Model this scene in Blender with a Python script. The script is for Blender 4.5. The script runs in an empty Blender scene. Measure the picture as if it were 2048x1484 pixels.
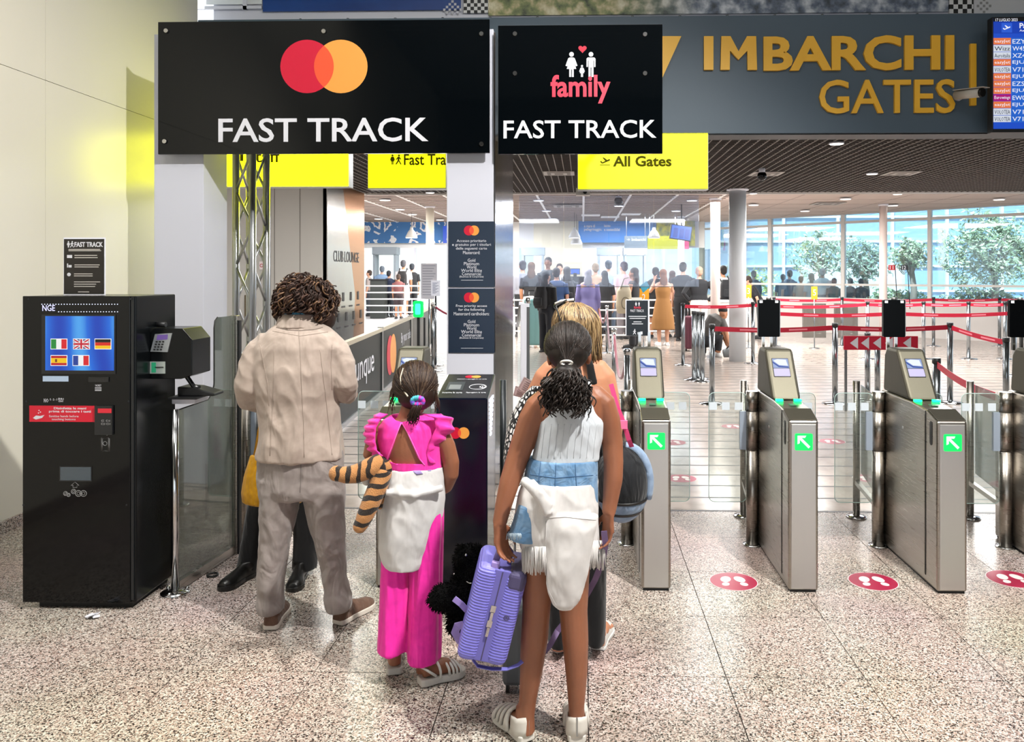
import bpy, bmesh, math, random
from mathutils import Vector, Matrix
from mathutils.bvhtree import BVHTree
from mathutils import noise as mnoise
random.seed(7)
R = math.radians
# ------------------------------------------------------------------ camera
H, F, PX, HY, PSI = 1.70, 1600.0, 1123.0, 548.0, R(1.5)     # eye height, focal length and principal point in 2048 px
scene = bpy.context.scene
COL = scene.collection
cam_data = bpy.data.cameras.new('camera')
cam = bpy.data.objects.new('camera', cam_data); COL.objects.link(cam)
cam.location = (0, 0, H); cam.rotation_euler = (R(90), 0, PSI)
cam_data.sensor_fit = 'HORIZONTAL'; cam_data.sensor_width = 36.0
cam_data.lens = F/2048*36
cam_data.shift_x = (1024-PX)/2048; cam_data.shift_y = -(742-HY)/2048
cam_data.clip_end = 300
scene.camera = cam
# ------------------------------------------------------------------ sky, lamps, exposure
world = bpy.data.worlds.new('sky'); scene.world = world; world.use_nodes = True
_n = world.node_tree.nodes; _n['Background'].inputs[0].default_value = (.86, .94, 1, 1); _n['Background'].inputs[1].default_value = 1.9
vs = scene.view_settings
vs.view_transform = 'Standard'; vs.look = 'None'; vs.exposure = 0.0; vs.gamma = 1.0; vs.use_curve_mapping = False
scene.cycles.use_denoising = True
scene.cycles.max_bounces = 5; scene.cycles.diffuse_bounces = 2; scene.cycles.glossy_bounces = 3; scene.cycles.transparent_max_bounces = 20; scene.cycles.use_adaptive_sampling = True; scene.cycles.adaptive_threshold = .1; scene.cycles.sample_clamp_indirect = 6
def area(name, loc, size, power, col=(1,1,1), rot=(0,0,0)):
    l = bpy.data.lights.new(name, 'AREA'); l.shape = 'RECTANGLE'; l.size, l.size_y = size; l.energy = power; l.color = col
    o = bpy.data.objects.new(name, l); COL.objects.link(o); o.location = loc; o.rotation_euler = rot
    return o
def spot(name, loc, aim, power, col=(1,.97,.92), angle=70, blend=.5, radius=.08):
    l = bpy.data.lights.new(name, 'SPOT'); l.energy = power; l.color = col; l.spot_size = R(angle); l.spot_blend = blend; l.shadow_soft_size = radius
    o = bpy.data.objects.new(name, l); COL.objects.link(o); o.location = loc
    o.rotation_euler = (Vector(aim)-Vector(loc)).to_track_quat('-Z', 'Y').to_euler()
    return o
sun = bpy.data.lights.new('sun', 'SUN'); sun.energy = 9.0; sun.angle = R(.6)
_s = bpy.data.objects.new('sun', sun); COL.objects.link(_s); _s.rotation_euler = (R(38), 0, R(-30))
# ceiling luminaires of the entrance hall (above and behind the camera), then added fill lights farther in
for i, (x, y) in enumerate(((-2.2,0.3),(2.2,0.3),(-2.2,2.4),(2.2,2.4),(0,4.2),(5.2,1.0))):
    area('hall_luminaire', (x, y, 6.1), (2.4, 1.2), 43, (1,.985,.96))
for x, y in ((-6,19),(-1,19),(4,18),(-3,23),(2,23),(6.5,14.5)):
    area('security_luminaire', (x, y, 3.3), (2.5, 2.5), 420, (1,.98,.95))  # added area fills under the pale ceiling, brightening the far hall
for x, y in ((-1.5,11),(2.2,11),(5.5,11.0),(-3.5,10.2)):
    area('passage_luminaire', (x, y, 3.25), (1.6, 1.6), 150, (1,.98,.95))  # added fills below the louvres to lift the passage, not fittings of the ceiling
for a_, b_, w_, g_ in (((2.3,1.0,5.9),(-.5,3.9,0),2300,100), ((-1.9,2.7,5.9),(.7,3.5,0),750,70), ((.9,5.6,5.9),(-.1,3.2,0),260,64)): spot('hall_spot', a_, b_, w_, angle=g_, radius=.1)

# ------------------------------------------------------------------ helpers
CP, SP = math.cos(PSI), math.sin(PSI)
def P(u, v, Z):
    'world point seen at pixel (u, v) at depth Z'
    x = (u-PX)/F*Z
    return Vector((x*CP - Z*SP, x*SP + Z*CP, H-(v-HY)/F*Z))
def PY(u, v, Y): return P(u, v, Y/((u-PX)/F*SP+CP))
def G(u, v): return P(u, v, H*F/(v-HY))
def PXc(u, v, X):
    k = (u-PX)/F; return P(u, v, X/(k*CP-SP))
def pix(p):
    x = p.x*CP + p.y*SP; Z = -p.x*SP + p.y*CP
    return PX + F*x/Z, HY - F*(p.z-H)/Z
def lin(h):
    if isinstance(h, str):
        h = h.lstrip('#'); c = [int(h[i:i+2], 16)/255 for i in (0, 2, 4)]
    else: c = h
    return tuple(x/12.92 if x <= .04045 else ((x+.055)/1.055)**2.4 for x in c) + (1,)
MATS = {}
def mat(name, col='#808080', rough=.5, metal=0, emis=0, spec=.5, noise=None, bump=None, col2=None, alpha=1, coat=0, sheen=0, sss=0):
    'principled material; noise=(scale, detail) blends col into col2; bump=(scale, strength)'
    if name in MATS: return MATS[name]
    m = bpy.data.materials.new(name); m.use_nodes = True; nt = m.node_tree; N = nt.nodes; L = nt.links
    b = N['Principled BSDF']; c = lin(col)
    b.inputs['Base Color'].default_value = c; b.inputs['Roughness'].default_value = rough; b.inputs['Metallic'].default_value = metal
    b.inputs['Specular IOR Level'].default_value = spec; b.inputs['Coat Weight'].default_value = coat; b.inputs['Alpha'].default_value = alpha
    b.inputs['Sheen Weight'].default_value = sheen
    if sss: b.inputs['Subsurface Weight'].default_value = sss; b.inputs['Subsurface Radius'].default_value = (.02,.008,.004)
    if emis: b.inputs['Base Color'].default_value = tuple(x*.15 for x in c[:3])+(1,)
    if emis: b.inputs['Emission Color'].default_value = c; b.inputs['Emission Strength'].default_value = emis
    tc = None
    if noise or bump: tc = N.new('ShaderNodeTexCoord').outputs['Object']
    if noise:
        t = N.new('ShaderNodeTexNoise'); t.inputs['Scale'].default_value = noise[0]; t.inputs['Detail'].default_value = noise[1]; L.new(tc, t.inputs['Vector'])
        r = N.new('ShaderNodeValToRGB'); r.color_ramp.elements[0].position = .35; r.color_ramp.elements[1].position = .65
        r.color_ramp.elements[0].color = c; r.color_ramp.elements[1].color = lin(col2); L.new(t.outputs['Fac'], r.inputs['Fac']); L.new(r.outputs['Color'], b.inputs['Base Color'])
    if bump:
        t = N.new('ShaderNodeTexNoise'); t.inputs['Scale'].default_value = bump[0]; t.inputs['Detail'].default_value = 3; L.new(tc, t.inputs['Vector'])
        q = N.new('ShaderNodeBump'); q.inputs['Strength'].default_value = bump[1]; q.inputs['Distance'].default_value = .02; L.new(t.outputs['Fac'], q.inputs['Height']); L.new(q.outputs['Normal'], b.inputs['Normal'])
    MATS[name] = m; return m
def glass(name, tint='#eef4f2', body=.06, gloss=.10, bodycol='#dfe8ea'):
    'thin pane: mostly clear, with a mirror reflection and a little haze of its own'
    if name in MATS: return MATS[name]
    m = bpy.data.materials.new(name); m.use_nodes = True; nt = m.node_tree; N = nt.nodes; L = nt.links; N.remove(N['Principled BSDF'])
    t = N.new('ShaderNodeBsdfTransparent'); t.inputs[0].default_value = lin(tint)
    g = N.new('ShaderNodeBsdfGlossy'); g.inputs['Roughness'].default_value = .03
    d = N.new('ShaderNodeBsdfDiffuse'); d.inputs[0].default_value = lin(bodycol)
    a = N.new('ShaderNodeMixShader'); a.inputs[0].default_value = body; L.new(t.outputs[0], a.inputs[1]); L.new(d.outputs[0], a.inputs[2])
    f = N.new('ShaderNodeFresnel'); f.inputs[0].default_value = 1.9
    k = N.new('ShaderNodeMath'); k.operation = 'MULTIPLY'; k.inputs[1].default_value = gloss*10; L.new(f.outputs[0], k.inputs[0])
    q = N.new('ShaderNodeMixShader'); L.new(k.outputs[0], q.inputs[0]); L.new(a.outputs[0], q.inputs[1]); L.new(g.outputs[0], q.inputs[2])
    L.new(q.outputs[0], N['Material Output'].inputs[0]); MATS[name] = m; return m
def nodes(m): return m.node_tree.nodes, m.node_tree.links, m.node_tree.nodes['Principled BSDF']
def ramp(N, stops, interp='LINEAR'):
    r = N.new('ShaderNodeValToRGB'); r.color_ramp.interpolation = interp; e = r.color_ramp.elements
    while len(e) < len(stops): e.new(.5)
    for el, (p, c) in zip(e, stops): el.position = p; el.color = lin(c)
    return r

def props(o, label=None, cat=None, group=None, kind=None):
    if label: o['label'] = label
    if cat: o['category'] = cat
    if group: o['group'] = group
    if kind: o['kind'] = kind
    return o
def link(o, parent=None):
    COL.objects.link(o)
    if parent is not None:
        o.parent = parent
        o.matrix_parent_inverse = parent.matrix_basis.inverted()
    return o
def empty(name, loc, label, cat, group=None, rz=0):
    o = bpy.data.objects.new(name, None); o.location = loc; o.rotation_euler.z = rz; o.empty_display_size = .05
    COL.objects.link(o); return props(o, label, cat, group)

TMP = bpy.data.scenes.new('workbench'); TVL = TMP.view_layers[0]        # scratch scene for fusing shapes
def evaluated(o):
    TVL.update(); return o.evaluated_get(TVL.depsgraph)
class MB:
    'collects shapes in world space and links them as ONE mesh object'
    def __init__(s): s.v = []; s.f = []; s.m = []; s.sm = []
    def add(s, vs, fs, mi=0, smooth=False):
        k = len(s.v); s.v += [tuple(p) for p in vs]
        for f in fs: s.f.append([i+k for i in f]); s.m.append(mi); s.sm.append(smooth)
        return s
    def box(s, x0, x1, y0, y1, z0, z1, mi=0):
        vs = [(x,y,z) for z in (z0,z1) for y in (y0,y1) for x in (x0,x1)]
        return s.add(vs, [(0,2,3,1),(4,5,7,6),(0,1,5,4),(2,6,7,3),(0,4,6,2),(1,3,7,5)], mi)
    def beam(s, a, b, w, h, mi=0, up=(0,0,1)):
        'box from a to b, w wide sideways, h along up'
        a, b = Vector(a), Vector(b); d = (b-a).normalized(); r = d.cross(Vector(up)).normalized(); q = r.cross(d)
        vs = [p + r*(w/2*i) + q*(h/2*j) for p in (a, b) for j in (-1,1) for i in (-1,1)]
        return s.add(vs, [(0,2,3,1),(4,5,7,6),(0,1,5,4),(2,6,7,3),(0,4,6,2),(1,3,7,5)], mi)
    def prism(s, poly, d, mi=0):
        'closed polygon of points pushed along vector d'
        n = len(poly); d = Vector(d); a = [Vector(p) for p in poly]; vs = a + [p+d for p in a]
        nrm = Vector((0,0,0))
        for i in range(n): nrm += a[i].cross(a[(i+1) % n])
        fs = [list(range(n)), list(range(2*n-1, n-1, -1))] + [(i, i+n, (i+1) % n+n, (i+1) % n) for i in range(n)]
        if nrm.dot(d) > 0: fs = [list(reversed(f)) for f in fs]
        return s.add(vs, fs, mi)
    def quad(s, *p, mi=0): return s.add(p, [tuple(range(len(p)))], mi)
    def tube(s, path, r, n=8, mi=0, caps=True, smooth=True, closed=False):
        path = [Vector(p) for p in path]; m = len(path); rs = r if isinstance(r, (list, tuple)) else [r]*m
        vs = []; ref = None
        for i, p in enumerate(path):
            if closed: t = path[(i+1) % m]-path[i-1]
            else: t = path[min(i+1, m-1)]-path[max(i-1, 0)]
            t = t.normalized() if t.length else Vector((0,0,1))
            if ref is None: ref = Vector((0,0,1)) if abs(t.z) < .9 else Vector((1,0,0))
            a = ref - t*ref.dot(t); a = a.normalized() if a.length > 1e-5 else t.orthogonal().normalized(); ref = a; b = t.cross(a)
            rr = rs[i]; ra, rb = rr if isinstance(rr, tuple) else (rr, rr)
            vs += [p + a*ra*math.cos(2*math.pi*k/n) + b*rb*math.sin(2*math.pi*k/n) for k in range(n)]
        fs = []
        for i in range(m if closed else m-1):
            j = (i+1) % m
            fs += [(i*n+k, i*n+(k+1) % n, j*n+(k+1) % n, j*n+k) for k in range(n)]
        s.add(vs, fs, mi, smooth)
        if caps and not closed:
            k = len(s.v)-len(vs); s.f += [[k+q for q in range(n-1, -1, -1)], [k+(m-1)*n+q for q in range(n)]]; s.m += [mi]*2; s.sm += [False]*2
        return s
    def cyl(s, a, b, r, r2=None, n=16, mi=0): return s.tube([a, b], [r, r if r2 is None else r2], n, mi)
    def lathe(s, c, prof, n=20, mi=0):
        'profile [(r, z)] turned about the vertical through c'
        c = Vector(c); vs = [c+Vector((r*math.cos(2*math.pi*k/n), r*math.sin(2*math.pi*k/n), z)) for r, z in prof for k in range(n)]
        m = len(prof); fs = [(i*n+k, i*n+(k+1) % n, (i+1)*n+(k+1) % n, (i+1)*n+k) for i in range(m-1) for k in range(n)]
        s.add(vs, fs, mi, True); k = len(s.v)-len(vs)
        s.f += [[k+q for q in range(n-1, -1, -1)], [k+(m-1)*n+q for q in range(n)]]; s.m += [mi]*2; s.sm += [False]*2
        return s
    def loft(s, rings, n=20, mi=0, ex=2.0):
        'horizontal rings (x, y, z, rx, ry)'
        vs = []
        for x, y, z, rx, ry in rings:
            for k in range(n):
                a = 2*math.pi*k/n; c, q = math.cos(a), math.sin(a)
                vs.append((x+rx*math.copysign(abs(c)**(2/ex), c), y+ry*math.copysign(abs(q)**(2/ex), q), z))
        m = len(rings); fs = [(i*n+k, i*n+(k+1) % n, (i+1)*n+(k+1) % n, (i+1)*n+k) for i in range(m-1) for k in range(n)]
        if rings[0][2] > rings[-1][2]: fs = [f[::-1] for f in fs]; c0, c1 = list(range(n)), list(range(m*n-1, m*n-n-1, -1))
        else: c0, c1 = list(range(n-1, -1, -1)), list(range((m-1)*n, m*n))
        return s.add(vs, fs + [c0, c1], mi, True)
    def ell(s, c, r, n=14, mi=0, rot=None):
        c = Vector(c); r = (r,)*3 if not isinstance(r, (tuple, list)) else r; vs = []; h = n//2
        for i in range(1, h):
            t = math.pi*i/h
            for k in range(n): a = 2*math.pi*k/n; vs.append(Vector((r[0]*math.sin(t)*math.cos(a), r[1]*math.sin(t)*math.sin(a), -r[2]*math.cos(t))))
        vs += [Vector((0,0,-r[2])), Vector((0,0,r[2]))]
        if rot is not None: vs = [rot @ p for p in vs]
        vs = [c+p for p in vs]
        fs = [(i*n+k, i*n+(k+1) % n, (i+1)*n+(k+1) % n, (i+1)*n+k) for i in range(h-2) for k in range(n)]
        a, b = (h-1)*n, (h-1)*n+1
        fs += [(a, (k+1) % n, k) for k in range(n)] + [(b, (h-2)*n+k, (h-2)*n+(k+1) % n) for k in range(n)]
        return s.add(vs, fs, mi, True)
    def disc(s, c, ru, rv, right=(1,0,0), up=(0,0,1), n=32, mi=0):
        c, a, b = Vector(c), Vector(right), Vector(up)
        return s.add([c+a*ru*math.cos(2*math.pi*k/n)+b*rv*math.sin(2*math.pi*k/n) for k in range(n)], [tuple(range(n))], mi)
    def mesh(s, name, mats):
        me = bpy.data.meshes.new(name); me.from_pydata(s.v, [], s.f)
        for m in (mats if isinstance(mats, (list, tuple)) else [mats]): me.materials.append(m)
        me.polygons.foreach_set('material_index', s.m); me.polygons.foreach_set('use_smooth', s.sm); me.update()
        return me
    def build(s, name, mats, parent=None, bevel=0, label=None, cat=None, group=None, kind=None, seg=2):
        o = bpy.data.objects.new(name, s.mesh(name, mats)); link(o, parent)
        if bevel:
            b = o.modifiers.new('bevel', 'BEVEL'); b.width = bevel; b.segments = seg; b.limit_method = 'ANGLE'; b.angle_limit = R(40); b.harden_normals = False
        return props(o, label, cat, group, kind)
    def organic(s, name, mats, parent=None, voxel=.01, smooth=4, label=None, cat=None, group=None, kind=None, cut=None, wrinkle=None):
        'fuses the collected closed shapes into one continuous skin'
        me = s.mesh(name+'_raw', mats); t = bpy.data.objects.new('raw', me); TMP.collection.objects.link(t)
        m = t.modifiers.new('r', 'REMESH'); m.mode = 'VOXEL'; m.voxel_size = voxel; m.use_smooth_shade = True
        if smooth: q = t.modifiers.new('s', 'SMOOTH'); q.factor = .5; q.iterations = smooth
        extra = []
        for poly in (cut or []):
            cm = poly.mesh('cut', mats); co = bpy.data.objects.new('cut', cm); TMP.collection.objects.link(co); extra.append(co)
            b = t.modifiers.new('b', 'BOOLEAN'); b.operation = 'DIFFERENCE'; b.object = co; b.solver = 'EXACT'
        out = bpy.data.meshes.new_from_object(evaluated(t)); out.name = name
        for o in [t]+extra: d = o.data; bpy.data.objects.remove(o); bpy.data.meshes.remove(d)
        if wrinkle:
            amp, sx, sz = wrinkle; ns = [v.normal.copy() for v in out.vertices]
            for v, n_ in zip(out.vertices, ns):
                q = mnoise.noise(Vector((v.co.x*sx, v.co.y*sx, v.co.z*sz))); r_ = 1-abs(mnoise.noise(Vector((v.co.x*sx*1.7+9, v.co.y*sx*1.7, v.co.z*sz*1.7+v.co.x*6))))*2
                v.co += n_*amp*(q+.6*max(0, r_)-.3)
        out.polygons.foreach_set('use_smooth', [True]*len(out.polygons))
        if not out.materials:
            for m_ in (mats if isinstance(mats, (list, tuple)) else [mats]): out.materials.append(m_)
        o = bpy.data.objects.new(name, out); link(o, parent)
        return props(o, label, cat, group, kind)

def text(s, box, mt, parent=None, name='lettering', Y=None, frame=None, depth=.002, bold=0, stretch=True, space=1.0, res=3, label=None):
    '''lettering fitted into box=(u0,v0,u1,v1) pixels on the plane y=Y, or box=(x0,z0,x1,z1) metres in frame=(origin,right,up)'''
    if frame is None:
        a = PY(box[0], box[1], Y); b = PY(box[2], box[3], Y); o, r, u = Vector((0, Y, 0)), Vector((1,0,0)), Vector((0,0,1)); x0, x1, z0, z1 = a.x, b.x, b.z, a.z
    else: o, r, u = [Vector(q) for q in frame]; x0, z0, x1, z1 = box
    c = bpy.data.curves.new('t', 'FONT'); c.body = s; c.size = 1; c.resolution_u = res; c.extrude = .001; c.offset = bold; c.space_character = space; c.align_x = 'CENTER' if '\n' in s else 'LEFT'
    t = bpy.data.objects.new('t', c); TMP.collection.objects.link(t)
    me = bpy.data.meshes.new_from_object(evaluated(t)); bpy.data.objects.remove(t); bpy.data.curves.remove(c)
    xs = [q.co.x for q in me.vertices]; ys = [q.co.y for q in me.vertices]
    sx = (x1-x0)/(max(xs)-min(xs)); sy = (z1-z0)/(max(ys)-min(ys))
    if not stretch: sx = sy = min(sx, sy)
    ox = (x0+x1)/2-(max(xs)+min(xs))/2*sx; oy = (z0+z1)/2-(max(ys)+min(ys))/2*sy
    nrm = r.cross(u)
    for q in me.vertices: q.co = o + r*(q.co.x*sx+ox) + u*(q.co.y*sy+oy) + nrm*(depth if q.co.z > 0 else 0)
    me.materials.clear(); me.materials.append(mt); me.name = name
    ob = bpy.data.objects.new(name, me); link(ob, parent)
    if label: ob['label'] = label
    return ob
def copy_tree(o, parent=None):
    c = o.copy(); COL.objects.link(c); c.parent = parent
    for ch in o.children: copy_tree(ch, c)
    return c
def rings_px(Z, rows):
    'rows (uL, uR, v, ry, dy) -> loft rings at depth Z'
    out = []
    for uL, uR, v, ry, dy in rows:
        z = Z+dy; p = P((uL+uR)/2, v, z); out.append((p.x, p.y, p.z, (uR-uL)/2*z/F, ry))
    return out
def path_px(Z, rows):
    'rows (u, v, dz, r px) -> path, radii'
    return [P(u, v, Z+d) for u, v, d, r in rows], [r*(Z+d)/F for u, v, d, r in rows]
# ------------------------------------------------------------------ shared materials
def steel(name, col='#a8a49e', rough=.3, streak=(260,8,2), bump=.02):
    if name in MATS: return MATS[name]
    m = mat(name, col, rough, 1.0); N, L, b = nodes(m)
    tc = N.new('ShaderNodeTexCoord'); mp = N.new('ShaderNodeMapping'); mp.inputs['Scale'].default_value = streak; L.new(tc.outputs['Object'], mp.inputs['Vector'])
    t = N.new('ShaderNodeTexNoise'); t.inputs['Scale'].default_value = 2.0; t.inputs['Detail'].default_value = 4; L.new(mp.outputs[0], t.inputs['Vector'])
    mr = N.new('ShaderNodeMapRange'); mr.inputs['To Min'].default_value = rough-.07; mr.inputs['To Max'].default_value = rough+.1; L.new(t.outputs['Fac'], mr.inputs['Value']); L.new(mr.outputs[0], b.inputs['Roughness'])
    return m
def granite():
    m = mat('speckled_granite', '#b8aaa0', .3, spec=.35); N, L, b = nodes(m)
    g = N.new('ShaderNodeNewGeometry')
    v = N.new('ShaderNodeTexVoronoi'); v.inputs['Scale'].default_value = 200; v.inputs['Randomness'].default_value = 1
    nz = N.new('ShaderNodeTexNoise'); nz.inputs['Scale'].default_value = 60; nz.inputs['Detail'].default_value = 3
    ad = N.new('ShaderNodeMixRGB'); ad.inputs[0].default_value = .018; L.new(g.outputs['Position'], ad.inputs[1]); L.new(g.outputs['Position'], nz.inputs['Vector']); L.new(nz.outputs['Color'], ad.inputs[2]); L.new(ad.outputs[0], v.inputs['Vector'])
    sx = N.new('ShaderNodeSeparateColor'); L.new(v.outputs['Color'], sx.inputs[0])
    r = ramp(N, [(0,'#2b2524'),(.13,'#50453f'),(.27,'#9c8b81'),(.44,'#b9aba1'),(.64,'#d2c8bf'),(.88,'#ad9489')], 'CONSTANT'); L.new(sx.outputs[0], r.inputs['Fac'])
    n2 = N.new('ShaderNodeTexNoise'); n2.inputs['Scale'].default_value = 1.1; n2.inputs['Detail'].default_value = 2; L.new(g.outputs['Position'], n2.inputs['Vector'])
    mx = N.new('ShaderNodeMixRGB'); mx.blend_type = 'MULTIPLY'; mx.inputs[0].default_value = .25; L.new(r.outputs[0], mx.inputs[1]); L.new(n2.outputs['Color'], mx.inputs[2])
    L.new(mx.outputs[0], b.inputs['Base Color'])
    mr = N.new('ShaderNodeMapRange'); mr.inputs['To Min'].default_value = .16; mr.inputs['To Max'].default_value = .38; L.new(n2.outputs['Fac'], mr.inputs['Value']); L.new(mr.outputs[0], b.inputs['Roughness'])
    return m
GRANITE = granite()
M_joint = mat('floor_joint', '#2a2422', .7)
M_wall = mat('cream_wall_panel', '#dcd8c9', .28, spec=.5, bump=(1.5,.03))
M_white = mat('white_paint', '#e3e4ee', .45)
M_lintel = mat('slate_blue_cladding', '#4a5b69', .5)
M_dark = mat('dark_void', '#1b1919', .9)
M_grey = mat('grey_panel', '#b9b5ae', .5)
M_black = mat('gloss_black', '#050608', .07, spec=.3)
M_blackm = mat('matt_black', '#111214', .5)
M_steel = steel('brushed_steel', '#a39d95', .28, (3,3,160))
M_steelv = steel('brushed_steel_front', '#c9c8c6', .34, (160,160,3))
M_chrome = mat('chrome', '#c8c8c8', .12, 1.0)
M_alu = mat('aluminium_tube', '#a9abad', .3, .9)
M_mirror = mat('polished_steel_cladding', '#8c8480', .16, 1.0, bump=(2.5,.12))
M_yellow = mat('backlit_yellow', '#f4f508', .5, emis=8); M_yellow2 = mat('backlit_yellow_soft', '#f4f508', .5, emis=1.25)
M_pier = mat('pier_paint', '#c6c8d4', .45)
M_signtxt = mat('sign_print_dark', '#54520f', .9, spec=.1)
M_gold = mat('mustard_letters', '#f2b930', .45)
M_txtw = mat('white_print', '#d0d1d8', .5)
M_red = mat('print_red', '#bd062f', .4)
M_orange = mat('print_orange', '#dd9440', .4)
M_mid = mat('print_red_orange', '#d84e2c', .4)
M_glass = glass('clear_glass', '#f1f6f4', .025, .07)
M_glassedge = mat('glass_edge', '#b9d0cb', .15)
# ------------------------------------------------------------------ floor
def struct(o, kind='structure'): o['kind'] = kind; return o
floor = MB().box(-14, 16, -9.5, 34, -.12, -.008).build('floor', M_joint); struct(floor)
TX, TY, X0, Y0 = .583, .60, .023, 3.39
tile_me = MB().box(.002, TX-.002, .002, TY-.002, -.02, 0).mesh('tile', GRANITE)
for i in range(-7, 9):
    for j in range(-3, 4):
        x, y = X0+i*TX, Y0+j*TY
        if y > 5.8: continue
        o = bpy.data.objects.new('tile', tile_me); o.location = (x, y, 0); COL.objects.link(o); o.parent = floor
EDGE_Y = Y0+4*TY
m = MB()
m.box(-3.82, 10, -9, Y0-3*TY, -.02, 0)
m.box(X0+9*TX, 10, Y0-3*TY, EDGE_Y, -.02, 0)
o = m.build('granite_field', GRANITE, floor); o['kind'] = 'stuff'
# security hall floor: pale stone with dark inlaid strips
M_pale = mat('pale_polished_stone', '#b3a69c', .17, spec=.5, noise=(5,3), col2='#a0948b')
M_strip = mat('dark_inlay', '#28201f', .4)
SY0, SS = 5.77, .343
m = MB(); m.box(-12, 14, EDGE_Y, SY0-.02, -.02, 0, 0)
m.build('paving_course', GRANITE, floor)
course = MB().box(-12, 14, .014, SS-.014, -.02, 0).mesh('paving_course', M_pale)
strip = MB().box(-12, 14, -.014, .014, -.02, .0005).mesh('inlay_strip', M_strip)
for k in range(34):
    for me_, nm in ((course,'paving_course'),(strip,'inlay_strip')):
        o = bpy.data.objects.new(nm, me_); o.location.y = SY0+k*SS; COL.objects.link(o); o.parent = floor
ys = SY0+34*SS-.014
MB().box(-12, 14, ys, 33, -.02, 0).build('paving_field', M_pale, floor)
# ------------------------------------------------------------------ left wall
WX = -3.81
WEND = 7.83
wall = MB().box(WX-.25, WX-.012, -9, WEND, 0, 6.6).build('wall_left', mat('wall_joint','#8d897c',.7)); struct(wall)
zs = [0, 3.075, 6.6]; ysm = [-9, -5.2, -1.5, 1.9, 5.58, WEND]
for z0, z1 in zip(zs, zs[1:]):
    for y0, y1 in zip(ysm, ysm[1:]):
        MB().box(WX-.03, WX, y0+.002, y1-.002, z0+.002, z1-.002).build('wall_panel', M_wall, wall)
struct(MB().box(WX, WX+.018, -9, 7.8, 0, .08).build('baseboard_left', GRANITE, bevel=.002))
# ------------------------------------------------------------------ hall behind the camera
M_hall = mat('hall_plaster', '#8f8c86', .8)
struct(MB().box(-4.2, 10, -9.4, -9.2, 3.2, 6.6).box(-4.2, -3.4, -9.4, -9.2, 0, 3.2).box(8, 10, -9.4, -9.2, 0, 3.2).build('wall_back', mat('hall_back_wall','#6f6d6a',.8)))
for i in range(6):
    w_ = struct(MB().box(-3.4+i*1.9, -3.32+i*1.9, -9.35, -9.25, 0, 3.2).box(-3.4+i*1.9, -1.5+i*1.9, -9.35, -9.25, 2.25, 2.33).build('door_%d' % (i+1), mat('door_frame_grey','#6d7072',.5)))  # unseen openings added in the back wall so daylight reaches gates and backs
struct(MB().box(9.9, 10.1, -9.2, 8, 0, 6.6).build('wall_right', M_hall))
hc = MB().box(-4.2, 10, -9.4, 8.3, 6.6, 6.7).build('ceiling', mat('hall_ceiling','#4a4c4c',.7)); struct(hc)
m = MB()
for k in range(56): m.box(-4, 9.9, -9+k*.3, -8.9+k*.3, 6.35, 6.5)
struct(m.build('ceiling_slats', mat('hall_slats','#a9adac',.5), hc), 'stuff')
# ------------------------------------------------------------------ portal: two white piers, slate lintel
YP, YL = 6.2, 7.83
def xz(u, v, Y): p = PY(u, v, Y); return p.x, p.z
ZTOP = xz(985, 58, YP)[1]
xa, xb = xz(308, 400, YP)[0], xz(407, 400, YP)[0]
struct(MB().box(xa, xb, YP, YP*1.0676, 0, ZTOP-.02).build('pillar_left', M_pier, bevel=.004), 'structure')
xc, xd = xz(893.5, 400, YP)[0], xz(990, 400, YP)[0]
pier = MB().box(xc, xd-.012, YP, YL-.01, 0, ZTOP).build('pillar_center', M_pier, bevel=.004); struct(pier)
MB().box(xd-.011, xd, YP+.02, YL-.01, 0, ZTOP-.02).build('steel_cladding', M_mirror, pier)
zl0 = xz(1700, 266, YL)[1]; zl1 = xz(1200, 33, YL)[1]
lintel = MB().box(WX, 9.9, YL, YL+.28, zl0, zl1).build('lintel', M_lintel, bevel=.004); struct(lintel)
MB().box(WX, 9.9, YL+.02, YL+.3, zl0-.012, zl0-.001).build('underside_strip', M_blackm, lintel)
# upper wall and its printed panels
struct(MB().box(WX, 9.9, YL+.34, YL+.5, zl0+.25, 6.6).build('wall_upper', M_white))
# ------------------------------------------------------------------ louvre ceiling over the passage
ZC = 3.35; XCL = -4.43
cg = MB().box(XCL, 13, YL+.3, 16.3, ZC+.22, ZC+.3).build('ceiling_passage', M_dark); struct(cg)
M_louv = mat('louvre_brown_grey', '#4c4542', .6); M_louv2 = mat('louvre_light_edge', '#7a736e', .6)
m = MB(); x = XCL
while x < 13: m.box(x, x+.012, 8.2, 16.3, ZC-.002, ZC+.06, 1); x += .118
y = 8.4
while y < 16.3: m.box(XCL, 13, y, y+.014, ZC, ZC+.055, 0); y += .118
struct(m.build('louvre_grid', [M_louv, M_louv2], cg), 'stuff')
struct(MB().box(XCL, 13, 16.3, 16.38, ZC-.03, ZC+.3).box(XCL-.06, XCL, YL+.5, 16.3, ZC-.03, ZC+.3).build('trim_1', mat('ceiling_trim','#d8d4cf',.6)))
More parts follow.
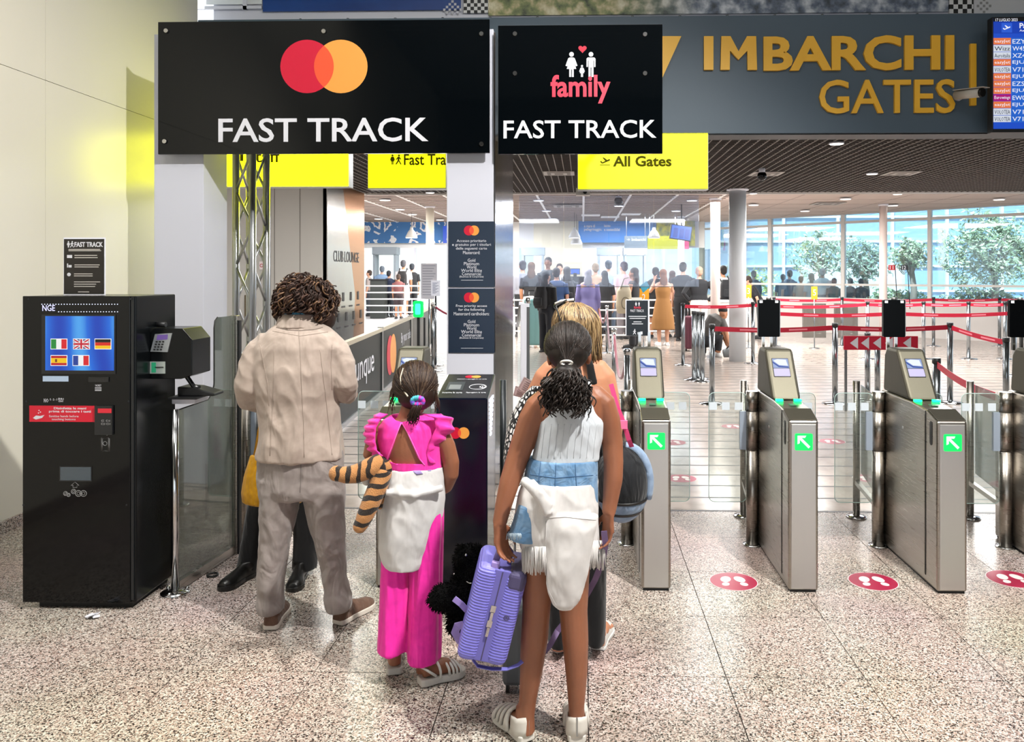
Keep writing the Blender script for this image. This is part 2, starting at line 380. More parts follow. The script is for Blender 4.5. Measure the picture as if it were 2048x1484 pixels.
# ------------------------------------------------------------------ pale ceiling of the security hall
M_ceil = mat('pale_ceiling', '#b9a9a0', .7)
_a, _b = P(1404, 445, 26.4), P(2048, 410, 19.7); _t = (16.38-_a.y)/(_b.y-_a.y); _c = _a.lerp(_b, _t)
cs = MB().prism([(-14,16.38,3.4),(_c.x+.1,16.38,3.4),(_a.x+.1,_a.y+.1,3.4),(-14,_a.y+.1,3.4)], (0,0,.1)).build('ceiling_security', M_ceil); struct(cs)
M_lstrip = mat('white_ceiling_strip', '#f4f1ee', .5)
k = 0; x = -13.0
while x < 3.6:
    MB().box(x, x+.05, 16.4, 26.2, 3.375, 3.402).build('ceiling_strip', M_lstrip, cs); x += 1.0
m = MB(); y = 16.6
while y < 26: m.box(-14, 3.2, y, y+.09, 3.385, 3.401); y += .34
struct(m.build('ceiling_battens', mat('ceiling_batten','#8f827a',.7), cs), 'stuff')
m = MB()
for i in range(9): m.box(3.6+i*1.15, 3.615+i*1.15, 16.4, 24, 3.397, 3.4005)
for i in range(6): m.box(3.6, 13, 17.2+i*1.2, 17.215+i*1.2, 3.397, 3.4005)
struct(m.build('ceiling_joints', mat('ceiling_joint','#8a7f78',.7), cs), 'stuff')
for u0, u1, v in ((1163,1200,429),(1202,1238,432.5),(1243,1281,427)):
    a, b = PY(u0, v, 1), PY(u1, v, 1); Yc = 1.7*F/(HY-v)/CP
    MB().box(PY(u0,v,Yc).x, PY(u1,v,Yc).x, Yc-.3, Yc+.3, 3.37, 3.384).build('ceiling_panel', M_lstrip, cs)
# ------------------------------------------------------------------ far walls
YF = 25.9
def fx(u): return PY(u, 500, YF).x
M_glow = mat('bright_wall_white', '#f6f6f4', .6)
wf = MB().box(-14, fx(1075), YF+.1, YF+.2, 2.55, 3.5).box(fx(1165), fx(1410), YF+.1, YF+.2, 2.55, 3.5).box(-14, fx(1410), YF+.1, YF+.2, 0, .5).build('wall_far', M_glow); struct(wf)
struct(MB().box(fx(1068), fx(1165), YF-.2, YF+.05, 0, 3.5).build('wall_cream', mat('cream_plaster','#efe6cb',.7)))
for i in range(16):
    xx = -13.6+i*1.35
    if fx(1068)-.1 < xx < fx(1168): continue
    if xx > fx(1405): break
    w_ = MB().box(xx, xx+.06, YF+.08, YF+.16, .5, 2.55).build('window_%d' % (i+1), M_white); struct(w_)
    MB().box(xx+.06, xx+1.35, YF+.11, YF+.12, .5, 2.55).build('pane', M_glass, w_)
struct(MB().box(-14.2, -14, 7.8, 27.5, 0, 3.5).build('wall_side', M_glow))
# grey wall and lounge partition left of the passage
YG = 13.7
xg0, xg1 = PY(300, 500, YG).x, PY(653, 500, YG).x
gw = MB().box(-9, xg1, YG, YG+.1, 0, 3.5).build('wall_grey', M_grey); struct(gw)
for u in (541, 549, 600):
    MB().box(PY(u,500,YG).x-.006, PY(u,500,YG).x+.006, YG-.004, YG, 0, 3.3).build('panel_joint', mat('joint_dark','#77736d',.7), gw)
struct(MB().box(-9, WX-.25, 7.8, 7.95, 0, 3.5).build('wall_left_return', M_grey))
struct(MB().box(-9, XCL-.06, 7.95, 13.75, 3.3, 3.55).build('ceiling_side', mat('ceiling_trim','#d8d4cf',.6)))
# floor outside and far ground
struct(MB().box(-60, 70, 34, 120, -.2, -.1).box(16, 70, 8, 34, -.2, -.1).build('ground', mat('apron','#b9bab6',.9)))
# ------------------------------------------------------------------ signs
def split_letters(o, name='letter'):
    'one object per letter'
    me = o.data; bm = bmesh.new(); bm.from_mesh(me); bm.verts.ensure_lookup_table(); seen = set(); groups = []
    for v in bm.verts:
        if v.index in seen: continue
        st = [v]; g = set()
        while st:
            q = st.pop()
            if q.index in g: continue
            g.add(q.index); st += [e.other_vert(q) for e in q.link_edges]
        seen |= g; groups.append(g)
    for g in groups:
        idx = sorted(g); mp = {a: i for i, a in enumerate(idx)}
        m2 = bpy.data.meshes.new(name); m2.from_pydata([me.vertices[i].co for i in idx], [], [[mp[i] for i in p.vertices] for p in me.polygons if p.vertices[0] in g])
        m2.materials.append(me.materials[0]); ob = bpy.data.objects.new(name, m2); COL.objects.link(ob); ob.parent = o.parent; ob.matrix_parent_inverse = o.matrix_parent_inverse.copy()
    bm.free(); bpy.data.objects.remove(o)
def rect(u0, v0, u1, v1, Y, d=.02):
    a, b = PY(u0, v0, Y), PY(u1, v1, Y); return MB().box(a.x, b.x, Y, Y+d, b.z, a.z)
def poly_px(pts, Y, d, mt, parent, name, label=None):
    'flat cut-out with thickness d standing proud of plane Y towards the viewer'
    return MB().prism([PY(u, v, Y) for u, v in pts], (0, -d, 0)).build(name, mt, parent, label=label)
def circ(cu, cv, r, n=40, a0=0, a1=2*math.pi, ry=None):
    ry = ry or r; return [(cu+r*math.cos(a0+(a1-a0)*k/n), cv+ry*math.sin(a0+(a1-a0)*k/n)) for k in range(n + (0 if abs(a1-a0-2*math.pi) < 1e-6 else 1))]
def two_discs(cu, cv, r, Y, parent, d=.002, sq=1.0, gap=.62):
    off = r*gap
    poly_px(circ(cu-off*sq, cv, r*sq, ry=r), Y, d, M_red, parent, 'red_disc')
    poly_px(circ(cu+off*sq, cv, r*sq, ry=r), Y, d*1.02, M_orange, parent, 'orange_disc')
    h = math.acos(gap)
    lens = [(cu-off*sq+r*sq*math.cos(a), cv+r*math.sin(a)) for a in [(-h+2*h*k/14) for k in range(15)]] + [(cu+off*sq+r*sq*math.cos(a), cv+r*math.sin(a)) for a in [math.pi-h+2*h*k/14 for k in range(15)]]
    poly_px(lens, Y, d*1.4, M_mid, parent, 'overlap_lens')
def standoff(u, v, Y, parent):
    p = PY(u, v, Y); MB().cyl((p.x, Y-.014, p.z), (p.x, Y, p.z), .016, .019, 14).build('standoff_bolt', M_chrome, parent)
def person_icon(cu, v0, v1, Y, parent, mt, female, d=.003):
    h = v1-v0; r = h*.095; S = lambda pts: [(cu+x*h, v0+y*h) for x, y in pts]
    poly_px(circ(cu, v0+r, r, 16), Y, d, mt, parent, 'icon_head')
    if female: b = [(-.07,.22),(.07,.22),(.13,.25),(.24,.55),(.17,.58),(.09,.36),(.19,.68),(.09,.68),(.09,1),(.015,1),(.015,.7),(-.015,.7),(-.015,1),(-.09,1),(-.09,.68),(-.19,.68),(-.09,.36),(-.17,.58),(-.24,.55),(-.13,.25)]
    else: b = [(-.13,.22),(.13,.22),(.18,.27),(.18,.6),(.12,.6),(.12,.34),(.1,.34),(.1,1),(.015,1),(.015,.62),(-.015,.62),(-.015,1),(-.1,1),(-.1,.34),(-.12,.34),(-.12,.6),(-.18,.6),(-.18,.27)]
    poly_px(S(b), Y, d, mt, parent, 'icon_body')
def walker_icon(cu, v0, v1, Y, parent, mt, d=.003):
    h = v1-v0; S = lambda pts: [(cu+x*h, v0+y*h) for x, y in pts]
    poly_px(circ(cu+.05*h, v0+.1*h, .1*h, 12), Y, d, mt, parent, 'icon_head')
    poly_px(S([(-.05,.22),(.1,.22),(.28,.48),(.22,.52),(.1,.4),(.08,.58),(.3,.98),(.2,1),(.02,.68),(-.2,1),(-.3,.97),(-.08,.6),(-.08,.42),(-.22,.55),(-.27,.5)]), Y, d, mt, parent, 'icon_body')
M_panel = mat('sign_gloss_black', '#04070a', .05, spec=.35)
YS = 6.1
# big black sign
s1 = empty('hanging_sign', PY(648, 305, YS), 'large glossy black sign with red and orange discs above FAST TRACK', 'sign')
rect(316, 44, 979, 306, YS, .025).build('panel', M_panel, s1, bevel=.002)
for u in (360, 930):
    a = PY(u, 180, YS); MB().box(a.x-.03, a.x+.03, YS+.025, YP, a.z-.3, a.z+.3).build('bracket', M_alu, s1)
two_discs(648, 133, 53.5, YS, s1, gap=.63)
split_letters(text('FAST TRACK', (437, 237, 857, 283), M_txtw, s1, Y=YS, bold=.012, depth=.004))
for u, v in ((333,62),(648,63),(963,68),(330,283),(963,288)): standoff(u, v, YS, s1)
# family sign
s2 = empty('hanging_sign', PY(1160, 307, YS), 'smaller glossy black sign with white family figures, red heart and FAST TRACK', 'sign')
rect(996, 51, 1325, 307, YS, .025).build('panel', M_panel, s2, bevel=.002)
for u in (1040, 1285):
    a = PY(u, 110, YS); MB().box(a.x-.02, a.x+.02, YS+.025, YL, a.z-.02, a.z+.02).build('bracket', M_alu, s2)
split_letters(text('FAST TRACK', (1007, 241, 1313, 276), M_txtw, s2, Y=YS, bold=.012, depth=.004))
split_letters(text('family', (1101, 150, 1221, 207), mat('coral_red','#e0354f',.4), s2, Y=YS, bold=.025, depth=.004))
person_icon(1143, 104, 154, YS, s2, M_txtw, True); person_icon(1182, 104, 154, YS, s2, M_txtw, False); person_icon(1164, 130, 154, YS, s2, M_txtw, True)
hp = []
for k in range(28):
    t = 2*math.pi*k/28; hp.append((1165+16*math.sin(t)**3*.52, 98-(13*math.cos(t)-5*math.cos(2*t)-2*math.cos(3*t)-math.cos(4*t))*.52))
poly_px(hp, YS, .003, M_red, s2, 'heart')
for u, v in ((1030,68),(1290,69),(1030,147),(1290,147)): standoff(u, v, YS, s2)
# letters on the lintel
lt = empty('wall_lettering', PY(1656, 141, YL), 'raised mustard yellow IMBARCHI letters on slate lintel', 'lettering')
MB().prism([PY(u, v, YL) for u, v in ((1407,74),(1426,74),(1426,141),(1407,141))], (0,-.03,0)).build('letter', M_gold, lt)
MB().prism([PY(u, v, YL) for u, v in ((1440,141),(1442,74),(1460,74),(1476,104),(1493,74),(1511,74),(1513,141),(1494,141),(1493.5,103),(1476,121),(1459,103),(1458.5,141))], (0,-.03,0)).build('letter', M_gold, lt)
split_letters(text('BARCHI', (1526, 74, 1906, 141), M_gold, lt, Y=YL, bold=.03, depth=.03))
lt = empty('wall_lettering', PY(1770, 227, YL), 'raised mustard yellow GATES letters below IMBARCHI', 'lettering')
split_letters(text('GATES', (1637, 161, 1908, 227), M_gold, lt, Y=YL, bold=.008, depth=.03))
a = MB().prism([PY(u, v, YL) for u, v in ((1290,74),(1362,74),(1320,166))], (0,-.03,0)).build('wall_emblem', M_gold, label='mustard yellow wedge on lintel behind the smaller black sign', cat='emblem')
a = MB().prism([PY(u, v, YL) for u, v in ((1938,89),(1950,89),(1950,212),(1938,212))], (0,-.03,0)).build('wall_bar', M_gold, label='upright mustard yellow bar at right end of lintel', cat='bar')
# security camera on the lintel
p = PY(1916, 192, YL); q = PY(1937, 188, YL-.22)
cc = empty('security_camera', p, 'small bullet security camera mounted beside the GATES letters', 'camera')
MB().cyl((p.x, YL, p.z), (p.x, YL-.03, p.z), .05, .045).build('base', M_white, cc)
MB().tube([(p.x, YL-.03, p.z), (p.x+.02, YL-.1, p.z), q], .016).build('arm', M_white, cc)
d = Vector((.12,-.25,-.03))
MB().cyl(q-d*.5, q+d*.5, .042, .042).build('housing', mat('camera_grey','#b8b3aa',.4), cc)
MB().cyl(q+d*.48, q+d*.55, .044, .04).build('lens', M_black, cc)
MB().beam(q-d*.5+Vector((0,0,.045)), q+d*.68+Vector((0,0,.045)), .09, .006).build('sun_shield', mat('camera_grey','#b8b3aa',.4), cc)
# yellow light boxes below the lintel
def lightbox(u0, v0, u1, v1, Y, label, name='lightbox_sign', glow=None):
    a, b = PY(u0, v0, Y), PY(u1, v1, Y)
    e = empty(name, ((a.x+b.x)/2, Y, b.z), label, 'sign')
    MB().box(a.x, b.x, Y+.012, Y+.16, b.z-.006, a.z+.006).build('housing', mat('lightbox_housing','#b9bcbf',.4), e)
    MB().box(a.x+.006, b.x-.006, Y, Y+.012, b.z+.004, a.z-.004).build('lit_face', glow or M_yellow2, e)
    return e
yb = lightbox(416, 266, 697, 372, YL, 'backlit yellow Staff sign behind the aluminium truss', glow=M_yellow)
split_letters(text('Staff', (494, 300, 561, 325), M_signtxt, yb, Y=YL, bold=.012, depth=.004))
MB().box(PY(480,0,YL).x, PY(487,0,YL).x, YL-.002, YL, PY(0,324,YL).z, PY(0,303,YL).z).build('icon', M_signtxt, yb)
yb = lightbox(735, 266, 892, 376, YL, 'backlit yellow Fast Track sign left of the white pier')
split_letters(text('Fast Tra', (808, 308, 892, 330), M_signtxt, yb, Y=YL, bold=.012, depth=.004))
person_icon(785, 309, 329, YL, yb, M_signtxt, True, .002); walker_icon(797, 309, 329, YL, yb, M_signtxt, .002)
yb = lightbox(1155, 266, 1417, 378, YL, 'backlit yellow All Gates sign under the lintel')
split_letters(text('All Gates', (1226, 312, 1343, 333), M_signtxt, yb, Y=YL, bold=.028, depth=.004))
plane = [(-.5,.1),(-.38,.05),(-.25,.18),(.02,.05),(-.25,-.28),(-.13,-.3),(.22,-.05),(.42,-.14),(.52,-.08),(.46,.02),(-.22,.3),(-.36,.28)]
def plane_icon(cu, cv, w, Y, parent, mt, bar=True):
    poly_px([(cu+x*w, cv+y*w) for x, y in plane], Y, .002, mt, parent, 'plane_icon')
    if bar: poly_px([(cu-.5*w, cv+.42*w), (cu+.5*w, cv+.42*w), (cu+.5*w, cv+.48*w), (cu-.5*w, cv+.48*w)], Y, .002, mt, parent, 'icon_bar')
plane_icon(1210, 321, 20, YL, yb, M_signtxt)
# departures screen
YD = 7.55
ds = empty('departures_screen', PY(2060, 262, YD), 'flat departures screen with blue flight list at right edge', 'screen')
rect(1984, 34, 2150, 264, YD, .09).build('casing', M_blackm, ds, bevel=.004)
M_sblue = mat('screen_blue', '#1f4fc8', .3, emis=.9); M_sbar = mat('screen_row_blue', '#2a6cd8', .3, emis=.8); M_shead = mat('screen_header', '#1740b4', .3, emis=.9)
rect(1987, 36, 2148, 257, YD-.003, .003).build('display', M_sblue, ds)
rect(1987, 36, 2148, 43, YD-.004, .002).build('date_bar', M_blackm, ds)
M_scrw = mat('screen_white', '#f2f4ff', .4, emis=.9)
text('17 LUGLIO 2023', (1991, 37, 2035, 42.5), M_scrw, ds, Y=YD-.005, depth=.001)
rect(1987, 43, 2148, 66, YD-.004, .002).build('header_bar', M_shead, ds)
text('Partenze', (2039, 46, 2092, 56), M_scrw, ds, Y=YD-.005, depth=.001, bold=.02); text('Aeroporto', (2039, 59, 2075, 64), M_scrw, ds, Y=YD-.005, depth=.001)
MB().prism([PY(u,v,YD-.004) for u,v in ((2003,46),(2024,46),(2024,65),(2003,65))], (0,-.001,0)).build('icon_tile', mat('icon_blue','#2f63e0',.4,emis=.8), ds)
plane_icon(2013, 55, 15, YD-.005, ds, M_scrw, False)
M_ej = mat('tile_orange', '#f4804a', .4, emis=.8); M_mg = mat('tile_magenta', '#b5107f', .4, emis=.8); M_tw = mat('tile_white', '#dfe6f2', .4, emis=.8); M_dk = mat('tile_navy', '#26315c', .4)
rows = [('easyJet','EZY83','o'),('Wizz','W455','w'),('Aeroitalia','XZ420','w'),('easyJet','EJU41','o'),('VOLOTEA','V717','w'),('easyJet','EJU16','o'),('easyJet','EZS14','o'),('easyJet','EJU35','o'),('Eurowings','EW08','m'),('easyJet','EJU18','o'),('VOLOTEA','V713','w'),('VOLOTEA','V716','w')]
for k, (n1, n2, c) in enumerate(rows):
    v = 76+k*14.1
    rect(1987, v, 2022, v+13, YD-.004, .002).build('airline_tile', {'o':M_ej,'w':M_tw,'m':M_mg}[c], ds)
    rect(2022, v, 2148, v+13, YD-.004, .002).build('flight_row', M_sbar, ds)
    text(n1, (1989, v+3, 2020, v+11), M_scrw if c != 'w' else M_dk, ds, Y=YD-.005, depth=.001, res=1)
    text(n2, (2025, v+2.5, 2025+8*len(n2), v+11), M_scrw, ds, Y=YD-.005, depth=.001, res=2)
# printed panels above the lintel
YU = YL+.33
def printed(u0, u1, vb, mt, label, cat='poster'):
    a, b = PY(u0, vb, YU), PY(u1, vb, YU)
    return MB().box(a.x, b.x, YU-.02, YU, a.z, a.z+1.3).build('printed_panel', mt, label=label, cat=cat)
def checker(name, sc, c1, c2):
    m = mat(name, c1, .4); N, L, b = nodes(m); g = N.new('ShaderNodeNewGeometry'); k = N.new('ShaderNodeTexChecker'); k.inputs['Scale'].default_value = sc
    k.inputs[1].default_value = lin(c1); k.inputs[2].default_value = lin(c2); mp = N.new('ShaderNodeMapping'); mp.inputs['Scale'].default_value = (1,0,1); L.new(g.outputs['Position'], mp.inputs[0]); L.new(mp.outputs[0], k.inputs[0]); L.new(k.outputs[0], b.inputs[0]); return m
def landscape():
    m = mat('landscape_print', '#5d6a48', .4); N, L, b = nodes(m); g = N.new('ShaderNodeNewGeometry')
    t = N.new('ShaderNodeTexNoise'); t.inputs['Scale'].default_value = 9; t.inputs['Detail'].default_value = 9; L.new(g.outputs['Position'], t.inputs[0])
    s = N.new('ShaderNodeSeparateXYZ'); L.new(g.outputs['Position'], s.inputs[0]); mr = N.new('ShaderNodeMapRange'); mr.inputs['From Min'].default_value = .3; mr.inputs['From Max'].default_value = 1.2; L.new(s.outputs[0], mr.inputs[0])
    r1 = ramp(N, [(.3,'#3a4630'),(.45,'#8a955c'),(.55,'#c9be8c'),(.68,'#f0e8c8')]); r2 = ramp(N, [(.3,'#3a4248'),(.45,'#6c788c'),(.55,'#a3abb8'),(.68,'#dfe4ea')]); L.new(t.outputs[0], r1.inputs[0]); L.new(t.outputs[0], r2.inputs[0])
    x = N.new('ShaderNodeMixRGB'); L.new(mr.outputs[0], x.inputs[0]); L.new(r1.outputs[0], x.inputs[1]); L.new(r2.outputs[0], x.inputs[2]); L.new(x.outputs[0], b.inputs[0]); return m
printed(527, 922, 24, mat('banner_blue','#134a9a',.35,noise=(3,2),col2='#0c3c86'), 'deep blue printed banner above the large black sign')
printed(927, 977, 27, checker('checks_fine',28,'#101010','#f0f0f0'), 'black and white checked panel beside the deep blue banner')
printed(977, 1895, 32, landscape(), 'long hillside landscape print above the lintel')
printed(1897, 1945, 37, checker('checks_coarse',22,'#141414','#f0f0f0'), 'black and white checked panel at right above the lintel')
printed(1946, 2200, 40, mat('panel_white','#dcdde0',.4), 'white printed panel above the departures screen')
pb = PY(905, 14, YU-.02)
bpat = empty('pixel_emblem', pb, 'white pixel pattern printed on the blue banner', 'emblem'); 
for dx, dz in ((-2,0),(-1,1),(0,2),(1,1),(2,0),(1,-1),(0,-2),(-1,-1),(0,0),(-3,-1),(3,-1),(-2,-2),(2,-2)):
    MB().box(pb.x+dx*.028-.012, pb.x+dx*.028+.012, YU-.022, YU-.02, pb.z+dz*.028-.012, pb.z+dz*.028+.012).build('pixel', M_txtw, bpat)
pb = PY(1968, 12, YU-.02)
bpat = empty('pixel_emblem', pb, 'grey pixel pattern printed on the white panel', 'emblem')
for dx, dz in ((-2,0),(-1,1),(0,2),(1,1),(2,0),(1,-1),(0,-2),(-1,-1),(0,0),(0,-3)):
    MB().box(pb.x+dx*.03-.012, pb.x+dx*.03+.012, YU-.022, YU-.02, pb.z+dz*.03-.012, pb.z+dz*.03+.012).build('pixel', mat('pixel_grey','#9a9a9a',.5), bpat)
a, b = PY(392, 20, YU), PY(525, 20, YU)
w_ = struct(MB().box(a.x, b.x, YU-.03, YU, a.z, a.z+.03).box(a.x+.5, a.x+.54, YU-.03, YU, a.z, a.z+1.2).build('window_upper', M_white))
for k in range(5): MB().box(a.x, b.x, YU-.015, YU-.01, a.z+.05+k*.07, a.z+.105+k*.07).build('blind_slat', mat('blind_white','#eef2f4',.5), w_)
m = MB()
for k in range(14):
    p = PY(600+k*95, 27.5+k*1.0, YL+.05); m = MB().ell((p.x, YL+.06, zl1+.012), (.018,.018,.014), 8)
    m.build('fixing_stud', M_chrome, lintel)
# ------------------------------------------------------------------ pier posters
def info_lines(parent, lines, Y, mt):
    for s, u0, u1, v0, v1 in lines: text(s, (u0, v0, u1, v1), mt, parent, Y=Y, depth=.0008, res=2)
YPs = YP-.008
M_navy = mat('poster_navy', '#1d2a3c', .3)
body = ['Gold','Platinum','World','World Elite','Commercial','(Business & Corporate)']
def poster(v0, v1, head, label, foot):
    e = empty('pier_poster', PY(943, v1, YPs), label, 'poster')
    rect(897, v0, 989, v1, YPs, .007).build('board', M_navy, e)
    two_discs(943, v0+18, 10, YPs, e, .001, gap=.52)
    rows = []; v = v0+36 if len(head) == 4 else v0+32
    for s in head: w = 3.6*len(s)/2*.86; rows.append((s, 943-w, 943+w, v, v+6.5)); v += 7.6
    v += 8
    for s in body:
        small = s.startswith('('); w = (1.15 if small else 2.0)*len(s); w = w*.95; rows.append((s, 943-w, 943+w, v, v+(4.5 if small else 6.2))); v += 6.8
    info_lines(e, rows, YPs, M_txtw)
    rect(922, v1-foot, 966, v1-foot+.8, YPs-.001, .001).build('fine_print', M_txtw, e)
poster(443, 574, ['Accesso prioritario','e gratuito per i titolari','delle seguenti carte','Mastercard:'], 'dark navy poster in Italian on white pier, upper of two', 14)
poster(577, 706, ['Free priority access','for the following','Mastercard cardholders:'], 'dark navy poster in English on white pier, lower of two', 10)
# ------------------------------------------------------------------ turnstile gates
GY, GP = 4.30, .784
GX = lambda k: .395+(k-1)*GP if k > 0 else -1.04
M_green = mat('lit_green', '#00e05a', .3, emis=1.6); M_greenl = mat('green_led', '#10f070', .3, emis=6); M_arrow = mat('arrow_white', '#c8ffd8', .3, emis=1.5)
M_scr1 = mat('gate_screen_photo', '#8ea0cc', .4, emis=.8, spec=.1); M_scr2 = mat('gate_screen_lilac', '#cfc8ee', .4, emis=.8, spec=.1); M_scr3 = mat('gate_screen_blue', '#2c4a9a', .4, emis=.8, spec=.1); M_scr4 = mat('gate_screen_pale', '#dfe8f4', .4, emis=.8, spec=.1)
M_head = steel('gate_head_steel', '#605d52', .5, (160,160,3)); M_plate = mat('bluish_plate', '#8d98a6', .35)
M_dkslot = mat('slot_dark', '#1a1a1a', .5)
def rquad(c, w, h, rad, right, up, corners=(1,1,1,1), n=5):
    'rounded rectangle outline'
    c, r, u = Vector(c), Vector(right), Vector(up); pts = []
    for (sx, sz, a0), on in zip(((1,1,0),(-1,1,90),(-1,-1,180),(1,-1,270)), corners):
        cx, cz = sx*(w/2-rad), sz*(h/2-rad)
        if on: pts += [c + r*(cx+rad*math.cos(R(a0+90*k/n))) + u*(cz+rad*math.sin(R(a0+90*k/n))) for k in range(n+1)]
        else: pts.append(c + r*(sx*w/2) + u*(sz*h/2))
    return pts
def glass_leaf(x0, x1, y, z0, z1, parent, squares):
    cx, cz = (x0+x1)/2, (z0+z1)/2
    g = MB().prism(rquad((cx, y, cz), x1-x0, z1-z0, .035, (1,0,0), (0,0,1), (1,1,1,1)), (0, .008, 0)).build('glass_leaf', M_glass, parent)
    ed = rquad((cx, y+.004, cz), x1-x0, z1-z0, .035, (1,0,0), (0,0,1))
    MB().tube(ed, .0022, 4, closed=True).build('glass_edge', M_glassedge, g)
    for sx in squares:
        MB().box(sx-.024, sx+.024, y-.0015, y, z1-.108, z1-.06).build('frosted_square', mat('frosted_film','#c9d2da',.6), g)
def gate(k, label, top, leaves=True):
    x = GX(k); w = .079
    e = empty('turnstile', (x, GY, 0), label, 'turnstile', 'gates of the turnstile row')
    prof = [(0,.012),(0,.915),(.13,.957),(.34,.972),(.80,.972),(.80,.86),(.95,.84),(.95,.012)]
    body = MB().prism([(x-w, GY+a, b) for a, b in prof], (2*w, 0, 0)).build('body', M_steel, e, bevel=.012, seg=3)
    MB().box(x-w+.012, x+w-.012, GY-.004, GY+.01, .02, .90).build('front_panel', M_steelv, e, bevel=.004)
    MB().box(x-w+.01, x+w-.01, GY+.01, GY+.94, 0, .015).build('plinth', M_blackm, e)
    MB().prism([(x-w+.004, GY+.004, .918), (x+w-.004, GY+.004, .918), (x+w-.004, GY+.128, .959), (x-w+.004, GY+.128, .959)], (0, -.001, .004)).build('sloping_lid', M_head, e, bevel=.002)
    for sx in (-1, 1):
        MB().box(x+sx*w-.0015, x+sx*w+.0015, GY+.155, GY+.79, .05, .93).build('side_door', M_steel, e)
        MB().cyl((x+sx*(w-.001), GY+.45, .80), (x+sx*(w+.004), GY+.45, .80), .009, n=12).build('lock', M_chrome, e)
    MB().prism(rquad((x-w-.002, GY+.075, .84), .03, .13, .0149, (0,1,0), (0,0,1)), (.004,0,0)).build('grip_slot', M_dkslot, e)
    hw = .083
    hp = [(.345,.974),(.53,1.235),(.545,1.25),(.70,1.25),(.74,1.2),(.76,.974)]
    hd = MB().prism([(x-hw, GY+a, b) for a, b in hp], (2*hw, 0, 0)).build('head', M_head, e, bevel=.018, seg=3)
    t0, t1 = Vector((x, GY+.345, .974)), Vector((x, GY+.53, 1.235)); up = (t1-t0).normalized(); L = (t1-t0).length; nn = Vector((1,0,0)).cross(up)
    def face(c, w_, h_, nm, m_, par, rad=.004, th=.002):
        return MB().prism(rquad(t0+up*c[1]+Vector((c[0],0,0))-nn*.0, w_, h_, rad, (1,0,0), up), nn*th).build(nm, m_, par)
    sc = face((-.004, L*.66), .10, .125, 'screen', M_blackm, hd, th=.0035)
    face((-.004, L*.66+.026), .092, .062, 'screen_picture', M_scr1, sc, th=.005); face((-.004, L*.66-.034), .092, .05, 'screen_text', M_scr2, sc, th=.005)
    MB().prism([t0+up*(L*.66+q)+Vector((x_,0,0))-nn*.0 for x_, q in ((-.05,.028),(-.018,.0),(.04,-.004),(.04,.004),(-.016,.01),(-.05,.04))], nn*.0058).build('picture_phone', M_scr3, sc)
    MB().prism([t0+up*(L*.66+q)+Vector((x_,0,0)) for x_, q in ((-.046,.044),(-.014,.014),(.036,.01),(.03,.05),(-.02,.054))], nn*.0055).build('picture_pass', M_scr4, sc)
    for sx in (-.052, .052): MB().box(x+sx-.02, x+sx+.02, GY+.30, GY+.325, .972, .984).build('status_led', M_greenl, e)
    MB().box(x-.018, x+.018, GY+.20, GY+.25, .964, .9685).build('reader_mark', mat('reader_mark','#3f6b55',.4), e)
    MB().box(x-w-.0022, x-w+.002, GY+.14, GY+.147, .05, .95).build('side_seam', M_dkslot, e)
    az = .805; ar = MB().prism(rquad((x, GY-.004, az), .094, .09, .008, (1,0,0), (0,0,1)), (0,-.003,0)).build('arrow_display', M_green, e)
    A = [(-.034,.034),(.012,.034),(.006,.022),(-.012,.022),(.034,-.024),(.024,-.034),(-.022,.012),(-.022,-.006),(-.034,-.012)]
    MB().prism([(x+a, GY-.0071, az+b) for a, b in A], (0,-.0015,0)).build('arrow', M_arrow, ar)
    # hinge pillar left of the body, clamp plates and swing leaves
    px, py = x-.115, 5.05
    MB().cyl((px,py,0), (px,py,.60), .038, n=20).build('hinge_pillar', M_steel, e); MB().cyl((px,py,.602), (px,py,.84), .041, n=20).build('hinge_sleeve', M_steel, e); MB().cyl((px,py,.842), (px,py,.965), .038, n=20).build('hinge_pillar', M_steel, e)
    MB().lathe((px,py,0), [(.06,0),(.058,.008),(.03,.01)], 18).build('foot_ring', M_chrome, e)
    MB().box(px-.078, px-.032, py-.012, py+.012, .60, .84).build('clamp_plate', M_plate, e)
    if leaves: glass_leaf(px-.27, px-.035, py-.004, .27, .955, e, (px-.245, px-.165, px-.085))
    if k < 4: glass_leaf(x+w+.003, x+w+.20, py-.004, .27, .955, e, (x+w+.02, x+w+.08, x+w+.155))
    # guide post behind with low rail
    gx, gy = x-.05, 5.64
    MB().cyl((gx,gy,0), (gx,gy,.955), .024, n=16).build('guide_post', M_steel, e); MB().lathe((gx,gy,0), [(.07,0),(.065,.012),(.026,.018)], 20).build('foot_ring', M_chrome, e)
    MB().beam((gx, gy, .25), (px, py+.04, .25), .03, .03).build('low_rail', M_steel, e)
    MB().prism([(gx+.02, gy-.03, .32), (px+.0, py+.08, .32), (px+.0, py+.08, .93), (gx+.02, gy-.03, .93)], (.006,.006,0)).build('guide_glass', M_glass, e)
    # stand above the head
    ty = 5.12
    if top == 'tablet':
        for sx in (-.03, .02): MB().box(x+sx-.008, x+sx+.008, ty-.01, ty+.01, 1.22, 1.33).build('tablet_stem', M_chrome, e)
        tb = MB().prism(rquad((x, ty-.03, 1.42), .136, .235, .008, (1,0,0), (0,0,1)), (0,.028,0)).build('tablet', mat('tablet_black','#040506',.2,spec=.08), e)
        MB().box(x+.066, x+.072, ty-.028, ty-.004, 1.305, 1.535).build('tablet_edge', M_alu, tb)
        MB().box(x-.06, x-.04, ty-.032, ty-.03, 1.517, 1.533).build('tablet_lamp', M_txtw, tb); MB().box(x+.038, x+.058, ty-.032, ty-.03, 1.517, 1.533).build('tablet_lamp', M_txtw, tb)
        MB().cyl((x,ty-.02,1.538), (x,ty-.02,1.552), .016, n=12).build('tablet_camera', M_alu, tb)
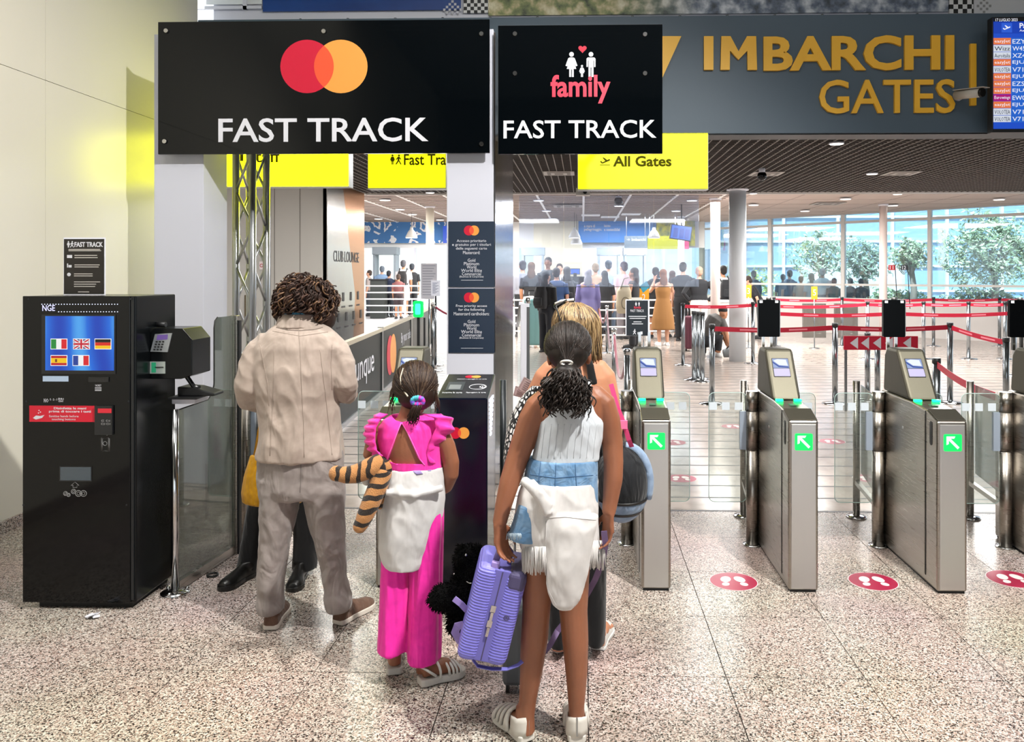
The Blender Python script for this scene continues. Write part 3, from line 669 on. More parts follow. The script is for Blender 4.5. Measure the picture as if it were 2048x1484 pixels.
    if top == 'lamp':
        MB().box(x-.022, x-.006, ty-.01, ty+.01, 1.2, 1.45).build('lamp_stem', M_blackm, e); MB().box(x+.02, x+.03, ty-.01, ty+.01, 1.2, 1.42).build('lamp_stem', M_blackm, e)
        MB().prism(rquad((x-.014, ty-.02, 1.475), .062, .105, .012, (1,0,0), (0,0,1)), (0,.03,0)).build('status_lamp', M_green, e)
        MB().prism(rquad((x-.014, ty-.021, 1.475), .034, .07, .008, (1,0,0), (0,0,1)), (0,-.003,0)).build('lamp_core', mat('lit_cyan','#40f5c8',.3,emis=2), e)
    if top == 'board':
        for sx in (-.03, .03): MB().box(x+sx-.009, x+sx+.009, ty-.01, ty+.01, 1.22, 1.33).build('board_stem', M_chrome, e)
    return e
gate(0, 'turnstile behind the girl in pink with a lit green lamp on its stem', 'lamp')
gate(1, 'leftmost green-arrow turnstile, beside the girl in white top', 'board')
gate(2, 'middle green-arrow turnstile carrying a black tablet on its head', 'tablet')
gate(3, 'right green-arrow turnstile between two pink floor stickers, black tablet on top', 'tablet')
gate(4, 'turnstile cut off by the right edge of the picture', 'tablet')
# small family board on the stem of the first gate
YB = 5.2; b0 = PY(1275, 672, YB)
e = empty('family_board', b0, 'small black family fast track board above the leftmost green-arrow turnstile', 'sign')
rect(1251, 599, 1299, 672, YB, .012).build('frame', M_white, e, bevel=.003); rect(1253, 601, 1296, 671, YB-.003, .003).build('print', mat('board_navy','#141b22',.3), e)
rect(1263, 595, 1284, 601, YB-.002, .01).build('clip', mat('clip_grey','#bdbdb8',.4), e)
person_icon(1272, 604, 612, YB-.003, e, M_txtw, True, .001); person_icon(1278, 604, 612, YB-.003, e, M_txtw, False, .001)
text('family', (1268, 612, 1282, 619), mat('coral_red','#e0354f',.4), e, Y=YB-.003, depth=.001); text('FAST TRACK', (1261, 619, 1288, 624), M_txtw, e, Y=YB-.003, depth=.001)
for v, u0, u1 in ((632,1257,1293),(636,1259,1291),(643,1267,1283),(647,1264,1286)): rect(u0, v, u1, v+1.5, YB-.004, .001).build('fine_print', M_txtw, e)
walker_icon(1269, 658, 669, YB-.003, e, M_txtw, .001); rect(1275, 664, 1278, 669, YB-.004, .001).build('icon_bag', M_txtw, e); rect(1280, 663, 1285, 669, YB-.004, .001).build('icon_bag', M_txtw, e)
# pink floor stickers
M_pink = mat('sticker_crimson', '#980f3a', .35); M_pinkw = mat('sticker_white', '#e2d6d4', .4)
def sticker(u, v, label, r=.128):
    p = G(u, v); e = empty('floor_sticker', p, label, 'sticker', 'footprint stickers on the floor')
    MB().lathe((p.x, p.y, 0), [(r+.004,.0005),(r+.004,.0012)], 40).build('rim', M_pinkw, e)
    MB().lathe((p.x, p.y, 0), [(r,.0012),(r,.0018)], 40).build('disc', M_pink, e)
    for sx in (-1, 1):
        m = MB(); a = sx*.16
        for cy, ry, rx in ((.028,.042,.029),(-.042,.024,.021)):
            m.prism([(p.x+sx*.043+rx*math.cos(t)-a*(cy+ry*math.sin(t)), p.y+cy+ry*math.sin(t), .0018) for t in [2*math.pi*q/20 for q in range(20)]], (0,0,.0005))
        m.build('footprint', M_pinkw, e)
sticker(1467, 1163, 'crimson footprint sticker left of the middle green-arrow turnstile'); sticker(1746, 1163, 'crimson footprint sticker between the middle and right green-arrow turnstiles'); sticker(2024, 1158, 'crimson footprint sticker at the right edge of the picture')
sticker(1362, 957, 'crimson footprint sticker half hidden behind the leftmost green-arrow turnstile'); sticker(1466, 853, 'crimson footprint sticker seen through the glass leaf left of the middle gate'); sticker(1664, 883, 'crimson footprint sticker behind glass right of the middle gate'); sticker(1346, 885, 'crimson footprint sticker just behind the head of the leftmost arrow gate'); sticker(1738, 957, 'crimson footprint sticker behind the hinge pillar of the right gate')
# ------------------------------------------------------------------ payment kiosk
KY = 3.985
kx0, kx1 = PY(45, 900, KY).x, PY(268, 900, KY).x; KB = 4.39; kz = 1.588
ko = empty('payment_kiosk', ((kx0+kx1)/2, KY, 0), 'tall glossy black payment kiosk with blue touch screen by the left wall', 'kiosk')
MB().box(kx0+.02, kx1+.004, KY+.012, KB, .035, kz).build('cabinet', mat('kiosk_side_black','#07090b',.25,spec=.25), ko, bevel=.006)
MB().box(kx0, kx1-.02, KY, KY+.012, .035, kz).build('front_panel', M_black, ko, bevel=.003)
MB().box(kx0+.06, kx1-.03, KY+.04, KB-.02, 0, .036).build('plinth', M_blackm, ko)
MB().box(kx1-.018, kx1-.004, KY+.004, KY+.014, .05, kz-.005).build('corner_strip', mat('strip_black','#15181b',.35), ko)
def K(u0, v0, u1, v1, nm, m_, par=None, d=.002, y=None):
    y = KY if y is None else y
    a, b = PY(u0, v0, y), PY(u1, v1, y); return MB().box(a.x, b.x, y-d, y, b.z, a.z).build(nm, m_, par or ko)
bz = K(84, 629, 232, 748, 'screen_bezel', mat('bezel_black','#101216',.3), d=.004)
def kscreen():
    m = mat('kiosk_screen_blue', '#1450c8', .25, emis=1.0); N, L, b = nodes(m); g = N.new('ShaderNodeNewGeometry'); t = N.new('ShaderNodeTexWave'); t.inputs['Scale'].default_value = 1.3; t.inputs['Distortion'].default_value = 5; t.inputs['Detail'].default_value = 1; L.new(g.outputs['Position'], t.inputs[0])
    r = ramp(N, [(0,'#0a3fb4'),(.6,'#1668d6'),(1,'#4aa0ea')]); L.new(t.outputs['Fac'], r.inputs[0]); L.new(r.outputs[0], b.inputs['Emission Color']); b.inputs['Base Color'].default_value = (0,0,0,1); return m
sc = K(92, 632, 229, 741, 'touch_screen', kscreen(), bz, .0055)
def flag(cu, cv, stripes, vertical, extra=None, nm='flag'):
    m = MB(); mats = []; y = KY-.0056; n = sum(q for q, c in stripes); acc = 0; W, Hh = 31, 19
    for q, c in stripes:
        mt = mat('flag_'+c, c, .4, emis=.8)
        if mt not in mats: mats.append(mt)
        if vertical: u0, u1, v0, v1 = cu-W/2+W*acc/n, cu-W/2+W*(acc+q)/n, cv-Hh/2, cv+Hh/2
        else: u0, u1, v0, v1 = cu-W/2, cu+W/2, cv-Hh/2+Hh*acc/n, cv-Hh/2+Hh*(acc+q)/n
        a, b = PY(u0, v0, y), PY(u1, v1, y); m.box(a.x, b.x, y-.0015, y, b.z, a.z, mats.index(mt)); acc += q
    for pts, c in (extra or []):
        mt = mat('flag_'+c, c, .4, emis=.8)
        if mt not in mats: mats.append(mt)
        m.prism([PY(cu+x*W/2, cv+z*Hh/2, y-.0016) for x, z in pts], (0,-.0006-.0003*extra.index((pts,c)),0), mats.index(mt))
    a, b = PY(cu-W/2-1.3, cv-Hh/2-1.3, y), PY(cu+W/2+1.3, cv+Hh/2+1.3, y); mats.append(mat('flag_#ffffff','#ffffff',.4,emis=.8)) if mat('flag_#ffffff','#ffffff',.4,emis=.8) not in mats else None
    m.box(a.x, b.x, y-.0005, y, b.z, a.z, mats.index(mat('flag_#ffffff')))
    m.build(nm, mats, sc)
flag(118, 688, [(1,'#1f8a3a'),(1,'#f4f4f4'),(1,'#d8202c')], True, nm='italian_flag')
cr = lambda w: [[(-1,-w),(1,-w),(1,w),(-1,w)], [(-w*.62,-1),(w*.62,-1),(w*.62,1),(-w*.62,1)]]
dg_ = lambda w: [[(-1,-1),(-1+w,-1),(1,1-w*1.2),(1,1),(1-w,1),(-1,-1+w*1.2)], [(1,-1),(1,-1+w*1.2),(-1+w,1),(-1,1),(-1,1-w*1.2),(1-w,-1)]]
flag(163, 688, [(1,'#1c2f7a')], True, [(q,'#f0f0f0') for q in dg_(.34)]+[(q,'#c8102e') for q in dg_(.14)]+[(q,'#f0f0f1') for q in cr(.34)]+[(q,'#c8102f') for q in cr(.19)], nm='british_flag')
flag(206, 688, [(1,'#0c0c0c'),(1,'#d8281c'),(1,'#f2c21a')], False, nm='german_flag')
flag(118, 721, [(1,'#c01c24'),(2,'#f6c718'),(1,'#c01c24')], False, [([(-.5,-.3),(-.25,-.3),(-.25,.35),(-.5,.35)],'#7a3a1a')], nm='spanish_flag')
flag(162, 721, [(1,'#24409a'),(1,'#f4f4f4'),(1,'#d8202c')], True, nm='french_flag')
M_led = mat('led_dot_white', '#dfe6ff', .3, emis=2)
m = MB()
for k in range(28):
    for v in (608.5, 623.5):
        if v > 620 and k < 6: continue
        a = PY(84+k*5.6, v, KY); m.box(a.x-.0018, a.x+.0018, KY-.002, KY, a.z-.0018, a.z+.0018)
o = m.build('led_dots', M_led, ko); o['kind'] = 'stuff'
text('NGE', (85, 610, 110, 622), mat('led_text','#c9c8ff',.3,emis=1.6), ko, Y=KY, depth=.001)
K(86, 752, 137, 763, 'small_display', mat('lcd_pale','#c3d6ea',.3,emis=.6)); K(178, 754, 218, 764, 'ticket_slot', M_dkslot, d=.006)
for v in (775, 777.8, 780.4): K(190, v, 203, v+1.2, 'ticket_mark', M_txtw, d=.001)
text('TICKET', (190, 769, 203, 773), M_txtw, ko, Y=KY, depth=.001, res=1); text('NO', (88, 797, 97, 805), M_txtw, ko, Y=KY, depth=.001, res=1); text('5 - 2 - 1', (100, 797, 114, 801), M_txtw, ko, Y=KY, depth=.001, res=1); text('EURO', (117, 796, 128, 800), M_txtw, ko, Y=KY, depth=.001, res=1); text('CENT', (117, 801, 127, 804), M_txtw, ko, Y=KY, depth=.001, res=1)
st = K(59, 811, 190, 844, 'hygiene_sticker', mat('sticker_red','#c8102e',.4), d=.0015)
text('Disinfetta le mani\nprima di toccare i tasti', (98, 814, 182, 826.5), M_txtw, st, Y=KY-.0015, depth=.0006, res=2, bold=.02); text('Sanitise hands before\ntouching buttons', (98, 830, 157, 842), M_txtw, st, Y=KY-.0015, depth=.0006, res=2)
poly_px([(66,836),(72,831),(80,832),(89,830),(84,836),(72,839)], KY-.0015, .0006, M_txtw, st, 'hand_icon')
for u, v in ((78,821),(81,824),(77,826)): poly_px(circ(u,v,1.2,8), KY-.0015, .0006, M_txtw, st, 'drop_icon')
ba = K(192, 811, 227, 869, 'banknote_slot', mat('acceptor_black','#16181a',.4), d=.012); K(196, 817, 223, 826, 'red_led_mouth', mat('red_led','#c82030',.3,emis=1.0), ba, d=.002, y=KY-.012)
text('€5  €10\n€20 €50', (202, 839, 221, 850), mat('dim_print','#8a8a8a',.5), ba, Y=KY-.012, depth=.001, res=1)
M_dim = mat('dim_print','#8a8a8a',.5)
def outline(pts, parent, mt=M_dim, w=.0012, y=KY): MB().tube([PY(u, v, y-.001) for u, v in pts], w, 4, closed=True).build('printed_outline', mt, parent)
outline([(201,863),(206,858),(211,863),(208,863),(208,868),(204,868),(204,863)], ko); outline([(208,864),(213,864),(213,861),(217,861),(217,866),(219,866),(214,871)], ko)
outline([(203,875),(217,875),(217,901),(203,901)], ko); outline(circ(210,887,4,14), ko); outline([(205,877),(219,877),(219,903),(205,903)], ko)
tr = K(119, 932, 184, 963, 'coin_tray', M_dkslot, d=.003); K(121, 934, 182, 961, 'tray_flap', mat('tray_blue_grey','#3a4650',.15,spec=.8), tr, d=.002, y=KY-.003)
outline([(142,971),(150,964),(158,971),(154,971),(154,975),(146,975),(146,971)], ko)
for u, v, r in ((131,987,4),(137,990,3.4),(147,983,4.5),(157,987,6),(167,987,6)): outline(circ(u,v,r,14), ko, w=.0016); outline(circ(u,v,r*.5,10,R(40),R(320)), ko)
for u, v in ((57,598),(262,598),(53,803),(257,803),(47,1010),(253,1010),(43,1216),(250,1216)):
    p = PY(u, v, KY); MB().cyl((p.x, KY-.002, p.z), (p.x, KY, p.z), .005, n=10).build('screw', mat('screw_dark','#2a2d30',.3,.6), ko)
# card terminal on the kiosk side
bx0, bx1, by0, by1 = kx1+.004, kx1+.225, 4.13, 4.34
z0, z1 = PY(300, 758, by0).z, PY(300, 657, by0).z
ct = MB().prism([(bx0,by0,z0),(bx1-.06,by0,z0),(bx1,by0,z0+.02),(bx1,by0,z1-.06),(bx1-.05,by0,z1),(bx0+.02,by0,z1),(bx0,by0,z1-.02)], (0,by1-by0,0)).build('terminal_box', mat('kiosk_side_black'), ko, bevel=.004)
kp = MB().prism([PY(u,v,by0) for u,v in ((311,668),(345,666),(336,704),(302,703))], (0,-.006,0)).build('keypad', mat('keypad_silver','#a9aeb2',.35,.7), ct)
MB().prism([PY(u,v,by0-.006) for u,v in ((315,670),(336,669),(335,679),(313,680))], (0,-.001,0)).build('keypad_display', mat('keypad_lilac','#8a6ac0',.4,emis=.4), kp)
for r_ in range(4):
    for c_ in range(3):
        u, v = 313.5+c_*6.5-r_*1.5, 683.5+r_*5.2; MB().prism([PY(u+a,v+b,by0-.006) for a,b in ((-2,-1.5),(2,-1.5),(2,1.5),(-2,1.5))], (0,-.002,0)).build('key', M_dkslot, kp)
cr_ = MB().prism([PY(u,v,by0) for u,v in ((301,723),(331,723),(331,747),(301,747))], (0,-.006,0)).build('card_reader', mat('reader_silver','#b9c4c0',.3,.6), ct)
MB().prism([PY(u,v,by0-.006) for u,v in ((303,725),(312,725),(312,745),(303,745))], (0,-.001,0)).build('reader_light', mat('reader_green','#2fa878',.4,emis=.5), cr_); MB().prism([PY(u,v,by0-.006) for u,v in ((310,733.5),(327,733.5),(327,735.5),(310,735.5))], (0,-.002,0)).build('card_slit', M_dkslot, cr_)
p = PY(336, 649, 4.2); MB().cyl((kx1, 4.2, p.z), (kx1+.05, 4.2, p.z), .014).build('side_lock', M_blackm, ko)
# shelf with telephone
sx0, sx1 = kx1+.004, PY(411, 786, 4.3).x; zz = PY(370, 789, 4.3).z
zm_ = PY(350, 818, G(350,1187).y).z
sh = MB().box(kx1+.06, sx1, 4.2, 4.4, zz-.012, zz).build('shelf', M_blackm, ko, bevel=.003)
MB().box(kx1+.06, sx1-.03, 4.24, 4.4, max(zm_+.02, zz-.17), zz-.014).build('shelf_box', M_white, ko, bevel=.004)
ph = empty('desk_phone', ((kx1+.19), 4.3, zz), 'black corded telephone on the shelf beside the kiosk', 'telephone')
MB().prism([(kx1+.09,4.24,zz),(kx1+.29,4.24,zz),(kx1+.29,4.24,zz+.015),(kx1+.18,4.24,zz+.045),(kx1+.09,4.24,zz+.05)], (0,.12,0)).build('base', M_blackm, ph, bevel=.006)
MB().tube([(kx1+.12,4.26,zz+.14),(kx1+.135,4.26,zz+.10),(kx1+.17,4.26,zz+.05),(kx1+.2,4.26,zz+.04)], [.016,.013,.013,.017], 8).build('handset', mat('phone_black','#15171a',.3), ph)
# notice standing on the kiosk
YN = 4.12; e = empty('notice_board', (PY(168,590,YN).x, YN, kz), 'white-edged black FAST TRACK notice standing on top of the kiosk', 'sign')
a, b = PY(127, 475, YN), PY(210, 590, YN)
MB().box(a.x, b.x, YN, YN+.006, kz+.001, a.z).build('backing', M_white, e); MB().box(a.x+.004, b.x-.004, YN-.002, YN, kz+.008, a.z-.008).build('print', mat('notice_black','#17120f',.35), e)
YQ = YN-.002; walker_icon(144, 482, 495, YQ, e, M_txtw, .001); person_icon(137, 482, 495, YQ, e, M_txtw, True, .001); text('FAST TRACK', (149, 484, 206, 494), M_txtw, e, Y=YQ, depth=.001, bold=.03)
for u0, u1, v in ((137,200,498),(137,202,500.6),(149,194,510),(149,195,514.5),(149,199,529),(149,197,533),(148,185,547),(148,185,551),(148,200,563),(148,192,567.5),(148,190,572),(156,178,583)):
    rect(u0, v, u1, v+1.6, YQ-.001, .001).build('fine_print', mat('print_grey','#b9b4ae',.5), e)
rect(134, 510, 144, 516, YQ-.001, .001).build('icon_ticket', M_txtw, e); rect(134, 527, 136, 535, YQ-.001, .001).build('icon_bag', M_txtw, e); rect(137, 530, 143, 535, YQ-.001, .001).build('icon_bag', M_txtw, e); poly_px(circ(138,549,3.6,14), YQ, .001, M_txtw, e, 'icon_info')
# crumpled paper on the floor
p = G(186, 1235); m = MB()
for k in range(7): m.beam(p+Vector((random.uniform(-.03,.03), random.uniform(-.02,.02), .008)), p+Vector((random.uniform(-.03,.03), random.uniform(-.02,.02), .012+random.random()*.02)), .03, .002)
m.build('paper_scrap', M_txtw, label='crumpled white paper scrap on the floor in front of the kiosk', cat='paper')
# ------------------------------------------------------------------ glass side screen by the kiosk
pb = G(350, 1187); e = empty('glass_screen', (pb.x, pb.y, 0), 'stainless post and glass side screen right of the payment kiosk', 'screen')
MB().cyl((pb.x,pb.y,.01), (pb.x,pb.y,PY(350,818,pb.y).z), .019, n=20).build('post', M_chrome, e); MB().lathe((pb.x,pb.y,0), [(.075,0),(.07,.012),(.03,.02),(.022,.022)], 24).build('foot_ring', M_chrome, e)
for a in (30, 150, 270): MB().ell((pb.x+.06*math.cos(R(a)), pb.y+.06*math.sin(R(a)), .018), (.012,.012,.012), 8).build('bolt', M_chrome, e)
qb = G(470, 1107)
zt, zm = PY(470, 631, qb.y).z, PY(350, 818, pb.y).z
dv = Vector((qb.x-pb.x, qb.y-pb.y, 0)); at = lambda t, z: Vector((pb.x, pb.y, z))+dv*t
t0 = .62
gp = [at(.04,.05), at(.97,.05), at(.97,zt), at(t0+.06,zt), at(t0+.015,zt-.02), at(t0,zt-.06), at(t0,zm+.08), at(t0-.03,zm+.03), at(t0-.1,zm), at(.04,zm-.01)]
MB().prism(gp, (.008,-.006,0)).build('glass_pane', glass('screen_glass','#dfe6df',.16,.09,'#b9c0b4'), e)
MB().tube(gp[3:], .004, 6).build('rubber_edge', M_blackm, e); MB().beam(at(.04,.03), at(.97,.03), .02, .05).build('bottom_rail', M_steel, e); MB().beam(at(.5,.3), at(.5,.62), .012, .012, up=(1,0,0)).build('handle_rail', M_chrome, e)
MB().box(qb.x-.028, qb.x+.02, qb.y-.02, qb.y+.03, 0, zt).build('end_profile', M_steel, e, bevel=.003); MB().box(qb.x+.02, qb.x+.032, qb.y-.012, qb.y+.02, 0, zt-.03).build('rubber_seal', M_blackm, e)
rp = G(425, 1152); MB().tube([(rp.x+.028*math.cos(t), rp.y+.028*math.sin(t), .008) for t in [k*math.pi/8 for k in range(16)]], .006, 6, closed=True).build('black_ring', M_blackm, label='small black ring lying by the glass side screen', cat='ring')
# lane end post left of the man
x_ = PY(500, 1000, 5.0).x
e = empty('lane_post', (x_, 5.0, 0), 'pair of steel lane posts beside the man in beige jacket', 'post')
MB().cyl((x_-.03,5.0,0), (x_-.03,5.0,.96), .034, n=20).build('post', M_steel, e); MB().cyl((x_+.05,5.05,0), (x_+.05,5.05,.96), .034, n=20).build('post', M_steel, e); MB().box(x_-.01,x_+.03,5.0,5.03,.2,.9).build('clamp_plate', M_plate, e)
glass_leaf(x_+.09, x_+.36, 5.05, .27, .955, e, (x_+.13, x_+.21, x_+.29))
# ------------------------------------------------------------------ black card totem in front of the pier
TY_ = 4.30; tx0, tx1 = PY(872, 800, TY_).x, PY(975, 800, TY_).x; tz = PY(920, 797, TY_).z; tb = 4.67; tz2 = PY(940, 749, tb).z
M_totem = mat('totem_navy_black', '#070d1c', .14, spec=.5)
e = empty('card_totem', ((tx0+tx1)/2, TY_, 0), 'dark navy card reader totem with sloping top in front of the white pier', 'kiosk')
MB().prism([(tx0,TY_,.012),(tx0,TY_,tz),(tx0,tb,tz2),(tx0,tb+.02,tz2),(tx0,tb+.02,.012)], (tx1-tx0,0,0)).build('body', M_totem, e, bevel=.006)
MB().box(tx0+.01, tx1-.01, TY_+.01, tb, 0, .013).build('plinth', M_blackm, e)
tu = Vector((0, tb-TY_, tz2-tz)).normalized(); tn = Vector((1,0,0)).cross(tu); T0 = Vector((tx0, TY_, tz))
FR = (T0+tn*.001, (1,0,0), tu); W_ = tx1-tx0; LL = math.hypot(tb-TY_, tz2-tz)
top = MB().prism(rquad(T0+Vector((W_/2,0,0))+tu*(LL/2), W_-.012, LL-.012, .006, (1,0,0), tu), tn*.001).build('sloping_panel', mat('totem_top_black','#0b0f12',.25), e)
def tq(x0, y0, x1, y1, nm, m_, th=.0012): return MB().prism([T0+tn*.001+Vector((x0,0,0))+tu*y0, T0+tn*.001+Vector((x1,0,0))+tu*y0, T0+tn*.001+Vector((x1,0,0))+tu*y1, T0+tn*.001+Vector((x0,0,0))+tu*y1], tn*th).build(nm, m_, top)
tq(.03, .12, .125, .25, 'card_slot_frame', mat('slot_grey','#32383c',.4)); tq(.045, .13, .11, .2, 'card_slot', mat('slot_silver','#9aa0a4',.3,.6), .003)
text('Inserire la carta', (.02, .075, .13, .095), M_txtw, top, frame=FR, depth=.0012, res=1); text('Appoggiare la carta', (.15, .075, .26, .095), M_txtw, top, frame=FR, depth=.0012, res=1); text('Inserisci o appoggia la tua carta', (.07, .29, .24, .305), M_txtw, top, frame=FR, depth=.0012, res=1)
for r_ in (.012, .022, .032): MB().tube([T0+tn*.003+Vector((.205+r_*1.3*math.cos(t),0,0))+tu*(.17+r_*math.sin(t)) for t in [R(-50+q*20) for q in range(6)]], .0025, 4).build('contactless_wave', M_txtw, top)
MB().tube([T0+tn*.003+Vector((.205+.048*math.cos(t),0,0))+tu*(.17+.04*math.sin(t)) for t in [k*math.pi/9 for k in range(18)]], .002, 4, closed=True).build('contactless_oval', M_txtw, top)
for dx, m_ in ((-.018, M_red), (.018, M_orange)): MB().disc(T0+tn*(.0025+abs(dx)*.01*(dx>0))+Vector((W_*.56+dx,0,0))+tu*.335, .028, .022, (1,0,0), tu).build('red_disc' if dx < 0 else 'orange_disc', m_, top)
two_discs(919, 866, 11.5, TY_, e, .001, gap=.72)
for k in range(9):
    z = tz-.02-k*.024; MB().box(tx1-.001, tx1+.004, TY_+.09+k*.004, TY_+.27-k*.012, z-.014, z).build('light_slat', mat('slat_light_white','#dfe9ff',.3,emis=2.2), e)
# dark post and tall white profile of the family lane
p = G(1006, 1090); a = PY(1006, 760, p.y)
MB().cyl((p.x,p.y,0), (p.x,p.y,a.z), .02, n=16).build('lane_post', mat('dark_post','#23272a',.35,.5), label='slim dark round post right of the card totem', cat='post')
yw = 6.8; a = PY(1041, 607, yw); b = PY(1058, 607, yw)
e = empty('glass_gate', (a.x, yw, 0), 'tall white framed glass side gate behind the dark-haired girl', 'gate')
MB().box(a.x, b.x, yw, yw+.06, 0, a.z).build('post', M_white, e, bevel=.004); MB().box(b.x-.02, b.x+.006, yw-.002, yw, .05, a.z-.03).build('rubber_seal', mat('seal_grey','#55585a',.6), e)
c = PY(1035, 660, 8.2); MB().prism([(a.x,yw+.06,.1),(c.x,8.2,.1),(c.x,8.2,1.15),(a.x,yw+.06,a.z-.02)], (.008,0,0)).build('glass_pane', M_glass, e); MB().beam((a.x,yw+.03,a.z), (c.x,8.2,1.17), .03, .03).build('top_rail', M_white, e)
MB().cyl((b.x-.01,yw+.02,a.z), (b.x-.01,yw+.02,a.z+.05), .02).build('cap', M_chrome, e)
# ------------------------------------------------------------------ aluminium truss behind the large sign
ch = [PY(472, 600, 6.98), PY(505, 600, 6.74), PY(533, 600, 7.0), PY(499, 600, 7.24)]
e = empty('truss_tower', (ch[1].x, 7.0, 0), 'silver square lattice truss tower beside the left white pier', 'truss')
for c in ch: MB().cyl((c.x,c.y,.01), (c.x,c.y,3.06), .031, n=14).build('chord', M_alu, e)
for i in range(4):
    a, b = ch[i], ch[(i+1) % 4]
    for k in range(9):
        z0, z1 = .12+k*.33, .12+(k+1)*.33
        p, q = ((a, b) if k % 2 else (b, a)); MB().tube([(p.x,p.y,z0), (q.x,q.y,z1)], .013, 6).build('brace', M_alu, e)
MB().box(ch[0].x-.1, ch[2].x+.1, 6.62, 7.36, 0, .012).build('base_plate', M_steel, e)
# notices on the grey wall
for u, v, w, h, lb, c in ((495,495,8,38,'small white notice on the grey wall seen through the truss','#dedede'),(497,620,14,60,'dark gold framed notice low on the grey wall behind the truss','#4a3a10'),(523,531,7,16,'no-entry notice in the gap of the lattice truss','#e8dada')):
    a, b = PY(u-w/2, v-h/2, YG), PY(u+w/2, v+h/2, YG); MB().box(a.x, b.x, YG-.02, YG, b.z, a.z).build('wall_notice', mat('notice'+c, c, .5), label=lb, cat='notice')
p = PY(523, 531, YG-.022); MB().tube([(p.x+.026*math.cos(t), YG-.023, p.z+.026*math.sin(t)) for t in [k*math.pi/8 for k in range(16)]], .005, 4, closed=True).build('prohibition_ring', M_red, label='red prohibition ring printed on the truss-gap notice', cat='mark')
# ------------------------------------------------------------------ club lounge partition
LX = xg1; LY1 = 16.05
M_lsil = mat('lounge_silver', '#c2c2c0', .22, 1.0, bump=(1.2,.25)); M_lcop = mat('lounge_copper', '#c08a5e', .25, 1.0, bump=(1.2,.25))
lp = MB().box(LX-.06, LX, YG, LY1, 0, 3.34).build('partition_lounge', M_grey); struct(lp)
MB().prism([(LX,YG,0),(LX,YG+1.5,0),(LX,YG+1.7,1.3),(LX,YG+.9,3.33),(LX,YG,3.33)], (.012,0,0)).build('silver_panel', M_lsil, lp)
MB().prism([(LX,YG+1.5,0),(LX,LY1,0),(LX,LY1,3.33),(LX,YG+.9,3.33),(LX,YG+1.7,1.3)], (.012,0,0)).build('copper_panel', M_lcop, lp)
FRL = ((LX+.013, YG, 0), (0,1,0), (0,0,1)); M_ldk = mat('lounge_print','#3c3a3a',.5)
text('CLUB LOUNGE', (.35, 1.92, 1.95, 2.12), M_ldk, lp, frame=FRL, depth=.004)
for r_, z in enumerate((1.22, .85)):
    for k in range(4):
        y = .45+k*.48+(.2 if r_ else 0)
        if y > 2.2: continue
        MB().box(LX+.013, LX+.02, YG+y-.05, YG+y+.05, z-.02, z+.14).build('lounge_icon', M_ldk, lp); MB().box(LX+.013, LX+.018, YG+y-.1, YG+y+.1, z-.14, z-.11).build('icon_caption', M_ldk, lp)
# ------------------------------------------------------------------ dark lane barrier with logos
bp = [Vector((-2.6,7.95,0)), Vector((-2.87,11.3,0)), Vector((-3.12,14.4,0)), Vector((-3.62,19.0,0))]
e = empty('lane_barrier', bp[0], 'dark panelled lane barrier with silver rail running away behind the man', 'barrier')
M_bpan = mat('barrier_dark', '#0e1818', .4, spec=.15)
fr = []
for i in range(3):
    a, b = bp[i], bp[i+1]; d = (b-a).normalized(); up = Vector((0,0,1)); n_ = d.cross(up)
    MB().beam(a+up*.46, b+up*.46, .03, .84, up=(0,0,1)).build('panel', M_bpan, e); MB().beam(a+up*.91, b+up*.91, .07, .05).build('top_rail', mat('rail_beige','#b9b09a',.35,.5), e)
    MB().beam(a+up*.025, b+up*.025, .06, .05).build('bottom_rail', M_alu, e); fr.append((a+n_*.017, d, up, (b-a).length))
for q in bp: MB().box(q.x-.035, q.x+.035, q.y-.035, q.y+.035, 0, .95).build('post', M_alu, e)
a, d, up, L_ = fr[0]
text('ovunque', (1.0, .30, 2.75, .62), M_txtw, e, frame=(a, d, up), depth=.002)
a, d, up, L_ = fr[1]
for t, m_ in ((.75, M_red), (1.05, M_orange)): MB().prism([a+d*(t+.3*math.cos(q))+up*(.47+.3*math.sin(q)) for q in [2*math.pi*k/36 for k in range(36)]], d.cross(up)*(.002 if m_ is M_red else .003)).build('red_disc' if m_ is M_red else 'orange_disc', m_, e)
text('By your side', (1.9, .5, 3.05, .72), M_txtw, e, frame=(a, d, up), depth=.002)
# ramp and platform behind the barrier
rp = MB().prism([(-10,18.8,0),(-10,23.0,.42),(-10,26,.42),(-10,26,0)], (PY(895,600,22).x+10.0,0,0)).build('floor_ramp', mat('ramp_white','#e9e6ea',.25)); struct(rp)
# ------------------------------------------------------------------ stanchions and belts
M_belt = mat('belt_red', '#bd0f33', .55); M_beltf = mat('belt_print', '#f08a98', .6); M_post = mat('stanchion_steel', '#8f9497', .22, .95); M_cap = mat('stanchion_cap', '#1d1f21', .4)
def stanchion(u, vt, vb, label, r=.036, rope=False, group='queue stanchions', base=None):
    p = G(u, vb); h = H-(vt-HY)/F*(H*F/(vb-HY))
    e = empty('rope_stanchion' if rope else 'belt_stanchion', (p.x, p.y, 0), label, 'stanchion', group)
    MB().cyl((p.x,p.y,.02), (p.x,p.y,h-.05), r, n=14).build('pole', M_post, e)
    if rope: MB().lathe((p.x,p.y,h-.05), [(r,0),(r*1.3,.01),(r*1.2,.03),(r*1.5,.05),(r*.9,.065)], 14).build('crown', M_chrome, e)
    else:
        MB().cyl((p.x,p.y,h-.05), (p.x,p.y,h), r*1.12, n=14).build('belt_head', M_cap, e)
    MB().lathe((p.x,p.y,0), [(.17,0),(.165,.012),(.05,.025),(r,.03)], 24).build('base', M_chrome, e)
    return Vector((p.x,p.y,h))
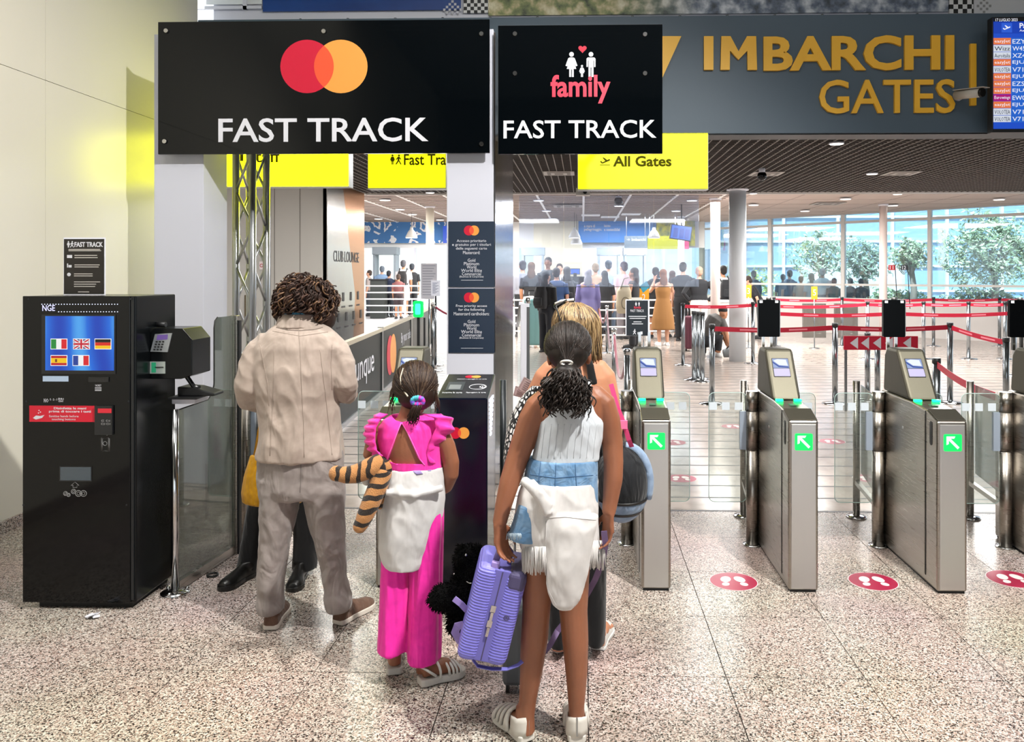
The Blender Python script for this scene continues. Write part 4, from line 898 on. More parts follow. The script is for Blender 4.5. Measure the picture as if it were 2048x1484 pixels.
def belt(a, b, label, w=.062, drop=.03, print_=True):
    a, b = Vector(a), Vector(b); n = 8; pts = []
    d = (b-a); sd = d.cross(Vector((0,0,1))).normalized()
    top = [a+d*(k/n)-Vector((0,0,drop+ .05*math.sin(math.pi*k/n)*min(1, d.length/3))) for k in range(n+1)]
    vs = []; 
    for p in top: vs += [p+sd*.002, p-sd*.002, p-sd*.002-Vector((0,0,w)), p+sd*.002-Vector((0,0,w))]
    fs = []
    for k in range(n): fs += [(k*4+i, k*4+(i+1) % 4, k*4+4+(i+1) % 4, k*4+4+i) for i in range(4)]
    fs += [(3,2,1,0), (n*4,n*4+1,n*4+2,n*4+3)]
    e = empty('retractable_belt', a, label, 'belt', 'red queue belts')
    MB().add(vs, fs).build('webbing', M_belt, e)
    if print_:
        for t in (.3, .7):
            k = t*n; p = top[int(k)].lerp(top[int(k)+1], k-int(k)); dd = (top[int(k)+1]-top[int(k)]).normalized()
            c = p-Vector((0,0,w*.5)); MB().prism([c+dd*s*.12+Vector((0,0,z*w*.16)) for s, z in ((-1,-1),(1,-1),(1,1),(-1,1))], -sd*.004 if sd.y > 0 else sd*.004).build('belt_print', M_beltf, e)
S1 = stanchion(1366,606,730,'steel belt stanchion nearest the woman in the brown dress'); S2 = stanchion(1506,604,727,'steel belt stanchion between round column and middle gate tablet')
belt(S1, S2, 'red belt in front of the round white column, upper one')
for u, vt, vb, lb in ((1388,622,760,'left of three parked stanchions beside the crouching traveller'),(1396,623,757,'middle of three parked stanchions beside the crouching traveller'),(1405,624,763,'right of three parked stanchions beside the crouching traveller')): stanchion(u, vt, vb, lb)
D1 = stanchion(1424,648,808,'front stanchion below the crouching traveller, holding a twisted belt'); D2 = stanchion(1670,646,808,'stanchion left of the red arrow board'); D3 = stanchion(1900,645,806,'stanchion where the slanting belt starts, right of the arrow gate'); D4 = stanchion(2012,675,832,'stanchion at the end of the slanting belt by the right edge')
belt(D1, D2, 'front red belt passing behind the middle gate tablet'); belt(D2, D3, 'front red belt passing behind the right gate tablet'); belt(D3, D4, 'slanting red belt at right, farther one')
C1 = stanchion(1550,620,752,'stanchion hidden behind the middle gate tablet'); C2 = stanchion(2029,619,752,'stanchion beside the right edge tablet'); Cm = stanchion(1790,620,752,'stanchion hidden behind the right gate tablet')
belt(C1, Cm, 'red belt in the second row, left half'); belt(Cm, C2, 'red belt in the second row, right half')
Bs = [stanchion(u, 603, 718, 'third-row stanchion '+q, group='far stanchions') for u, q in ((1735,'above the red arrow board'),(1847,'right of the right gate tablet'),(1937,'below the olive tree crown edge'),(2010,'beside the slanting belt end'),(2075,'beyond the right edge'))]; As = [stanchion(u, 594, 692, 'farthest-row stanchion '+q, group='far stanchions') for u, q in ((1548,'behind the middle gate tablet'),(1684,'left of the slim white column'),(1867,'under the window mullion'),(1999,'below the large olive tree'),(2090,'beyond the right edge'))]
for i, (a, b) in enumerate(zip([S2]+Bs, Bs)): belt(a, b, 'red belt of the third row, stretch %s' % ('beside the middle tablet','above the arrow board','over the right tablet','below the olive tree','at the picture edge')[i])
for i, (a, b) in enumerate(zip(As, As[1:])): belt(a, b, 'farthest red belt before the windows, stretch %s' % ('left of the slim column','behind the right tablet','below the olive tree','at the picture edge')[i])
stanchion(1735,666,800,'short dark stanchion in front of the red arrow board, left one'); stanchion(1755,674,806,'short dark stanchion in front of the red arrow board, right one')
N1 = stanchion(1873,716,900,'dark stanchion right behind the right arrow turnstile'); belt(N1, P(1990, 776, 5.78), 'slanting red belt at right, nearer one')
R1 = stanchion(1198,612,692,'far rope stanchion between the railing and the beige bag', .03, True); R2 = stanchion(1214,612,706,'rope stanchion in front of the railing, second of the pair', .03, True); R3 = stanchion(1228,658,797,'rope stanchion right of the blonde hair', .03, True); R4 = stanchion(1254,700,892,'nearest rope stanchion, left of the leftmost arrow gate', .03, True)
R5 = stanchion(771,604,655,'slim rope stanchion on the white ramp behind the lane barrier', .03, True); R6 = stanchion(866,607,742,'rope stanchion at the far end of the dark lane barrier', .03, True)
M_rope = mat('velvet_rope', '#7a1230', .8, sheen=.5)
def rope(a, b, sag, label):
    a, b = a-Vector((0,0,.03)), b-Vector((0,0,.03)); pts = [a.lerp(b, t)-Vector((0,0,sag*4*t*(1-t))) for t in [k/14 for k in range(15)]]
    e = empty('velvet_rope', a, label, 'rope'); MB().tube(pts, .018, 8).build('cord', M_rope, e)
    for p, q in ((pts[0], pts[1]), (pts[-1], pts[-2])): MB().cyl(p, p.lerp(q, .5), .022, n=10).build('end_cap', M_chrome, e)
rope(R1, R2, .35, 'dark red velvet rope between the two far rope stanchions'); rope(R2, R3, .5, 'dark red velvet rope beside the blonde hair'); rope(R3, R4, .42, 'nearest dark red velvet rope sagging left of the arrow gate')
rope(R5, R5+Vector((-2.2,-1.6,-.1)), .25, 'dark red rope left of the ramp stanchion'); rope(R5, R5+Vector((1.4,-1.2,-.2)), .2, 'dark red rope right of the ramp stanchion'); rope(R6, R6+Vector((1.2,.3,0)), .25, 'dark red rope at the end of the lane barrier')
# red arrow board
YA = 10.0; e = empty('arrow_board', PY(1760, 700, YA), 'red board with white left-pointing arrows behind the right gate', 'sign')
rect(1688, 672, 1836, 700, YA, .02).build('board', M_red, e)
for u in (1700, 1722, 1746, 1770, 1806): poly_px([(u,686),(u+16,674),(u+16,698)], YA, .003, M_txtw, e, 'arrow')
for u in (1692, 1832): a = PY(u, 700, YA); MB().box(a.x-.015, a.x+.015, YA, YA+.02, 0, a.z).build('leg', M_post, e)
# ------------------------------------------------------------------ columns
def column(u0, u1, vb, zt, label, mt):
    p = G((u0+u1)/2, vb); Z = H*F/(vb-HY); r = (u1-u0)/2*Z/F
    o = MB().lathe((p.x,p.y,0), [(r,0),(r,zt)], 40).build('round_column', mt); struct(o)
    MB().lathe((p.x,p.y,zt-.05), [(r*1.02,0),(r*1.3,.012),(r*1.3,.05)], 40).build('collar', M_white, o)
M_colw = mat('column_white', '#c9ccd0', .4); M_colp = mat('column_warm', '#e6d6cf', .5)
column(1458.5, 1492, 722, ZC+.02, '', M_colw); column(1421, 1440, 700, 3.4, '', M_colp); column(852, 868, 684, 3.4, '', mat('column_cream','#ddd7c6',.5)); column(1759, 1774, 688, 3.4, '', M_colp); column(1356, 1369, 664, 3.4, '', M_colw)
# ------------------------------------------------------------------ downlights, vents and domes
M_lamp = mat('downlight_glow', '#fff6ea', .4, emis=3)
def downlight(u, v, z, r=.11, lab='round recessed downlight in the pale ceiling'):
    Z = (z-H)*F/(HY-v); p = P(u, v, Z); e = empty('downlight', (p.x,p.y,z), lab, 'light', 'recessed downlights '+('pale' if z > 3.36 else 'louvre'))
    MB().lathe((p.x,p.y,z-.02), [(r*1.15,0),(r*1.15,.02)], 20).build('rim', M_white, e); MB().lathe((p.x,p.y,z-.024), [(r,0),(r,.004)], 20).build('lamp', M_lamp, e)
for u, v in ((1077,400),(1093,421),(1105,437),(1384,400),(1352,421),(1328,439),(1507,409),(1691,397),(1610,421),(1786,410),(1998,398),(770,399),(825,428),(757,437),(880,439),(800,418),(1238,411)): downlight(u, v, 3.375)
for u, v in ((1673,285),(1744,346),(1795,387),(1506,386),(860,384)): downlight(u, v, ZC-.005, .08, 'round recessed downlight in the dark louvre ceiling')
def vent(u, v, w, z, lab):
    Z = (z-H)*F/(HY-v); p = P(u, v, Z); e = empty('ceiling_vent', (p.x,p.y,z), lab, 'vent'); MB().box(p.x-w/2,p.x+w/2,p.y-w/2,p.y+w/2,z-.012,z-.002).build('frame', mat('vent_grey','#a9a39e',.5), e)
    for k in range(3): q = w*(.38-.12*k); MB().box(p.x-q,p.x+q,p.y-q,p.y+q,z-.016-.003*k,z-.012-.003*k).build('louvre', mat('vent_dark','#6d6762',.6) if k % 2 == 0 else mat('vent_grey'), e)
vent(1802, 346, .5, ZC-.005, 'square air vent in the louvre ceiling, right one'); vent(1532, 347, .5, ZC-.005, 'square air vent in the louvre ceiling behind the dome camera'); vent(1655, 407, .7, 3.39, 'square air vent in the pale ceiling above the windows'); vent(1118, 346, .5, ZC-.005, 'square air vent in the louvre ceiling left of All Gates'); vent(1136, 412, .7, 3.36, 'square air vent in the battened ceiling')
def dome(u, v, lab, z=ZC, s=1):
    Z = (z-.12-H)*F/(HY-v); p = P(u, v, Z); e = empty('dome_camera', (p.x,p.y,z), lab, 'camera'); MB().tube([(p.x,p.y,z),(p.x,p.y,z-.07)], .05*s, 12).build('bracket', M_white, e); MB().ell((p.x,p.y,z-.12), .075*s, 14).build('dome', M_black, e)
dome(1524, 352, 'dark dome camera under the louvre ceiling vent'); dome(1237, 402, 'dark dome camera hanging from the battened ceiling', 3.4, 1.3)
p = PY(1166, 385, 8.05); e = empty('projector_box', p, 'small beige camera box below the All Gates sign', 'camera'); MB().box(p.x-.07,p.x+.07,8.0,8.12,p.z-.03,p.z+.04).build('housing', mat('camera_grey'), e); MB().cyl((p.x+.02,7.98,p.z),(p.x+.02,8.0,p.z),.02).build('lens', M_black, e); MB().box(p.x-.015,p.x+.015,8.02,8.06,p.z+.04,zl0).build('bracket', M_alu, e)
# ------------------------------------------------------------------ banners and signs at the far end
def seahorse():
    m = mat('seahorse_print', '#3f78b4', .5); N, L, b = nodes(m); g = N.new('ShaderNodeNewGeometry'); t = N.new('ShaderNodeTexVoronoi'); t.inputs['Scale'].default_value = 3.2; t.feature = 'DISTANCE_TO_EDGE'; w = N.new('ShaderNodeTexNoise'); w.inputs['Scale'].default_value = 7; L.new(g.outputs['Position'], w.inputs[0])
    x = N.new('ShaderNodeMixRGB'); x.inputs[0].default_value = .12; L.new(g.outputs['Position'], x.inputs[1]); L.new(w.outputs['Color'], x.inputs[2]); L.new(x.outputs[0], t.inputs[0]); r = ramp(N, [(0,'#3f78b4'),(.16,'#3f78b4'),(.17,'#eef0f2'),(.3,'#e8b9b0'),(.31,'#4a82bc')], 'CONSTANT'); L.new(t.outputs[0], r.inputs[0]); L.new(r.outputs[0], b.inputs[0]); return m
YB2 = YF-.1
rect(729, 444, 896, 486, YB2, .05).build('wall_banner', seahorse(), label='blue banner patterned with white curls on the far left wall', cat='banner')
e = empty('wall_banner', PY(1223, 485, YB2-.15), 'bright blue banner with white writing on the far wall', 'banner'); rect(1157, 440, 1290, 485, YB2-.15, .05).build('board', mat('banner_sky','#3f8ada',.5), e)
text('e mare di', (1168, 449, 1190, 455), M_txtw, e, Y=YB2-.15, bold=.03); text('pellegrinaggio.', (1168, 456, 1204, 463), M_txtw, e, Y=YB2-.15, bold=.03); text('lento', (1208, 449, 1221, 454), M_txtw, e, Y=YB2-.15, bold=.03); text('e sostenibile!', (1208, 456, 1240, 462), M_txtw, e, Y=YB2-.15, bold=.03)
rect(1291, 440, 1312, 480, YB2-.1, .05).build('wall_banner', mat('banner_sky2','#5b93cf',.5), label='narrow blue strip beside the bright blue banner', cat='banner')
rect(1313, 440, 1390, 492, YB2-.1, .05).build('wall_banner', mat('banner_yellow','#d9cf2a',.5,noise=(6,4),col2='#6b7a4a'), label='yellow and green picture behind the hanging television', cat='banner')
rect(1368, 478, 1378, 498, YB2-.2, .04).build('wall_banner', mat('banner_pink','#e0457f',.5), label='small pink sign under the hanging television', cat='sign')
def hang(u0, v0, u1, v1, Y, mt, lab, s=None, tm=None):
    e = empty('hanging_sign', PY((u0+u1)/2, v1, Y), lab, 'sign'); rect(u0, v0, u1, v1, Y, .1).build('board', mt, e); a, b = PY(u0+4, v0, Y), PY(u1-4, v0, Y)
    for q in (a, b): MB().box(q.x-.01, q.x+.01, Y+.04, Y+.06, a.z, 3.4).build('hanger', M_alu, e)
    if s: text(s, (u0+(u1-u0)*.1, v0+4, u1-3, v0+10), tm, e, Y=Y, depth=.004)
hang(1249, 472, 1294.5, 496, 22.5, mat('sign_slate','#6b7880',.5), 'slate grey hanging direction sign next to the far yellow sign', '→ Imbarchi', M_txtw); hang(1295.5, 472, 1355, 498, 22.5, mat('sign_yellow_lit','#f2f20a',.5,emis=.7), 'yellow All Gates hanging sign in the far hall', '→ All Gates', mat('sign_print_olive','#a8a410',.6))
rect(886, 452, 896, 486, YB2-.3, .06).build('wall_screen', mat('screen_blue'), label='bright blue screen half hidden by the white pier', cat='screen')
# hanging television
YT = 19.5; c = PY(1362, 465, YT); e = empty('hanging_television', c, 'tilted television with blue picture hanging in the far hall', 'television')
r_, u_ = Vector((.985,.05,-.14)).normalized(), Vector((.14,.1,.98)).normalized(); w, h = .52, .36
MB().prism(rquad(c, w, h, .01, r_, u_), r_.cross(u_)*-.06).build('casing', M_blackm, e); nn = r_.cross(u_)
MB().prism(rquad(c, w-.04, h-.04, .005, r_, u_), nn*.004).build('picture', mat('tv_blue','#3d7bea',.3,emis=.8), e)
for dx in (-.13, .02, .15): MB().prism(rquad(c+r_*dx-u_*.02, .11, .24, .004, r_, u_), nn*.006).build('picture_tile', mat('tv_blue2','#2a5cc8',.3,emis=.7), e)
MB().cyl(c+Vector((.02,.06,.1)), (c.x+.02, c.y+.06, 3.4), .015).build('hanger', M_blackm, e)
# metal detector arches
def arch(u0, u1, vt, Y, lab):
    a, b = PY(u0, vt, Y), PY(u1, vt, Y); e = empty('metal_detector', ((a.x+b.x)/2, Y, 0), lab, 'detector'); g_ = mat('detector_grey','#8e99a2',.5)
    for x in (a.x, b.x-.06): MB().box(x, x+.06, Y, Y+.5, 0, a.z-.22).build('side_panel', g_, e)
    MB().box(a.x-.03, b.x+.03, Y, Y+.5, a.z-.24, a.z).build('header', g_, e)
arch(746, 791, 494, 25.1, 'grey walk-through metal detector on the far left platform'); arch(1044, 1087, 495, 24.2, 'grey walk-through metal detector before the cream wall'); arch(1196, 1239, 495, 24.2, 'left of two metal detectors under the blue banner'); arch(1249, 1292, 495, 24.2, 'right of two metal detectors, under the slate sign')
# pendant lamps
def pendant(u, v, lab, Y=22):
    p = PY(u, v, Y); e = empty('pendant_lamp', (p.x,Y,p.z), lab, 'lamp'); MB().lathe((p.x,Y,p.z-.13), [(.17,0),(.165,.02),(.1,.16),(.05,.22),(.04,.28)], 20).build('shade', mat('lamp_grey','#a6a49e',.5), e); MB().cyl((p.x,Y,p.z+.15),(p.x,Y,3.4),.006,n=6).build('cable', M_blackm, e); MB().lathe((p.x,Y,p.z-.14), [(.155,0),(.155,.008)], 16).build('bulb', M_lamp, e)
pendant(1149, 466, 'grey bell pendant lamp left of the blue banner, upper'); pendant(1153, 478, 'grey bell pendant lamp left of the blue banner, lower', 22.6); pendant(1308, 466, 'grey bell pendant lamp before the yellow picture'); pendant(823, 466, 'grey bell pendant lamp before the patterned banner'); pendant(905, 470, 'grey bell pendant lamp behind the white pier')
# railings, counters and notices of the security zone
def railing(u0, u1, Y, z0, h, lab, n=5, up=None):
    a, b = PY(u0, 600, Y).x, PY(u1, 600, Y).x; e = empty('railing', ((a+b)/2, Y, z0), lab, 'railing'); m_ = mat('railing_white','#dfe0e0',.35)
    for k in range(n): MB().cyl((a,Y,z0+h-.02-k*h*.19),(b,Y,z0+h-.02-k*h*.19), .02, n=8).build('bar', m_, e)
    nn = max(2, int((b-a)/1.1)+1)
    for k in range(nn): x = a+(b-a)*k/(nn-1); MB().box(x-.025,x+.025,Y-.02,Y+.02,z0,z0+h).build('post', m_, e)
railing(729, 892, 22.6, .40, .98, 'white horizontal railing on the far left platform'); railing(1022, 1062, 20.5, 0, 1.05, 'short white railing beside the steel pier cladding'); railing(1180, 1262, 19.2, 0, 1.05, 'white railing behind the blonde woman and rope stanchions'); railing(1296, 1365, 20.6, 0, 1.05, 'white railing behind the brown dress')
def counter(u0, u1, vt, Y, c, lab, z0=0, d=.6):
    a, b = PY(u0, vt, Y), PY(u1, vt, Y); e = empty('counter', ((a.x+b.x)/2, Y, z0), lab, 'counter'); MB().box(a.x,b.x,Y,Y+d,z0,a.z-.04).build('body', mat('counter'+c,c,.5), e, bevel=.01); MB().box(a.x-.03,b.x+.03,Y-.03,Y+d+.03,a.z-.04,a.z).build('worktop', M_blackm, e)
counter(1140, 1182, 553, 23.2, '#1c2024', 'black security counter behind the lilac dress'); counter(1186, 1290, 573, 23.4, '#3b4046', 'dark screening table under the two metal detectors'); counter(740, 770, 558, 22.9, '#2a2f2c', 'dark counter behind the left platform railing', .42, .3); counter(1304, 1352, 570, 23.4, '#2b2f36', 'dark screening table behind the brown dress')
e = empty('security_monitor', PY(1150, 553, 23.4), 'blue lit monitor on the black security counter', 'monitor'); rect(1140, 537, 1160, 549, 23.4, .04).build('casing', M_blackm, e); rect(1141, 538, 1159, 548, 23.395, .005).build('picture', mat('tv_blue'), e); q = PY(1150,553,23.2); MB().box(q.x-.05,q.x+.05,23.38,23.48,q.z,q.z+.1).build('stand', M_blackm, e)
# notice stands by the lane barrier
def notice(u0, v0, u1, v1, Y, lab):
    e = empty('notice_stand', (PY((u0+u1)/2,v1,Y).x, Y, 0), lab, 'notice'); a, b = PY(u0,v0,Y), PY(u1,v1,Y); MB().box(a.x,b.x,Y,Y+.01,b.z,a.z).build('sheet_holder', mat('sheet_white','#dfe2ee',.4), e); c_ = (a.x+b.x)/2; MB().cyl((c_,Y+.02,.02),(c_,Y+.02,b.z+.1),.02).build('pole', M_post, e); MB().lathe((c_,Y+.02,0), [(.15,0),(.14,.015),(.02,.02)]).build('base', M_chrome, e)
    for k in range(12): v = v0+4+k*(v1-v0-8)/12; rect(u0+3, v, u1-3-(k % 3)*3, v+1.2, Y-.002, .001).build('printed_line', mat('line_grey','#9aa0b4',.6), e)
notice(842, 527, 874, 598, 16.5, 'large sheet of notices on a stand by the cream column'); notice(862, 561, 880, 592, 14.8, 'small sheet holder in front of the large notice sheet')
# hanging glass screen of the security zone
a, b = PY(1038, 440, 17.2), PY(1398, 573, 17.2)
e = empty('glass_partition', ((a.x+b.x)/2, 17.2, b.z), 'hazy hanging glass screen across the queue before the security hall', 'screen')
for k in range(4):
    x0 = a.x+(b.x-a.x)*k/4; x1 = a.x+(b.x-a.x)*(k+1)/4; MB().box(x0+.004, x1-.004, 17.2, 17.21, b.z, 3.38).build('glass_pane', glass('hazy_glass','#f2f7ff',.10,.05,'#dfeaff'), e)
MB().box(a.x, b.x, 17.19, 17.22, b.z-.012, b.z).build('bottom_edge', mat('edge_dark','#4a535c',.4), e)
# ------------------------------------------------------------------ window wall on the right
WA, WB = P(1404, 445, 26.4), P(2048, 410, 19.7); WA.z = WB.z = 0
wd = (WB-WA).normalized(); wn = Vector((wd.y, -wd.x, 0)); WC = WA+wd*14
def onw(u, v):
    o = Vector((0,0,H)); d = P(u, v, 1)-o; t = (WA-o).dot(wn)/d.dot(wn); return o+d*t
def wbox(u0, u1, z0, z1, th=.12):
    p, q = onw(u0, 500), onw(u1, 500); p.z = q.z = (z0+z1)/2; return MB().beam(p, q, th, z1-z0)
zw = lambda v: onw(1860, v).z
zs1, zs2, zs3 = zw(604), zw(571), zw(437)
wr = wbox(1404, 2400, 0, zs1, .2).build('wall_window_sill', mat('sill_wall','#cfc9c4',.6)); struct(wr)
M_mull = mat('mullion_grey', '#d6d3cd', .45)
us = [1404, 1541, 1687, 1860, 2075, 2330]
wg = glass('window_glass', '#dcebf4', .04, .06, '#cfe2ee')
for i, (u0, u1) in enumerate(zip(us, us[1:])):
    w_ = wbox(u0-3.5, u0+3.5, zs1, 3.4, .14).build('window_%d' % (20+i), M_mull); struct(w_)
    for z, t in ((zs1+.03,.06),(zs2,.06),(zs3,.07)): wbox(u0+3.5, u1-3.5, z-t/2, z+t/2, .1).build('transom', M_mull, w_)
    for za, zb in ((zs1+.06,zs2-.03),(zs2+.03,zs3-.035),(zs3+.035,3.4)): wbox(u0+3.5, u1-3.5, za, zb, .012).build('pane', wg, w_)
struct(MB().beam(onw(1404,500)*Vector((1,1,0))+Vector((0,0,3.6)) if False else Vector((WA.x,WA.y,3.55)), Vector((WC.x,WC.y,3.55)), .3, .3).build('wall_window_head', M_white))
# building, trees and hedge outside
bd = MB().box(6, 30, 36, 44, 0, 9).build('terminal_building', mat('facade_blue','#9dbfd8',.5), label='pale blue glazed terminal wing outside the windows', cat='building')
for k in range(8): MB().box(6, 30, 35.9, 36, .9+k*1.1, 1.0+k*1.1).build('facade_band', mat('facade_white','#eef3f6',.5), bd)
for k in range(10): MB().box(6.5+k*2.4, 6.62+k*2.4, 35.85, 36, 0, 9).build('facade_mullion', mat('facade_white'), bd)
MB().box(9.5, 13.5, 33.6, 35.4, 0, 2.1).build('parked_van', mat('van_white','#e8ecef',.3), label='white vehicle parked outside behind the window', cat='vehicle', bevel=.25)
def tree(x, y, z0, rr, n, lab, c1='#8a9e78', c2='#cfdab4', trunk=True, sz=.09, nm='olive_tree'):
    e = empty(nm, (x,y,0), lab, 'tree'); rnd = random.Random(int(x*97+y*13)); m = MB()
    for k in range(n):
        while True:
            p = Vector((rnd.uniform(-1,1), rnd.uniform(-1,1), rnd.uniform(-1,1)))
            if .35 < p.length < 1: break
        p *= .8+.35*math.sin(p.x*5+p.z*4)*math.cos(p.y*4)
        c = Vector((x+p.x*rr[0], y+p.y*rr[1], z0+p.z*rr[2])); d = Vector((rnd.uniform(-1,1), rnd.uniform(-1,1), rnd.uniform(-1,1))).normalized(); t = d.orthogonal().normalized(); s_ = sz*rnd.uniform(.6,1.3)
        m.quad(c-d*s_, c+t*s_*.4, c+d*s_, c-t*s_*.4, mi=0 if rnd.random() < .5 else 1)
    o = m.build('foliage', [mat('leaf'+c1,c1,.6), mat('leaf'+c2,c2,.6)], e)
    if trunk:
        MB().tube([(x,y,0),(x+.1,y,z0*.5),(x-.05,y,z0)], [.14,.11,.07], 8).build('trunk', mat('bark','#8d8577',.8), e)
        for a in range(4): MB().tube([(x,y,z0*.7),(x+rr[0]*.5*math.cos(a*1.6),y+rr[1]*.5*math.sin(a*1.6),z0+rr[2]*.3)], [.06,.02], 6).build('branch', mat('bark'), e)
def tw(u, Z): p = P(u, 548, Z); return p.x, p.y
tree(*tw(1985,25.0), 2.45, (1.75,1.3,1.5), 5200, 'large pale olive tree outside the right windows', sz=.085); tree(*tw(1822,26.5), 2.35, (.75,.7,.65), 1500, 'small olive tree outside between the slim column and mullion', sz=.08)
tree(*tw(1728,28.5), 2.2, (1.1,.8,.95), 1800, 'darker tree outside left of the slim white column', '#7f9a80', '#b3c6b0'); tree(*tw(1640,30.0), 2.5, (1.3,.9,1.1), 1700, 'leafy tree outside behind the grey-haired man', '#9ab08c', '#d6e2c4'); tree(*tw(1500,33), 1.0, (1.8,.8,1.25), 1300, 'bright green bush outside behind the round column', '#a9c060', '#dde8a0', False, nm='garden_bush')
tree(*tw(1790,27.5), .75, (1.6,.5,.55), 1500, 'low green hedge outside below the small olive tree', '#6b8a60', '#a3ba8c', False, nm='garden_hedge'); tree(*tw(1960,25.5), .8, (1.6,.5,.55), 1500, 'low hedge outside below the large olive tree', '#728e6c', '#b3c6a4', False, nm='garden_hedge')
# little number flags
for u, c, s in ((1789,'#a01c24','11'),(1814,'#20282c','12')):
    Y = 18.6; a = PY(u+6, 600, Y); t = PY(u+1, 530, Y); e = empty('number_flag', a, ('dark red' if s == '11' else 'black')+' numbered flag on a thin rod before the windows', 'flag')
    MB().tube([(a.x,Y,.9), t], .01, 6).build('rod', M_blackm, e); MB().box(t.x-.15,t.x,Y-.005,Y+.005,t.z-.12,t.z).build('flag_cloth', mat('flagc'+c,c,.6), e); text(s, (t.x-.12,t.z-.1,t.x-.04,t.z-.02), M_txtw, e, frame=((0,Y-.005,0),(1,0,0),(0,0,1)), depth=.002)
# yellow number stands on the window counter
for u, v, s in ((1497,582,'3'),(1629,585,'5')):
    Y = 18.4; e = empty('number_stand', PY(u,595,Y), ('orange number stand left of the guard bending forward' if s == '3' else 'orange number stand below the grey-haired man'), 'sign'); rect(u-6, v-12, u+6, v+14, Y, .02).build('board', mat('stand_orange','#e8a020',.5), e); text(s, (u-3, v-6, u+3, v+6), M_txtw, e, Y=Y)
    q = PY(u, v+14, Y); MB().cyl((q.x,Y+.01,.02),(q.x,Y+.01,q.z+.02),.015,n=8).build('pole', M_post, e); MB().lathe((q.x,Y+.01,0),[(.12,0),(.11,.015),(.02,.02)]).build('base', M_post, e)
Y = 20.4; a, b = PY(1440,0,Y).x, PY(1500,0,Y).x
e = empty('queue_counter', ((a+b)/2,Y,0), 'pale counter behind the round white column', 'counter'); MB().box(a,b,Y,Y+.5,0,.98).build('body', mat('counter_pale','#d8cfc6',.5), e, bevel=.01); MB().box(a-.02,b+.02,Y-.03,Y+.53,.98,1.03).build('worktop', M_white, e)
a, b = PY(1602,0,19.8).x, PY(1665,0,19.8).x
for x, lb in ((a,'left'),(b,'right')): MB().box(x,x+.55,19.6,19.7,.15,.98).build('privacy_panel', glass('smoke_glass','#b9b5b0',.35,.06,'#8a8680'), label='smoky glass panel under the far red belts, %s one' % lb, cat='panel')
# ------------------------------------------------------------------ people: helpers
def skin(name, c, c2=None): return mat(name, c, .48, sss=.08, noise=(6,3), col2=c2 or c, bump=(90,.04))
def bands(name, c1, c2, sc, axis='X', dist=2.5, rough=.9, thr=.62):
    if name in MATS: return MATS[name]
    m = mat(name, c1, rough, sheen=.2); N, L, b = nodes(m); tc = N.new('ShaderNodeTexCoord'); w = N.new('ShaderNodeTexWave'); w.bands_direction = axis; w.inputs['Scale'].default_value = sc; w.inputs['Distortion'].default_value = dist; w.inputs['Detail'].default_value = 2; w.inputs['Detail Scale'].default_value = 1.5
    L.new(tc.outputs['Object'], w.inputs['Vector']); r = ramp(N, [(0,c1),(thr-.05,c1),(thr+.03,c2),(1,c2)]); L.new(w.outputs['Fac'], r.inputs[0]); L.new(r.outputs[0], b.inputs['Base Color'])
    t = N.new('ShaderNodeTexNoise'); t.inputs['Scale'].default_value = 220; L.new(tc.outputs['Object'], t.inputs['Vector']); q = N.new('ShaderNodeBump'); q.inputs['Strength'].default_value = .5; q.inputs['Distance'].default_value = .01; L.new(t.outputs['Fac'], q.inputs['Height']); L.new(q.outputs[0], b.inputs['Normal']); return m
def cloth(name, c, c2=None, fold=.35, scale=7, rough=.8, stretch=(1,1,.35), fine=0):
    'fabric: soft folds as relief, faint tone change of the weave'
    if name in MATS: return MATS[name]
    m = mat(name, c, rough, sheen=.15, spec=.25); N, L, b = nodes(m); tc = N.new('ShaderNodeTexCoord'); mp = N.new('ShaderNodeMapping'); mp.inputs['Scale'].default_value = stretch; L.new(tc.outputs['Object'], mp.inputs[0])
    t = N.new('ShaderNodeTexNoise'); t.inputs['Scale'].default_value = scale; t.inputs['Detail'].default_value = 2.5; t.inputs['Distortion'].default_value = .8; L.new(mp.outputs[0], t.inputs[0])
    q = N.new('ShaderNodeBump'); q.inputs['Strength'].default_value = fold; q.inputs['Distance'].default_value = .06; L.new(t.outputs[0], q.inputs['Height']); L.new(q.outputs[0], b.inputs['Normal'])
    if c2:
        n = N.new('ShaderNodeTexNoise'); n.inputs['Scale'].default_value = fine or 30; n.inputs['Detail'].default_value = 4; L.new(tc.outputs['Object'], n.inputs[0]); r = ramp(N, [(.35,c),(.65,c2)]); L.new(n.outputs[0], r.inputs[0]); L.new(r.outputs[0], b.inputs['Base Color'])
    return m
